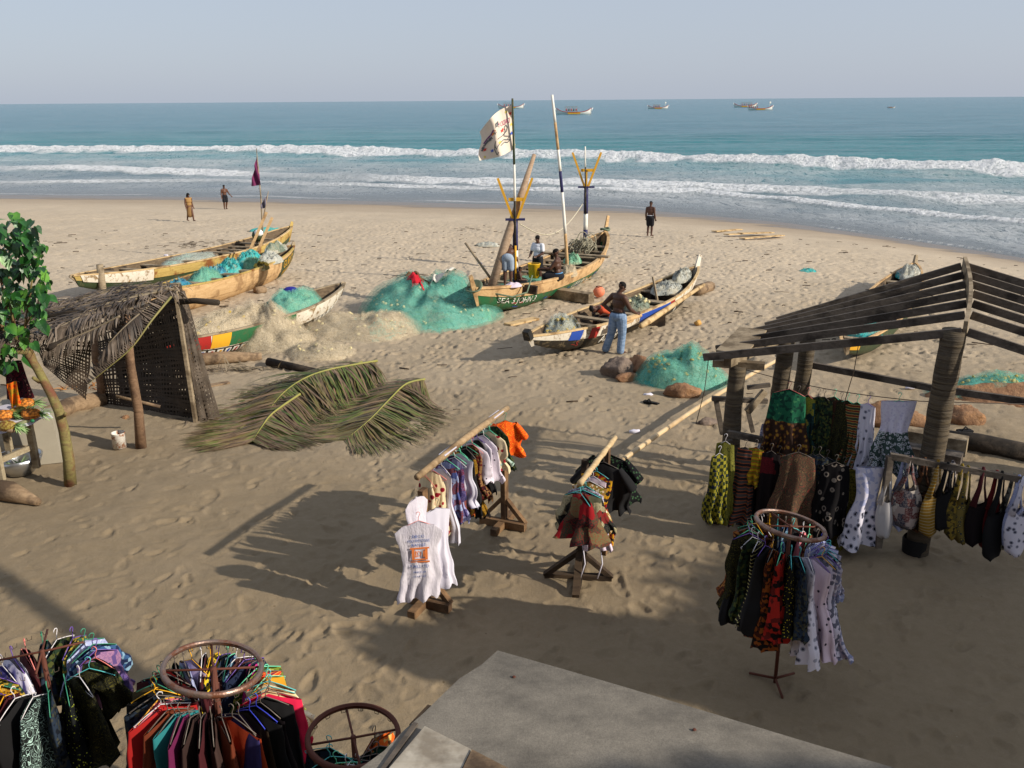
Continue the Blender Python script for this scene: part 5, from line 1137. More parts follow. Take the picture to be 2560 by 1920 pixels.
def hanger_mesh(m, w=.2, drop=.09, r=.005):
    m.tube([Vector((.022*math.cos(a), 0, .0+.022*math.sin(a))) for a in [math.radians(d) for d in (200,150,90,40,0,-40)]]+[Vector((0,0,-.05)), Vector((0,0,-.085))], r, 5)
    m.tube([Vector((0,0,-.085)), Vector((w*.5,0,-.085-drop*.45)), Vector((w,0,-.085-drop)), Vector((w*.94,0,-.1-drop)), Vector((-w*.94,0,-.1-drop)), Vector((-w,0,-.085-drop)), Vector((-w*.5,0,-.085-drop*.45))], r, 5, closed=True)
def garment(name, label, cat, p, rz, kind, L, mt, hc='wire', wk=1.0, T=.05, seed=0, group=None, sleeves=0, hang=True, slope=.3, z0=None, n=26, nv=18, sway=0, tilt=0):
    t_ = thing(name, label, cat, p, rz, group); t_.rotation_euler = (tilt, 0, rz)
    if hang: m = M(); hanger_mesh(m, .15*wk, r=.0038); m.build('hanger', HC[hc], t_)
    m = M(); cloth_mesh(m, kind, L, wk, T, seed, slope, -.10 if z0 is None else z0, n, nv, sway); m.build('cloth', mt, t_)
    if sleeves:
        for sg in (-1,1):
            m = M(); a = Vector((sg*.13*wk,0,-.15)); b = a+Vector((sg*.12*wk,0,-sleeves-.06)); m.tube([a, a.lerp(b,.5), b], [.05,.085,.10], 10, cap=False, flat=.55); m.build('sleeve', mt, t_)
    return t_
def rim_rack(label, c, rad, tilt, post_r=.02, feet=True, rm=None, thin=False):
    g = zg(c.x, c.y); t_ = thing('rim_rack', label, 'clothes rack', (c.x, c.y, g), 0, 'round clothes racks'); h = c.z-g; RT = Euler(tilt).to_matrix(); cc = Vector((0,0,h))
    m = M(); m.tube([cc+RT @ Vector((rad*math.cos(a), rad*math.sin(a), 0)) for a in [2*math.pi*i/48 for i in range(48)]], .009 if thin else .019, 8, closed=True, flat=1.35)
    if not thin: m.tube([cc+RT @ Vector(((rad-.017)*math.cos(a), (rad-.017)*math.sin(a), .012)) for a in [2*math.pi*i/48 for i in range(48)]], .006, 5, closed=True); m.build('rim', rm or m_rim, t_)
    for a0 in (.3, 1.9):
        m = M(); m.tube([cc+RT @ Vector((rad*math.cos(a0), rad*math.sin(a0), -.01)), cc+Vector((0,0,-.015)), cc-RT @ Vector((rad*math.cos(a0), rad*math.sin(a0), .01))], .009, 6); m.build('cross_bar', m_rust, t_)
    m = M(); m.tube([Vector((0,0,0)), cc], post_r, 8); m.build('post', m_rust, t_)
    for a in (0.5, 2.6, 4.7): m = M(); m.tube([Vector((0,0,.05)), Vector((.28*math.cos(a), .28*math.sin(a), .015))], .014, 6); m.build('foot', m_rust, t_)
    r = random.Random(int(rad*1000))
    for i in range(16):                            # wire loops under the rim
        a = 2*math.pi*i/16; m = M(); q = cc+RT @ Vector((rad*math.cos(a), rad*math.sin(a), -.02)); e = Vector((-math.sin(a), math.cos(a), 0))
        m.tube([q-e*.02, q-e*.015-Vector((0,0,.03)), q+e*.015-Vector((0,0,.03)), q+e*.02], .003, 4); m.build('wire_loop', m_wire, t_)
    return t_, RT
def around(c, RT, rad, items, where, group, seed=0, a0=0, span=2*math.pi, wk=1.25, out=.05, dz=-.075):
    r = random.Random(seed); N = len(items)
    for i, it in enumerate(items):
        nm, desc, mt, kind, L = it[:5]; hc = it[5] if len(it) > 5 else r.choice(('green','purple','white','wire','mint')); a = a0+span*(i+.5)/N+r.uniform(-.03,.03)
        e = RT @ Vector(((rad+out)*math.cos(a), (rad+out)*math.sin(a), dz)); p = Vector(c)+e
        garment(nm, desc+' '+where, nm.replace('hanging_','').replace('_',' '), p, a+r.gauss(0,.3), kind, L*r.uniform(.8,1.12), mt, hc, wk*r.uniform(.85,1.1), r.uniform(.06,.11), seed*50+i, group, n=20, nv=14, sway=r.uniform(-.02,.06), slope=.42)

F_ = fab
def two(key, top, bot, tcols, bcols, zs, sc=26, dotb=True):
    def fn(n):
        co = n.coord(); ct = n.ramp(n.math('FRACT', n.vor(co, sc, out=1)), [(0, lin(top)), (.55, lin(tcols[0])), (.8, lin(tcols[-1]))], 'CONSTANT'); v = n.vor(co, sc*.55, out=0)
        cb = n.ramp(v, [(0, lin(bcols[0])), (.3, lin(bcols[-1])), (.46, lin(bot))], 'CONSTANT'); sp = n.new('SeparateXYZ'); n.put(sp.inputs[0], co)
        n.out(n.mix(n.rng(sp.outputs[2], zs-.004, zs+.004, 1, 0), ct, cb), .9, .12); n.bump(n.noise(n.coord((1,1,.4)), 9, 5, .6), .5, .02)
    return mat('fabric_'+key, fn)
dk = F_('dark_leaf', (22,26,22), ((34,50,34),(70,74,36)), 'cells', 22); dk2 = F_('dark_blue_print', (20,24,32), ((36,46,60),(60,60,50)), 'cells', 26); dk3 = F_('dark_olive_print', (30,30,20), ((74,70,30),(20,20,18)), 'swirl', 30)
blk = plain('fabric_black', (16,15,17), rough=.9, var=.1); mar = plain('fabric_maroon', (64,16,22), rough=.9); red = plain('fabric_red', (160,24,22), rough=.85, var=.1); ora = plain('fabric_orange', (150,52,18), rough=.9); teal = plain('fabric_teal', (36,116,120), rough=.85, var=.15)
pink = plain('fabric_pink', (214,120,130), rough=.9); mag = plain('fabric_magenta', (178,40,120), rough=.9); crim = plain('fabric_crimson', (214,26,70), rough=.8, var=.1); vio = plain('fabric_violet', (92,84,160), rough=.9); rustc = plain('fabric_rust', (104,44,20), rough=.9); oliv = plain('fabric_khaki', (70,62,38), rough=.9)
navy = plain('fabric_navy', (20,30,56), rough=.9); brn = plain('fabric_brown', (48,30,26), rough=.9); whi = plain('fabric_white', (206,202,214), rough=.9, var=.08); grn = plain('fabric_dark_green', (28,64,48), rough=.9); lil = plain('fabric_lilac', (176,160,190), rough=.9)
wprint = F_('white_print', (196,192,206), ((120,124,150),(160,150,168)), 'cells', 24); wdot = F_('white_dots', (204,200,212), ((70,70,84),(150,150,165)), 'dots', 11); ltb = F_('pale_blue_swirl', (160,166,200), ((120,128,170),(190,194,214)), 'swirl', 24)
leo = F_('leopard', (214,188,140), ((120,80,50),(226,206,166)), 'dots', 22); yel = F_('yellow_print', (204,176,40), ((40,60,30),(30,30,60)), 'dots', 18); gold = F_('gold_print', (166,120,30), ((90,60,20),(190,150,60)), 'cells', 30); batik = F_('batik', (52,88,62), ((150,130,50),(30,40,40)), 'cells', 24)
bluep = F_('blue_print', (50,80,120), ((30,40,70),(120,150,170)), 'cells', 20); redp = F_('red_print', (92,30,28), ((130,96,60),(44,18,22)), 'cells', 26); purp = F_('purple_print', (88,70,120), ((150,110,140),(50,40,80)), 'patch', 9)
# --- left-edge rack: bent ring with patterned shorts and skirts
c = V(104,1625,6.12); t1, RT = rim_rack('round rack at the bottom left corner, hung with dark patterned shorts', c, .31, (R(2),R(-3),0), rm=m_rust, thin=True)
W1 = 'on the bottom left round rack'
around(c, RT, .33, [
 ('hanging_shorts','dark green batik shorts facing outwards, rightmost', dk3,'shorts',.46,'aqua'), ('hanging_shorts','black leaf print shorts behind the rightmost pair', dk,'shorts',.5,'pink'), ('hanging_skirt','purple and black skirt at the far right side',purp,'skirt',.5,'purple'),
 ('hanging_shorts','blue print shorts at the far side',bluep,'shorts',.45,'green'), ('hanging_skirt','pale swirl print skirt at the back',ltb,'skirt',.5,'green'), ('hanging_skirt','green batik skirt at the back left',batik,'skirt',.5,'purple'),
 ('hanging_skirt','dark leaf print skirt at the upper left',dk,'skirt',.5,'white'), ('hanging_shorts','dark blue shorts at the upper left',dk2,'shorts',.45,'green'), ('hanging_skirt','maroon skirt at the upper left edge',mar,'skirt',.52,'pink'), ('hanging_shorts','white dotted shorts at the left edge',wdot,'shorts',.45,'purple'),
 ('hanging_skirt','violet skirt at the left edge of the picture',vio,'skirt',.55,'white'), ('hanging_skirt','leafy green skirt at the left edge',batik,'skirt',.6,'purple'), ('hanging_skirt','gold print skirt at the lower left',gold,'skirt',.75,'green'), ('hanging_skirt','orange and black print skirt at the lower left',redp,'skirt',.8,'purple'),
 ('hanging_skirt','long plain brown red skirt',mar,'skirt',.8,'yellow'), ('hanging_trousers','black trousers beside the brown red skirt',blk,'pants',.85,'white'), ('hanging_skirt','black and white scroll print skirt',F_('scroll',(26,30,30),((170,200,190),(60,70,66)),'swirl',26),'skirt',.75,'white'),
 ('hanging_trousers','black trousers with green trim',dk2,'pants',.75,'green'), ('hanging_shorts','dark shorts with yellow flecks, lower right',F_('flecks',(24,26,26),((190,200,60),(40,44,40)),'dots',30),'shorts',.62,'green'), ('hanging_shorts','olive and grey shorts at the lower right',dk3,'shorts',.6,'white')],
 W1, 'clothes on the bottom left round rack', 1, a0=R(-15))
# --- big rim with plain skirts
c = V(532,1669,5.71); t2, RT = rim_rack('round rack topped by a chrome bicycle rim, full of plain coloured skirts', c, .355, (R(-4),R(9),0), post_r=.028)
W2 = 'under the chrome bicycle rim'
around(c, RT, .36, [
 ('hanging_skirt','crimson pink skirt, rightmost',crim,'long',.85,'wire'), ('hanging_skirt','leopard print skirt',leo,'skirt',.42,'aqua'), ('hanging_blouse','cream spotted top behind the leopard skirt',F_('cream_spot',(226,208,176),((150,110,80),(226,208,176)),'dots',14),'top',.3,'aqua'), ('hanging_blouse','mustard blouse at the far right',plain('fabric_mustard',(196,140,30),rough=.9),'top',.5,'mint'),
 ('hanging_blouse','orange and red striped top inside',F_('ored',(206,70,40),((230,150,60),(120,40,60)),'band',90),'top',.55), ('hanging_skirt','olive green ruffled skirt inside',F_('lime',(104,120,40),((60,80,30),(150,150,70)),'cells',20),'skirt',.5), ('hanging_skirt','pink and navy skirt at the back',mag,'skirt',.55), ('hanging_skirt','navy skirt at the back',navy,'skirt',.6),
 ('hanging_skirt','brown white spotted skirt at the back',F_('brspot',(70,40,40),((200,180,170),(120,80,70)),'dots',40),'skirt',.5), ('hanging_blouse','blue print top at the upper left',bluep,'top',.45), ('hanging_blouse','dark teal print top at the left',dk2,'top',.5), ('hanging_skirt','yellow edged maroon skirt',yel,'skirt',.5,'yellow'), ('hanging_skirt','maroon skirt at the upper left',mar,'skirt',.6,'white'),
 ('hanging_blouse','lilac blouse at the left',lil,'top',.5,'yellow'), ('hanging_skirt','pale violet print skirt at the left',ltb,'skirt',.5,'wire'), ('hanging_skirt','dark green gathered skirt',grn,'skirt',.7,'wire'), ('hanging_skirt','bright red gathered skirt at the left',red,'skirt',.65,'wire'), ('hanging_skirt','long wine red skirt, leftmost',mar,'long',.95,'wire'),
 ('hanging_skirt','blue skirt behind the khaki one',navy,'long',.95,'green'), ('hanging_skirt','khaki gathered skirt',oliv,'long',.95,'green'), ('hanging_skirt','black skirt left of the pink one',blk,'long',.95,'yellow'), ('hanging_skirt','dark teal skirt at the lower left',dk2,'long',.95,'wire'), ('hanging_skirt','pink skirt at the lower left',pink,'long',.95,'yellow'), ('hanging_skirt','bright red skirt right of the pink one',red,'long',.9,'white'),
 ('hanging_skirt','orange skirt between red and teal',rustc,'long',.8,'wire'), ('hanging_skirt','turquoise skirt at the front',teal,'long',.95,'wire'), ('hanging_skirt','magenta skirt at the front',plain('fabric_magdark',(96,22,66),rough=.9),'long',.95,'wire'), ('hanging_skirt','dusty brown skirt at the front',brn,'long',.95,'wire'), ('hanging_skirt','wine coloured skirt at the front centre',mar,'long',1.0,'wire'),
 ('hanging_skirt','grey brown skirt right of centre',F_('gbrown',(60,44,40)),'long',.95,'wire'), ('hanging_skirt','rust orange skirt at the front right',rustc,'long',.95,'wire'), ('hanging_skirt','burnt orange skirt at the front right',ora,'long',1.0,'wire'), ('hanging_skirt','violet blue skirt at the lower right',plain('fabric_viod',(48,44,96),rough=.9),'long',.9,'wire'), ('hanging_skirt','dark brown skirt at the lower right',F_('dbrown',(44,34,24)),'long',.95,'blue'),
 ('hanging_skirt','black skirt at the lower right',blk,'long',.95,'blue'), ('hanging_skirt','black wine edged skirt at the right',F_('blackwine',(20,14,18)),'long',.95,'wire'), ('hanging_skirt','black skirt beside the crimson pink one',blk,'long',.9,'wire')],
 W2, 'skirts under the chrome bicycle rim', 2, a0=R(-2))
# --- small nearly empty rim
c = V(883,1840,5.43); t3, RT = rim_rack('small rust red rim rack at the bottom, nearly empty', c, .33, (R(2),R(3),0), rm=m_rust)
W3 = 'on the nearly empty rust red rim'
around(c, RT, .33, [('hanging_blouse','dark teal top at the left side',dk2,'top',.5,'aqua'), ('hanging_skirt','black green skirt at the front',F_('bgreen',(20,40,42)),'skirt',.6,'aqua'), ('hanging_blouse','yellow green top at the front edge',yel,'top',.45,'mint'), ('hanging_skirt','grey check skirt at the front right',wdot,'skirt',.5,'white'), ('hanging_skirt','maroon skirt at the right side',mar,'skirt',.6,'white'), ('hanging_skirt','black skirt at the back',blk,'skirt',.6,'wire'), ('hanging_skirt','navy skirt inside',navy,'skirt',.6,'wire'), ('hanging_skirt','dark green skirt inside',grn,'skirt',.6,'wire'), ('hanging_skirt','orange and tan print skirt at the right',F_('tanor',(196,160,90),((206,90,30),(90,60,40)),'cells',12),'skirt',.55,'wire')], W3, 'clothes on the rust red rim', 3, a0=R(165), span=R(250), out=-.15, dz=-.03, wk=1.45)
# --- right rim rack with patterned dresses
c = V(1976,1313,8.07); t4, RT = rim_rack('round rack under a bicycle rim in front of the pavilion, dark and white print clothes', c, .345, (R(-3),R(10),0), rm=m_rim)
W4 = 'on the round rack before the pavilion'
its = []
cols = [('white grey print dress',wprint,'aqua'),('pale blue ruffled dress',ltb,'purple'),('white and grey flower dress',wdot,'blue'),('grey patterned skirt',ltb,'wire'),('dark red skirt seen inside the rim',redp,'mint'),('pink red top inside the rim',pink,'white'),('black top inside the rim',blk,'aqua'),('blue grey top at the far side',bluep,'wire'),('dark blue top at the far left',dk2,'aqua'),
 ('ochre print dress at the far left',gold,'yellow'),('brown patterned dress at the left',redp,'white'),('dark red ruffled top at the left',mar,'yellow'),('green black top at the left',dk,'green'),('orange and brown dress, leftmost',F_('obrown',(110,60,30),((60,30,20),(150,100,50)),'cells',26),'wire'),('black dress beside the leftmost one',blk,'green'),('dark olive long skirt',dk3,'purple'),
 ('black trousers with yellow hem',dk,'white'),('black and cream striped dress',F_('bcream',(24,22,20),((180,170,110),(30,26,24)),'band',60),'white'),('black long skirt left of the orange strip',blk,'purple'),('black and orange strip dress at the front',F_('bor',(24,16,12),((120,62,22),(60,26,16)),'cells',20),'wire'),('red and black long dress at the front',F_('rbl',(26,16,16),((150,34,26),(90,26,22)),'cells',14),'mint'),
 ('black and yellow dress at the front',F_('bye',(22,22,18),((190,170,40),(30,28,22)),'dots',30),'aqua'),('black printed skirt right of centre',dk2,'aqua'),('white dress with black drawings at the front',wdot,'white'),('white pink dress, longest at the front right',F_('wpink',(208,190,204),((60,56,70),(208,190,204)),'dots',9),'purple'),('grey white dress with palm print',F_('gwp',(186,180,194),((90,90,104),(186,180,194)),'cells',16),'yellow'),('white dress at the lower right',wprint,'purple'),('white and black speckled dress, rightmost',F_('wspk',(196,194,204),((30,30,34),(120,120,130)),'cells',34),'aqua')]
for i, (d, mt, hc) in enumerate(cols): its.append(('hanging_dress' if 'dress' in d else 'hanging_skirt' if 'skirt' in d else 'hanging_trousers' if 'trousers' in d else 'hanging_blouse', d, mt, 'dress' if 'dress' in d else 'pants' if 'trousers' in d else 'skirt' if 'skirt' in d else 'top', (.95 if i > 12 else .6), hc))
around(c, RT, .345, its, W4, 'clothes on the round rack before the pavilion', 4, a0=R(-20), wk=1.0, out=.05)

# --- rail of dresses with the white flour-sack shirts
m_beam = wood('beam_wood', (176,150,116), (140,114,84), (110,88,64), bump=.7); m_postw = wood('post_wood', (134,104,74), (100,76,54), (80,60,44), bump=.6)
g0 = G(1068,1508); g1 = G(1262,1312); hz_ = 1.55
tr_ = thing('clothes_rail', 'wooden clothes rail on two braced posts, white shirts at its near end', 'clothes rack', g0)
d_ = (g1-g0); d_.z = 0; dn = d_.normalized(); pn = Vector((-dn.y, dn.x, 0))
for g in (g0, g1):
    m = M(); m.bar(g, g+Vector((0,0,hz_)), .13, .07, pn); m.build('post', m_postw, tr_, world=True)
    m = M(); m.bar(g-pn*.36-dn*.07+Vector((0,0,.06)), g+pn*.36-dn*.07+Vector((0,0,.06)), .1, .11); m.bar(g-dn*.4+Vector((0,0,.055)), g+dn*.35+Vector((0,0,.055)), .1, .1); m.build('foot_beam', m_postw, tr_, world=True)
    for sg in (-1,1): m = M(); m.bar(g+pn*sg*.34-dn*.02+Vector((0,0,.08)), g+pn*sg*.04-dn*.02+Vector((0,0,.42)), .08, .06); m.build('brace', m_postw, tr_, world=True)
ga = g0-dn*.12; gb = g1+dn*.12; m = M(); m.tube([Vector((ga.x,ga.y,hz_+.04)), Vector(((ga.x+gb.x)/2,(ga.y+gb.y)/2,hz_+.07)), Vector((gb.x,gb.y,hz_+.05))], [.042,.048,.042], 8, rough=.06); m.build('rail', m_beam, tr_, world=True)
def onrail(t, dx=0, dz=0): p = ga.lerp(gb, t)+pn*dx; p.z = hz_+.03+dz; return p
rzr = math.atan2(pn.y, pn.x)
GA = 'garments on the wooden rail'
star = F_('cream_star', (214,196,160), ((120,20,36),(150,40,50)), 'dots', 9); patchp = F_('purple_patch', (120,110,150), ((60,50,96),(96,40,60),(150,150,180)), 'patch', 8); ws = F_('white_sketch', (206,196,206), ((60,56,66),(206,196,206)), 'dots', 12)
lst = [(.10,'hanging_dress','cream dress with dark red stars, nearest on the rail',star,'strap',.82,'pink'),(.17,'hanging_dress','second cream and red star dress, partly hidden',star,'strap',.8,'pink'),(.25,'hanging_dress','violet and blue patchwork dress',patchp,'strap',.88,'white'),(.31,'hanging_dress','blue checked patchwork dress',F_('bluep2',(70,80,130),((110,60,60),(150,160,190)),'patch',10),'strap',.85,'mint'),
 (.38,'hanging_dress','blue and rust patchwork dress',F_('bpr',(60,56,96),((130,70,50),(40,40,70)),'patch',11),'strap',.85,'mint'),(.44,'hanging_dress','orange blue strappy dress',F_('obs',(160,80,40),((60,60,110),(190,150,60)),'patch',14),'strap',.85,'mint'),(.51,'hanging_dress','black dress with mustard hem',F_('bmust',(28,24,26),((150,110,30),(28,24,26)),'patch',5),'strap',.95,'green'),(.57,'hanging_shirt','pale printed shirt in the middle of the rail',ws,'shirt',.5,'mint'),
 (.64,'hanging_shirt','long white sketched shirt before the orange one',ws,'shirt',.8,'purple'),(.71,'hanging_shirt','black and white shirt',F_('bws',(40,36,42),((190,180,190),(40,36,42)),'dots',14),'shirt',.5,'green'),(.78,'hanging_shirt','grey green leaf print shirt',F_('ggl',(120,140,124),((170,190,176),(90,110,96)),'cells',26),'shirt',.45,'green')]
for i, (t, nm, d, mt, k, L, hc) in enumerate(lst): garment(nm, d+' of the wooden rail' if 'rail' not in d else d, nm[8:], onrail(t,.03), rzr-R(12)+R(random.uniform(-14,14)), k, L, mt, hc, 1.25, .075, 300+i, GA)
for i, (t, mt_, k, L, d) in enumerate(((.21,whi,'dress',.95,'plain white dress, lowest hem, near the near post'),(.35,patchp,'strap',.8,'violet patchwork dress between two blue ones'),(.41,whi,'dress',.7,'white dress behind the patchwork dresses'),(.475,blk,'strap',.9,'black dress beside the mustard hemmed one'),(.54,redp,'strap',.75,'red print dress right of the mustard hemmed one'),(.61,blk,'strap',.7,'black dress before the sketched shirt'),(.675,ws,'shirt',.6,'pale shirt behind the long sketched one'),(.75,star,'shirt',.55,'cream and red shirt near the far post'),(.83,dk,'shirt',.55,'dark leaf shirt next to the orange one'))):
    garment('hanging_'+('shirt' if k == 'shirt' else 'dress'), d+', on the wooden rail', 'shirt' if k == 'shirt' else 'dress', onrail(t,-.03), rzr-R(12)+R(random.uniform(-16,16)), k, L, mt_, ('wire','white','mint','wire','pink')[i % 5], 1.2, .075, 370+i, GA)
p = onrail(.93,-.05); garment('hanging_shirt','bright orange and red printed shirt at the far end of the rail','shirt', p, R(10), 'shirt', .55, F_('orange_print',(222,84,20),((240,140,40),(180,40,30)),'swirl',16), 'green', 1.15, .09, 350, GA, sleeves=.16)
for i, (t, lb) in enumerate(((.30,'white paper strip lying on the wooden rail near its middle'),(.86,'white rag tied at the far end of the wooden rail'))):
    p = onrail(t,0,.05); m = M(); m.bar(p-dn*.16, p+dn*.16, .09, .012); tag(m.build('paper_strip', whi, None, world=True, loc=p), lb, 'paper')
# white flour-sack shirts
m_ink = plain('blue_ink', (54,90,160), rough=.9, var=.1); m_inko = plain('orange_ink', (216,120,60), rough=.9, var=.1); sack = mat('sack_cotton', lambda n: (n.out(n.mix(n.rng(n.noise(n.coord((1,1,.5)), 6, 5), .4, .7), lin((206,200,208)), lin((184,178,190))), .95, .1), n.bump(n.noise(n.coord((1,1,.3)), 12, 6, .7), .8, .03)))
def sack_shirt(label, p, rz, L, hc, printed=True, wk=1.25, seed=5):
    t_ = garment('hanging_shirt', label, 'shirt', p, rz, 'sack', L, sack, hc, wk, .045, seed, 'white sack shirts')
    # front faces local -y; print lies on that face
    VV = [tuple(v.co) for v in [c_ for c_ in bpy.data.objects if c_.parent == t_ and c_.name.startswith('cloth')][0].data.vertices]
    def srf(x, z):                                # follow the drape of the front face
        ys_ = [q[1] for q in VV if abs(q[0]-x) < .035 and abs(q[2]-z) < .05]; return Vector((x, (min(ys_) if ys_ else -.09)-.012, z))
    for txt, h_, zc_, w_, mt in (('DECO',.034,-.27,.14,m_ink),('AGO FREEZONE',.034,-.325,.26,m_ink),('RANGE',.034,-.375,.16,m_ink),('D',.07,-.49,.05,m_inko),('R MILL LTD',.04,-.645,.21,m_ink),('PREMIUM',.024,-.72,.14,m_ink),('50 KG NET',.022,-.775,.15,m_ink)):
        if not printed: break
        vs, fs = text_polys(txt); x0 = min(v.x for v in vs); x1 = max(v.x for v in vs)
        m = M(); m.add([srf(-.01+((v.x-x0)/(x1-x0)-.5)*w_, zc_+(v.y-.35)*h_*1.4) for v in vs], fs, 0, False); m.build('printed_words', mt, t_)
    if printed:
        m = M()
        for x0, x1, z0, z1 in ((-.11,.11,-.43,-.41),(-.09,.09,-.565,-.55),(-.11,.11,-.60,-.578),(-.09,-.06,-.55,-.43),(.06,.09,-.55,-.43),(-.055,-.04,-.53,-.45),(.04,.055,-.53,-.45)):
            m.add([srf(x0,z0), srf(x1,z0), srf(x1,z1), srf(x0,z1)], [(0,1,2,3)], 0, False)
        m.build('printed_logo', m_inko, t_)
p = V(1047,1305,9.2); sack_shirt('white sleeveless sack shirt with blue and orange print, front of the rail', V(1045,1284,9.15), R(8), 1.0, 'pink')
sack_shirt('white folded sack shirt behind the printed one at the rail end', V(1040,1222,9.35), R(50), .95, 'wire', False, .8, 6)
garment('hanging_dress','plain white dress hanging lowest behind the printed sack shirt','dress', V(1092,1250,9.55), R(25), 'dress', 1.05, whi, 'wire', .95, .06, 7, GA)

# --- bamboo rail on a single post
g = G(1448,1448); tb2 = thing('bamboo_rail', 'bamboo clothes rail on one braced post, short patchwork skirts at its near end', 'clothes rack', g)
a = V(1450,1209,9.62); b = V(1538,1094,10.95); m = M(); N = 14; m.tube([a.lerp(b,i/N) for i in range(N+1)], [.034 if i % 3 else .042 for i in range(N+1)], 8); bam = wood('bamboo', (200,176,136), (170,142,104), bump=.2); m.build('rail', bam, tb2, world=True)
dn2 = (b-a); dn2.z = 0; dn2.normalize(); pn2 = Vector((-dn2.y, dn2.x, 0)); zt2 = a.lerp(b,.15).z-.03
q = Vector((a.lerp(b,.12).x, a.lerp(b,.12).y, 0)); m = M(); m.bar(g, Vector((g.x+.06,g.y+.14,zt2)), .09, .07, pn2); m.build('post', m_darkw, tb2, world=True)
q = a.lerp(b,.75); m = M(); m.bar(Vector((q.x,q.y,.0)), Vector((q.x,q.y,q.z)), .09, .07, pn2); m.build('post', m_postw, tb2, world=True)
for k, (dx, dy) in enumerate(((-.45,.05),(.42,-.03),(-.08,-.48),(.1,.45))):
    m = M(); e = g+Vector((dx,dy,.04)); m.bar(g+Vector((0,0,.42)), e, .09, .06); m.bar(g+Vector((dx*.1,dy*.1,.04)), e, .09, .07); m.build('foot_brace', m_darkw, tb2, world=True)
GB = 'garments on the bamboo rail'; rz2 = math.atan2(pn2.y, pn2.x)
redk = F_('red_black_patch', (130,24,28), ((60,60,44),(36,34,30),(96,90,60)), 'patch', 5.5); blp = F_('black_cream_patch', (70,70,54), ((24,22,26),(150,140,110),(120,24,28)), 'patch', 7)
for i, (t, nm, d, mt, k, L, hc, wk, T, rzo) in enumerate((
 (.02,'hanging_skirt','short red and black patchwork skirt, nearest on the bamboo rail',redk,'skirt',.5,'aqua',1.5,.2,-40),(.08,'hanging_skirt','short black and cream patchwork skirt beside the red one on the bamboo rail',blp,'skirt',.5,'aqua',1.5,.2,10),(.16,'hanging_blouse','grey net sleeved top wrapped in plastic on the bamboo rail',F_('gnet',(150,146,158),((110,104,120),(180,176,186)),'cells',40),'shirt',.5,'aqua',1.1,.1,0),
 (.26,'hanging_dress','cream printed short dress on the bamboo rail',F_('creamp',(206,190,160),((150,110,60),(120,110,40)),'cells',28),'dress',.68,'white',1.3,.12,5),(.36,'hanging_dress','white pink dress with long laces hanging from the bamboo rail',F_('wpk',(208,192,206)),'dress',.95,'white',1.0,.08,0),(.46,'hanging_dress','long dress with yellow and red flower hem on the bamboo rail',F_('yrf',(40,34,36),((200,150,30),(150,40,40)),'cells',18),'dress',.95,'aqua',1.25,.1,-5),
 (.66,'hanging_shirt','black velvet shirt on the bamboo rail',blk,'shirt',.62,'wire',1.6,.13,0),(.84,'hanging_shirt','black shirt with green edge, farthest on the bamboo rail',F_('bge',(18,18,20),((18,18,20),(60,90,60)),'dots',20),'shirt',.6,'wire',1.65,.13,4))):
    garment(nm, d, nm[8:], a.lerp(b,t)-Vector((0,0,.05)), rz2+R(rzo), k, L, mt, hc, wk, T, 400+i, GB, sleeves=(.2 if nm == 'hanging_shirt' else 0))
m = M(); q = a.lerp(b,.36)
for dx in (-.12,.1): m.tube([q+Vector((dx,-.05,-1.05)), q+Vector((dx+.03,-.1,-1.3)), q+Vector((dx-.03,-.12,-1.5))], .008, 4)
tag(m.build('dress_laces', whi, None, world=True, loc=q), 'two long white laces dangling below the white pink dress', 'laces')
# ------------------------------------------------------------ pavilion of palm trunks and rafters
R0 = V(2413,820,10.7); R1 = V(2411,657,13.4); E0 = V(1759,893,12.2); E1 = V(1945,800,14.1)
pv = thing('beach_pavilion', 'open pavilion with bare dark rafters on palm trunk posts', 'pavilion', G(2285,1378))
m_raft = wood('rafter_wood', (112,102,92), (80,72,64), (58,52,47), bump=.6)
def f_ptrunk(n):
    w = n.rng(n.noise(n.coord((.5,.5,13)), 2.2, 3, .6, .3), .4, .6); q = n.noise(n.coord((1,1,3)), 4, 6, .7)
    n.out(n.mix(n.rng(q, .35, .7), n.mix(w, lin((66,57,46)), lin((100,88,70))), lin((92,84,74))), .95, .1); n.bump(n.math('ADD', n.math('MULTIPLY', w, .6), q), .6, .03)
m_ptr = mat('palm_trunk', f_ptrunk)
def ptrunk(foot, top, r0, r1, seed=0):
    r = random.Random(seed); N = 26; pts = []; rad = []
    for i in range(N+1):
        t_ = i/N; p = Vector(foot).lerp(top, t_)+Vector((.03*math.sin(t_*4+seed),.02*math.sin(t_*5),0)); pts.append(p); rad.append((r0+(r1-r0)*t_)*(1+(.012 if i % 2 else -.008)+r.uniform(-.02,.02)))
    m = M(); m.tube(pts, rad, 14, rough=.02); return m.build('palm_post', m_ptr, pv, world=True)
f0 = G(2285,1382); ptrunk(f0-Vector((0,0,.1)), Vector((R0.x-.05,R0.y+.12,R0.z-.05)), .155, .15, 1)
m = M(); m.lathe([(.16,0),(.175,.2),(.16,.24)], 12, f0); m.build('post_sleeve', plain('black_tar', (24,22,22), rough=.8), pv, world=True)
P1 = V(1846,914,12.3); ptrunk((P1.x,P1.y,-.1), P1, .14, .12, 2)
P2 = V(1963,850,13.1); ptrunk((P2.x,P2.y,-.1), P2, .13, .125, 3)
P3 = V(2014,846,13.6); ptrunk((P3.x,P3.y,-.1), P3, .125, .12, 4)
rdg = lambda t: R0.lerp(R1, t)+Vector((.05*math.sin(math.pi*t)*1.5, 0, 0))
m = M()
for i in range(8): m.bar(rdg(i/8)+Vector((0,0,-.04)), rdg((i+1)/8+.01)+Vector((0,0,-.04)), .05, .26)
m.build('ridge_board', m_grey, pv, world=True)
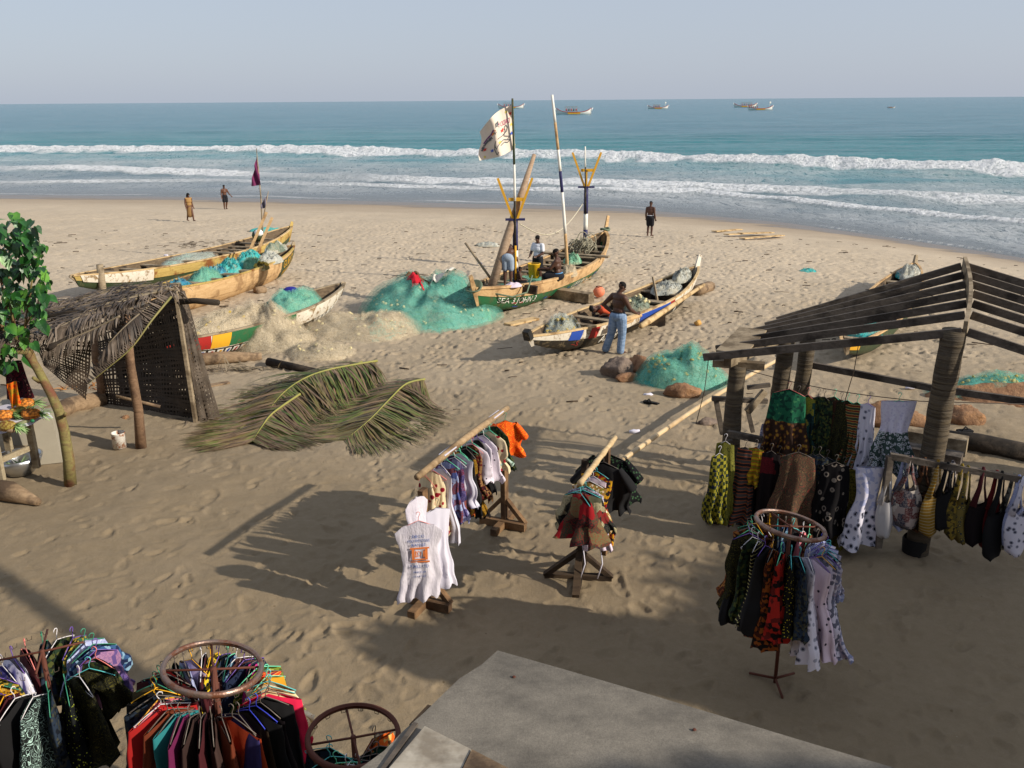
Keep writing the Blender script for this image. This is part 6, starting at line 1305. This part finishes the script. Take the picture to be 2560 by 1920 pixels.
dirR = (R0-E0); rr = random.Random(2)
fr = [0, .22, .38, .53, .68, .84, 1.0]
for i, t in enumerate(fr):
    a = rdg(t)+Vector((-.04,0,-.05)); b = E0.lerp(E1, t); b = b+(b-a)*rr.uniform(-.04,.03)*(1 if i else 0)
    m = M(); m.bar(a, b, .05, .105); m.build('rafter', m_raft, pv, world=True)
    d = Vector((E0.x-R0.x, E0.y-R0.y, 0)); c_ = rdg(t)+Vector((.04,0,-.05)); e = c_+Vector((-d.x*1.05, -d.y*1.05, -(R0.z-E0.z)*1.1)); m = M(); m.bar(c_, e, .05, .105); m.build('rafter', m_raft, pv, world=True)
m = M(); m.bar(E0+Vector((.35,-.12,.10)), E0.lerp(E1,.52)+Vector((.12,0,.12)), .42, .025); m.build('eave_board', m_grey, pv, world=True)
m = M(); m.bar(P1+Vector((-.2,-.15,.1)), P2+Vector((.35,.45,.06)), .12, .14); m.bar(P1+Vector((-.35,.1,.02)), P1+Vector((.35,-.1,.02)), .14, .1); m.build('wall_plate', m_grey, pv, world=True)
for a, b in ((V(2025,912,13.6), V(2337,971,12.6)), (V(2337,971,12.6), V(2620,1012,11.6))): m = M(); m.bar(a, b, .06, .10); m.build('tie_rail', m_raft, pv, world=True)
# right end post out of frame carries the other slope
ptrunk((9.0,9.9,-.1), (9.0,9.9,2.35), .22, .2, 5); ptrunk((10.6,12.9,-.1), (10.6,12.9,2.35), .22, .2, 6)
# seat frame behind the stump post
Yb_ = 12.9; fr_ = thing('bench_frame', 'dark wooden bench frame behind the low palm stump post', 'bench', V(1800,1080,Yb_))
for nm, a, b, w in (('rail',(1780,996),(1918,1003),.07),('rail',(1868,969),(1925,962),.06),('leg',(1790,1000),(1806,1085),.07),('leg',(1868,1020),(1882,1080),.06),('brace',(1912,978),(1868,1030),.09)):
    m = M(); m.bar(V(*a,Yb_), V(*b,Yb_-(.1 if nm == 'brace' else 0)), w, w, (0,1,0)); m.build(nm, m_grey if nm == 'brace' else m_raft, fr_, world=True)
m = M(); m.bar(V(1820,1083,11.9), V(1905,1100,11.6), .07, .09); m.bar(V(1825,1100,11.9), V(1825,1200,11.9), .07, .07, (0,1,0)); m.build('lower_rail', m_raft, fr_, world=True)
for i, (a, b, w, lb) in enumerate((((2235,1118),(2412,1150),.2,'pale squared timber lying across the back of the pavilion'),((2235,1146),(2400,1178),.18,'darker squared timber below the pale one behind the bags'))):
    A = G(*a)+Vector((0,0,.25-.1*i)); B = G(*b)+Vector((0,0,.25-.1*i)); m = M(); m.bar(A, B, .3, .3); tag(m.build('squared_timber', m_grey if i == 0 else m_raft, None, world=True, loc=A), lb, 'timber')
# bamboo pole on the sand
A = V(1540,1162,13.3); A.z = .09; B = G(1965,912)+Vector((0,0,.25)); A = atz(1555,1150,.10); m = M(); N = 26
m.tube([A.lerp(B,i/N)+Vector((0,0,.10*math.sin(math.pi*i/N))) for i in range(N+1)], [.047 if i % 3 == 0 else .044 for i in range(N+1)], 9)
tag(m.build('bamboo_pole', mat('bamboo_yellow', lambda n: (n.out(n.mix(n.rng(n.noise(n.coord(), 3, 4), .4, .7), lin((204,178,138)), lin((168,140,102))), .45, .3), n.bump(n.noise(n.coord(), 20, 2), .1))), None, world=True, loc=A), 'long yellow bamboo pole lying on the sand from the shirts to the pavilion', 'bamboo pole')
# clothes line and rows of dresses
lA = V(1848,920,12.3); lB = V(2300,1003,10.95); lC = V(2620,1012,10.6)
m = M(); m.tube([lA.lerp(lB,i/10)-Vector((0,0,.07*math.sin(math.pi*i/10))) for i in range(11)]+[lC], .006, 4); tag(m.build('clothes_line', m_wire, None, world=True, loc=lA), 'thin clothes line strung between the pavilion posts', 'line')
for i, (x, y0, x1, y1, Y, lb) in enumerate(((1772,893,1740,1060,12.2,'thin string hanging from the low end of the rafters'),(2150,840,2110,1010,11.5,'thin string hanging from the middle rafters down to the dresses'))):
    a = V(x,y0,Y); b = V(x1,y1,Y); m = M(); m.tube([a, a.lerp(b,.5)+Vector((.03,0,0)), b], .006, 4); tag(m.build('hanging_string', m_wire, None, world=True, loc=a), lb, 'string')
GU = 'dresses hung in the pavilion'
chain = F_('chain_print', (64,56,44), ((110,84,60),(96,90,88),(120,60,50)), 'swirl', 14); chk = F_('yellow_diamond', (136,128,40), ((40,50,30),(26,32,66)), 'check', 16); chk2 = F_('yellow_zebra', (112,110,46), ((34,38,28),(120,118,50)), 'swirl', 22)
grb = two('green_brown_batik', (32,92,66), (56,40,32), ((24,62,50),(60,120,80)), ((160,120,44),(96,60,40)), -.55); brb = F_('brown_flower', (66,44,34), ((120,96,40),(40,50,40)), 'dots', 16); redy = F_('red_yellow_stripe', (110,40,36), ((170,150,50),(80,60,90),(60,70,40)), 'band', 70)
def pg(px, py, Y, name, desc, mt, kind, L, hc='wire', wk=1.1, T=.08, rz=0, seed=0, **k): garment(name, desc, name.replace('hanging_','').replace('_',' '), V(px,py,Y), R(rz), kind, L, mt, hc, wk, T, 500+seed, GU, **k)
pg(1975,958,11.9,'hanging_dress','wide green and brown batik dress, leftmost of the upper row',grb,'skirt',1.12,'pink',1.5,.17,-25,1)
pg(2022,972,11.95,'hanging_skirt','dark teal skirt with yellow border beside the wide green dress',F_('tealy',(40,70,66),((150,140,50),(26,40,44)),'patch',9),'skirt',1.05,'pink',.8,.12,-50,2)
pg(1925,1040,12.1,'hanging_dress','white blue dress peeping out left of the wide green one',wprint,'skirt',.5,'wire',.7,.05,-10,3)
pg(2062,976,11.8,'hanging_dress','black green print dress, second group of the upper row',dk,'skirt',1.05,'wire',.9,.1,-50,4)
pg(2088,976,11.75,'hanging_dress','brown gold flower dress in the upper row',brb,'skirt',1.1,'mint',.8,.1,-40,5)
pg(2120,985,11.6,'hanging_dress','dark olive dress with smocked top in the upper row',dk3,'skirt',1.0,'mint',.9,.1,-35,6)
pg(2145,990,11.5,'hanging_dress','red and yellow striped dress in the upper row',redy,'dress',1.1,'mint',.85,.09,-30,7)
pg(2172,992,11.4,'hanging_dress','narrow white dress with round grey medallions in the upper row',wdot,'skirt',1.05,'purple',.72,.09,-45,8)
pg(2250,985,11.1,'hanging_dress','white strapless dress with dark floral panel, rightmost of the upper row',two('white_floral', (206,202,218), (60,76,72), ((198,192,212),(186,182,206)), ((96,116,106),(190,190,200)), -.52, 40),'dress',1.02,'mint',1.35,.11,-5,9,slope=0)
pg(1815,1088,11.5,'hanging_dress','yellow dress with dark diamonds, leftmost of the lower row',chk2,'skirt',1.22,'white',.8,.1,-20,11)
pg(1800,1118,11.35,'hanging_dress','yellow and black checked dress hung in front of the leftmost one',chk,'skirt',1.0,'white',.75,.1,10,12)
pg(1865,1102,11.5,'hanging_dress','grey and rust patterned dress beside the yellow ones',F_('gryrust',(70,66,66),((150,80,50),(40,36,40)),'band',50),'skirt',1.15,'wire',.7,.09,-30,13)
pg(1892,1102,11.45,'hanging_blouse','yellow and orange striped top in the lower row',F_('yost',(180,150,30),((160,70,40),(120,110,30)),'band',60),'top',.55,'wire',.75,.08,-30,14)
pg(1930,1112,11.3,'hanging_dress','long black and dark red dress in the lower row',F_('bdr',(24,18,20),((24,18,20),(90,24,30)),'patch',3),'skirt',1.2,'wire',.8,.1,-20,15)
pg(1998,1115,11.1,'hanging_dress','big dark dress with chain print in the middle of the lower row',chain,'skirt',1.15,'wire',1.4,.14,-12,16)
pg(2050,1120,11.15,'hanging_dress','dark blue green long dress behind the chain print one',dk2,'skirt',1.15,'wire',.8,.1,-25,17)
pg(2092,1140,11.0,'hanging_dress','black ruffled dress in the lower row',F_('blkw',(18,16,18),((18,16,18),(120,110,100)),'dots',7),'skirt',1.05,'wire',1.15,.13,-10,18)
pg(2130,1155,11.05,'hanging_dress','dark olive yellow long dress in the lower row',F_('olvy',(84,78,26),((100,92,36),(60,56,20)),'cells',30),'skirt',1.15,'wire',.85,.1,-15,19)
pg(2178,1150,10.85,'hanging_dress','white dress with blue check and black knot symbols, right end of the lower row',two('wknot', (200,196,210), (206,202,214), ((160,164,196),(190,188,206)), ((44,44,56),(150,150,166)), -.72, 22),'dress',1.13,'wire',1.1,.12,-5,20,slope=.05)
for i, (px, py, Y, d, mt_, L, wk_) in enumerate(((1905,1120,11.75,'black dress tucked behind the grey and rust one, lower row',blk,1.15,.9),(1950,1118,11.7,'dark brown print dress left of the chain print one, lower row',redp,1.15,.9),(2034,1120,11.5,'dark green leaf dress right of the chain print one, lower row',dk,1.1,.9),(2070,1128,11.5,'black dress between the chain print and ruffled ones, lower row',dk2,1.15,.9),(2112,1146,11.4,'brown flower dress before the olive yellow one, lower row',brb,1.1,.8),(1998,968,12.3,'dark olive dress behind the wide green one, upper row',dk3,1.1,1.0),(2048,975,12.1,'dark blue dress in the middle of the upper row',dk2,1.1,1.0),(2105,984,12.0,'black leaf dress before the striped one, upper row',dk,1.0,.9))):
    pg(px, py, Y, 'hanging_dress', d, mt_, 'skirt', L, 'wire', wk_, .11, -20+i*3, 40+i)
# bags on the rail
bA = V(2225,1140,10.75); bB = V(2600,1206,10.3); m = M(); m.bar(bA, bB, .07, .08); tag(m.build('bag_rail', m_raft, None, world=True, loc=bA), 'dark wooden rail carrying the cloth bags at right', 'rail')
m = M(); m.bar(bA, Vector((bA.x,bA.y,0)), .08, .08, (0,1,0)); o = m.build('rail_post', m_raft, None, world=True, loc=bA); tag(o, 'thin post under the left end of the bag rail', 'post')
def bag(px, py, L, w, mt, label, Y=None, seed=0, strapm=None, rz=0):
    Y = Y or (10.75-(px-2225)/375*.45); p = V(px, py, Y); t_ = thing('cloth_bag', label, 'bag', p, R(rz), 'cloth bags on the rail'); r = random.Random(seed); S_ = L*.45
    for sg in (-1,1):
        m = M(); m.tube([Vector((0,.0,.05)), Vector((sg*.02,-.02,0)), Vector((sg*.04,-.03,-S_*.5)), Vector((sg*w*.8,-.03+.02*sg,-S_))], [.018,.022,.03,.045], 7, flat=.4); m.build('strap', strapm or mt, t_)
    m = M(); ph = r.uniform(0,6); q = r.uniform(-.04,.04)
    def fn(u, v):
        a = u*2*math.pi; W_ = w*(.75+.45*math.sin(math.pi*min(1,v*1.05)**.8))*(1 if v < .9 else math.sqrt(max(0,1-((v-.9)/.1)**2))*.8+.2); 
        return Vector((W_*math.cos(a)+q*v, -.03+(.03+.06*v)*(1+.25*math.sin(3*a+ph))*math.sin(a)*(1 if v < .95 else .4), -S_+.06*abs(math.cos(a))*(1-v)-v*(L-S_)+.02*math.sin(2*a+ph)))
    m.grid(fn, 22, 14, closeu=True); m.add([fn(i/22,1)for i in range(22)], [tuple(range(22))]); m.build('pouch', mt, t_)
paper = F_('newsprint', (150,136,130), ((90,50,50),(60,60,70),(170,160,150)), 'patch', 9); yst = F_('mustard_lines', (128,96,34), ((150,140,110),(128,96,34)), 'band', 60)
for i, (px, py, L, w, mt, lb, k) in enumerate((
 (2222,1185,.92,.10,plain('bag_plastic',(176,172,172),rough=.4),'long white plastic bag beside the white dress',{}),(2262,1150,1.0,.10,ltb,'blue and white bag half behind the newsprint one',{'Y':10.8}),(2278,1148,.98,.16,paper,'white grey bag with red newsprint-like print',{}),(2312,1152,1.0,.17,F_('bagbr',(58,36,28),((90,60,40),(40,26,22)),'cells',20),'dark brown bag in front of the palm post',{'Y':10.78}),
 (2345,1158,1.02,.15,yst,'mustard bag with thin pale stripes',{}),(2370,1164,.9,.10,blk,'small black and white bag next to the mustard one',{}),(2382,1160,.85,.09,F_('bagg',(120,116,120),((50,46,50),(150,148,150)),'cells',24),'grey net patterned bag in the row',{'Y':10.66}),(2405,1168,1.0,.11,F_('bagol',(84,74,36),((120,100,40),(50,44,30)),'cells',18),'olive brown print bag in the row',{}),
 (2420,1172,1.05,.10,F_('bagye',(110,96,50),((150,130,50),(40,50,60)),'dots',14),'yellow blue print bag in the row',{}),(2458,1176,1.05,.15,F_('bagb1',(22,16,18)),'wide black bag with dark red straps',{'strapm':mar}),(2492,1184,1.05,.13,F_('bagr',(96,30,32)),'dark red bag behind the black ones',{'Y':10.5}),(2505,1186,1.2,.15,blk,'longest black bag, hanging lowest at right',{}),(2535,1192,1.0,.11,F_('baggr',(90,90,84),((120,120,110),(60,60,56)),'cells',20),'grey strapped bag near the right edge',{'Y':10.45}),
 (2548,1196,1.0,.12,ltb,'light blue printed bag near the right edge',{}),(2560,1200,1.05,.13,wdot,'white blue wavy bag cut by the right edge',{'Y':10.25}))): bag(px, py, L, w, mt, lb, seed=i, rz=random.uniform(-20,20), **k)
m = M(); c = G(2412,1082); m.box(c+Vector((0,0,.03)), (.26,.12,.04), jit=.02); m.tube([c+Vector((-.1,-.05,.04)), c+Vector((0,0,.12)), c+Vector((.1,.05,.04))], .015, 5); tag(m.build('sandal', blk, None, world=True, loc=c), 'black sandal lying on the sand right of the palm post', 'sandal')
m = M(); c = G(1628,1011); m.box(c+Vector((0,0,.03)), (.3,.13,.05), Matrix.Rotation(-.5,3,'Z'), jit=.02); m.tube([c+Vector((-.1,.02,.05)), c+Vector((-.05,0,.12)), c+Vector((0,-.05,.05))], .015, 5); tag(m.build('sandal', blk, None, world=True, loc=c), 'black sandal on the sand in front of the teal net dome', 'sandal')
for px, py, lb, cl_ in ((1620,990,'crumpled white plastic in front of the teal net dome',whi),(1586,1082,'tiny white scrap on the sand left of the bamboo pole',whi),(2275,972,'small white scrap on the sand behind the palm post',whi),(415,640,'pale rag on the sand left of the long canoe',whi),(1200,660,'white scrap on the sand beside the big canoe',whi)):
    m = M(); c = G(px,py); m.ball(c+Vector((0,0,.03)), (.12,.05,.04), 7); m.v = [v+Vector((random.uniform(-.015,.015),)*3) for v in m.v]; tag(m.build('litter_scrap', cl_, None, world=True, loc=c), lb, 'litter')
# ------------------------------------------------------------ foreground boards (roof edge below the viewer)
m_sheet = mat('weathered_sheet', lambda n: (n.out(n.mix(n.rng(n.noise(n.coord(), 90, 3, .7), .4, .7, 0, .5), n.mix(n.rng(n.noise(n.coord((1,1.6,1)), 1.1, 9, .75), .40, .62), lin((134,127,116)), lin((98,93,86))), lin((92,86,80))), .95, .15), n.bump(n.noise(n.coord((1,1,1)), 60, 4, .7), .35, .01)))
zS = 2.12; cL = atz(1030,1813,zS); cT = atz(1244,1626,zS); e2 = (atz(2245,1920,zS)-cT).normalized(); e1 = (cL-cT); e1n = e1.normalized()
sl_ = thing('board_roof', 'large weathered sheet roof in the foreground with two rusty nail heads', 'roof', cT)
m = M(); nx, ny = 30, 14
def edge(u, v):
    p = cT+e2*(4.6*u)+e1n*(2.6*v); p = p+e2*(-(.02*abs(math.sin(v*34))+.03*mnoise.noise(Vector((v*22,0,0))))*(1 if u == 0 else 0)); p.z = zS+.006*math.sin(u*9)+.004*math.sin(v*11); return p
m.grid(edge, nx, ny); m.grid(lambda u, v: edge(u, v)+Vector((0,0,-.018)), nx, ny); m.grid(lambda u, v: edge(0, u)+Vector((0,0,-.018*v)), ny, 2); m.grid(lambda u, v: edge(u, 0)+Vector((0,0,-.018*v)), nx, 2); m.build('sheet', m_sheet, sl_, world=True)
for px, py in ((1285,1692),(1736,1824)):
    m = M(); m.lathe([(0,.004),(.008,.006),(.013,.0)], 10, atz(px,py,zS+.012)); m.build('nail_head', m_rust, sl_, world=True)
m = M(); a = cL+Vector((0,0,.005)); m.bar(atz(1078,1772,zS-.03), atz(1032,1822,zS-.03), .05, .05); m.build('edge_batten', m_darkw, sl_, world=True)
m = M(); m.bar(atz(1040,1818,zS-.02), atz(940,1960,zS-.02), .03, .07); m.build('fascia_strip', m_raft, sl_, world=True)
m_ply = wood('old_plywood', (190,182,168), (160,150,134), (132,122,108), bump=.4, scale=.6)
for i, (q, lb) in enumerate((([(1062,1815),(1178,1873),(1120,1990),(960,1935)],'pale plywood board in the foreground, overlapping the sheet roof'),([(1180,1873),(1290,1930),(1230,2010),(1122,1992)],'narrow dark board in the foreground beside the pale plywood'))):
    P = [atz(x,y,zS+.03+.01*i) for x, y in q]; m = M(); m.add(P+[p-Vector((0,0,.016)) for p in P], [(0,3,2,1),(4,5,6,7),(0,1,5,4),(1,2,6,5),(2,3,7,6),(3,0,4,7)], 0, False); tag(m.build('plywood_board', m_ply if i == 0 else m_log, None, world=True, loc=P[0]), lb, 'board')
for k, (x, y) in enumerate(((cT+e2*.15+e1n*.1).xy, (cT+e2*4.3+e1n*.1).xy, (cT+e2*.15+e1n*1.6).xy)):
    m = M(); m.bar(Vector((x,y,zS-.02)), Vector((x,y,0)), .09, .09, (0,1,0)); m.build('post', m_postw, sl_, world=True)
# ------------------------------------------------------------ unseen trees right of the picture, placed for their shade on the sand
def palm(label, x, y, h, nf, L, seed, lean=(0,0), n=38):
    r = random.Random(seed); t_ = thing('coconut_palm', label, 'palm tree', (x,y,zg(x,y)), 0, 'coconut palms beside the beach'); m = M(); N = 16
    top = Vector((x+lean[0], y+lean[1], h)); m.tube([Vector((x,y,-.2)).lerp(top,i/N)+Vector((.15*math.sin(i/N*3),0,0)) for i in range(N+1)], [.22-.08*i/N for i in range(N+1)], 10); m.build('trunk', m_ptr, t_, world=True)
    m = M()
    for i in range(nf):
        a = i*2.4+r.uniform(-.2,.2); el = r.uniform(-.3,1.0); d = Vector((math.cos(a)*math.cos(el), math.sin(a)*math.cos(el), math.sin(el))); p = Vector(top); pts = []
        for k in range(9): pts.append(Vector(p)); p = p+d*L/8; d = (d+Vector((0,0,-.17))).normalized()
        m.tube(pts, [.03*(1-k/10) for k in range(9)], 5)
        for s_ in (-1,1):
            for j in range(n):
                t = .12+.88*j/n; q = t*8; i0 = min(int(q),7); c = pts[i0].lerp(pts[i0+1], q-i0); tg = (pts[i0+1]-pts[i0]).normalized(); sd = tg.cross(Vector((0,0,1))).normalized()*s_; leaflet(m, c, sd+tg*.5, .75*(.5+.5*math.sin(math.pi*t)), .05, .3, 0, r, None, 2)
    m.build('crown', lg, t_, world=True)
# unseen trees right of the picture, crowns placed and shaped to shade the near sand
def shade_crown(label, gx, gy, h, rx, ry, rz_, nl, seed, th=.0):
    k = h/math.tan(SUN_EL); x = gx+k*math.cos(SUN_AZ); y = gy-k*math.sin(SUN_AZ); r = random.Random(seed)
    t_ = thing('almond_tree', label, 'tree', (x,y,0), 0, 'broad trees beside the beach'); m = M()
    m.tube([Vector((x,y,-.2)), Vector((x+.1,y,h*.5)), Vector((x,y,h))], [.25,.2,.12], 10)
    for i in range(9): a = i*.7; m.tube([Vector((x,y,h*.75)), Vector((x+.45*rx*math.cos(a),y+.45*ry*math.sin(a),h*.93)), Vector((x+.85*rx*math.cos(a),y+.85*ry*math.sin(a),h))], [.12,.07,.02], 6)
    m.build('trunk', m_trunk, t_, world=True); m = M(); n_ = 0
    while n_ < nl:
        a = r.uniform(0,6.283); q = math.sqrt(r.random()); p = Vector((q*math.cos(a)*rx, q*math.sin(a)*ry, r.gauss(0,.4)*rz_))
        if mnoise.noise(Vector((p.x*.55+seed, p.y*.8, 0)))+.25*mnoise.noise(Vector((p.x*2, p.y*2, seed))) < -.22+.5*max(0,q-.75)+th: 
            n_ += .3; continue
        n_ += 1; c = Vector((x,y,h))+p; nrm = Vector((r.uniform(-1,1)+.9, r.uniform(-1,1)-.4, r.uniform(-1,1)+.6)).normalized(); u = nrm.orthogonal().normalized(); v = nrm.cross(u); s = r.uniform(.14,.26)
        m.add([c-u*s*.5, c-v*s*.35, c+u*s, c+v*s*.35], [(0,1,2,3)], 0, False)
    m.build('crown', MATS['tree_leaf'], t_, world=True)
shade_crown('broad spreading tree right of the picture, shading the near right sand', 5.6, 8.2, 6.2, 3.6, 2.3, .7, 14000, 3, -.12)
shade_crown('second spreading tree right of the picture, farther from the viewer', 7.2, 10.9, 6.6, 2.3, 1.4, .6, 5500, 5, -.12)
shade_crown('small spreading tree nearest the viewer at right', 1.1, 8.5, 5.2, 2.2, .6, .3, 3600, 8, -.2)
shade_crown('unseen thin crown added far right of the viewer to shade the sheet roof', -2.0, 5.35, 8.6, 1.7, .3, .25, 1500, 12, -.2)  # narrow crown added to lay a soft shade band across the sheet roof
m = M(); a = Vector((4.3,1.5,-.2)); b = Vector((6.5,5.5,8.2)); m.tube([a.lerp(b,i/14)+Vector((.12*math.sin(i*.4),0,0)) for i in range(15)], [.15-.03*i/14 for i in range(15)], 9)  # trunk added out of view to throw a soft diagonal shade band
tag(m.build('shade_trunk', m_ptr, None, world=True, loc=a), 'unseen leaning trunk added right of the viewer to lay a shade band', 'palm')
m = M(); m.box((-4,-4.2,4.6), (18,5,9.2))
bl = thing('beach_house', 'plain two storey house the view is taken from, behind the viewer', 'building', (-4,-4.2,0)); m.v = [v-Vector((-4,-4.2,0)) for v in m.v]; m.build('wall', plain('house_wall', (120,104,84), rough=.95), bl)
m = M(); m.box((0,0,9.35), (19,6,.25)); m.build('roof', m_rust, bl)
for i in range(5): m = M(); m.box((-7+i*3.4,2.51,1.4), (1.2,.06,1.6)); m.build('window', m_darkw, bl)
for o in bpy.data.objects:
    l = o.get('label')
    if l and not 4 <= len(l.split()) <= 16: print('LABEL', o.name, len(l.split()), l)
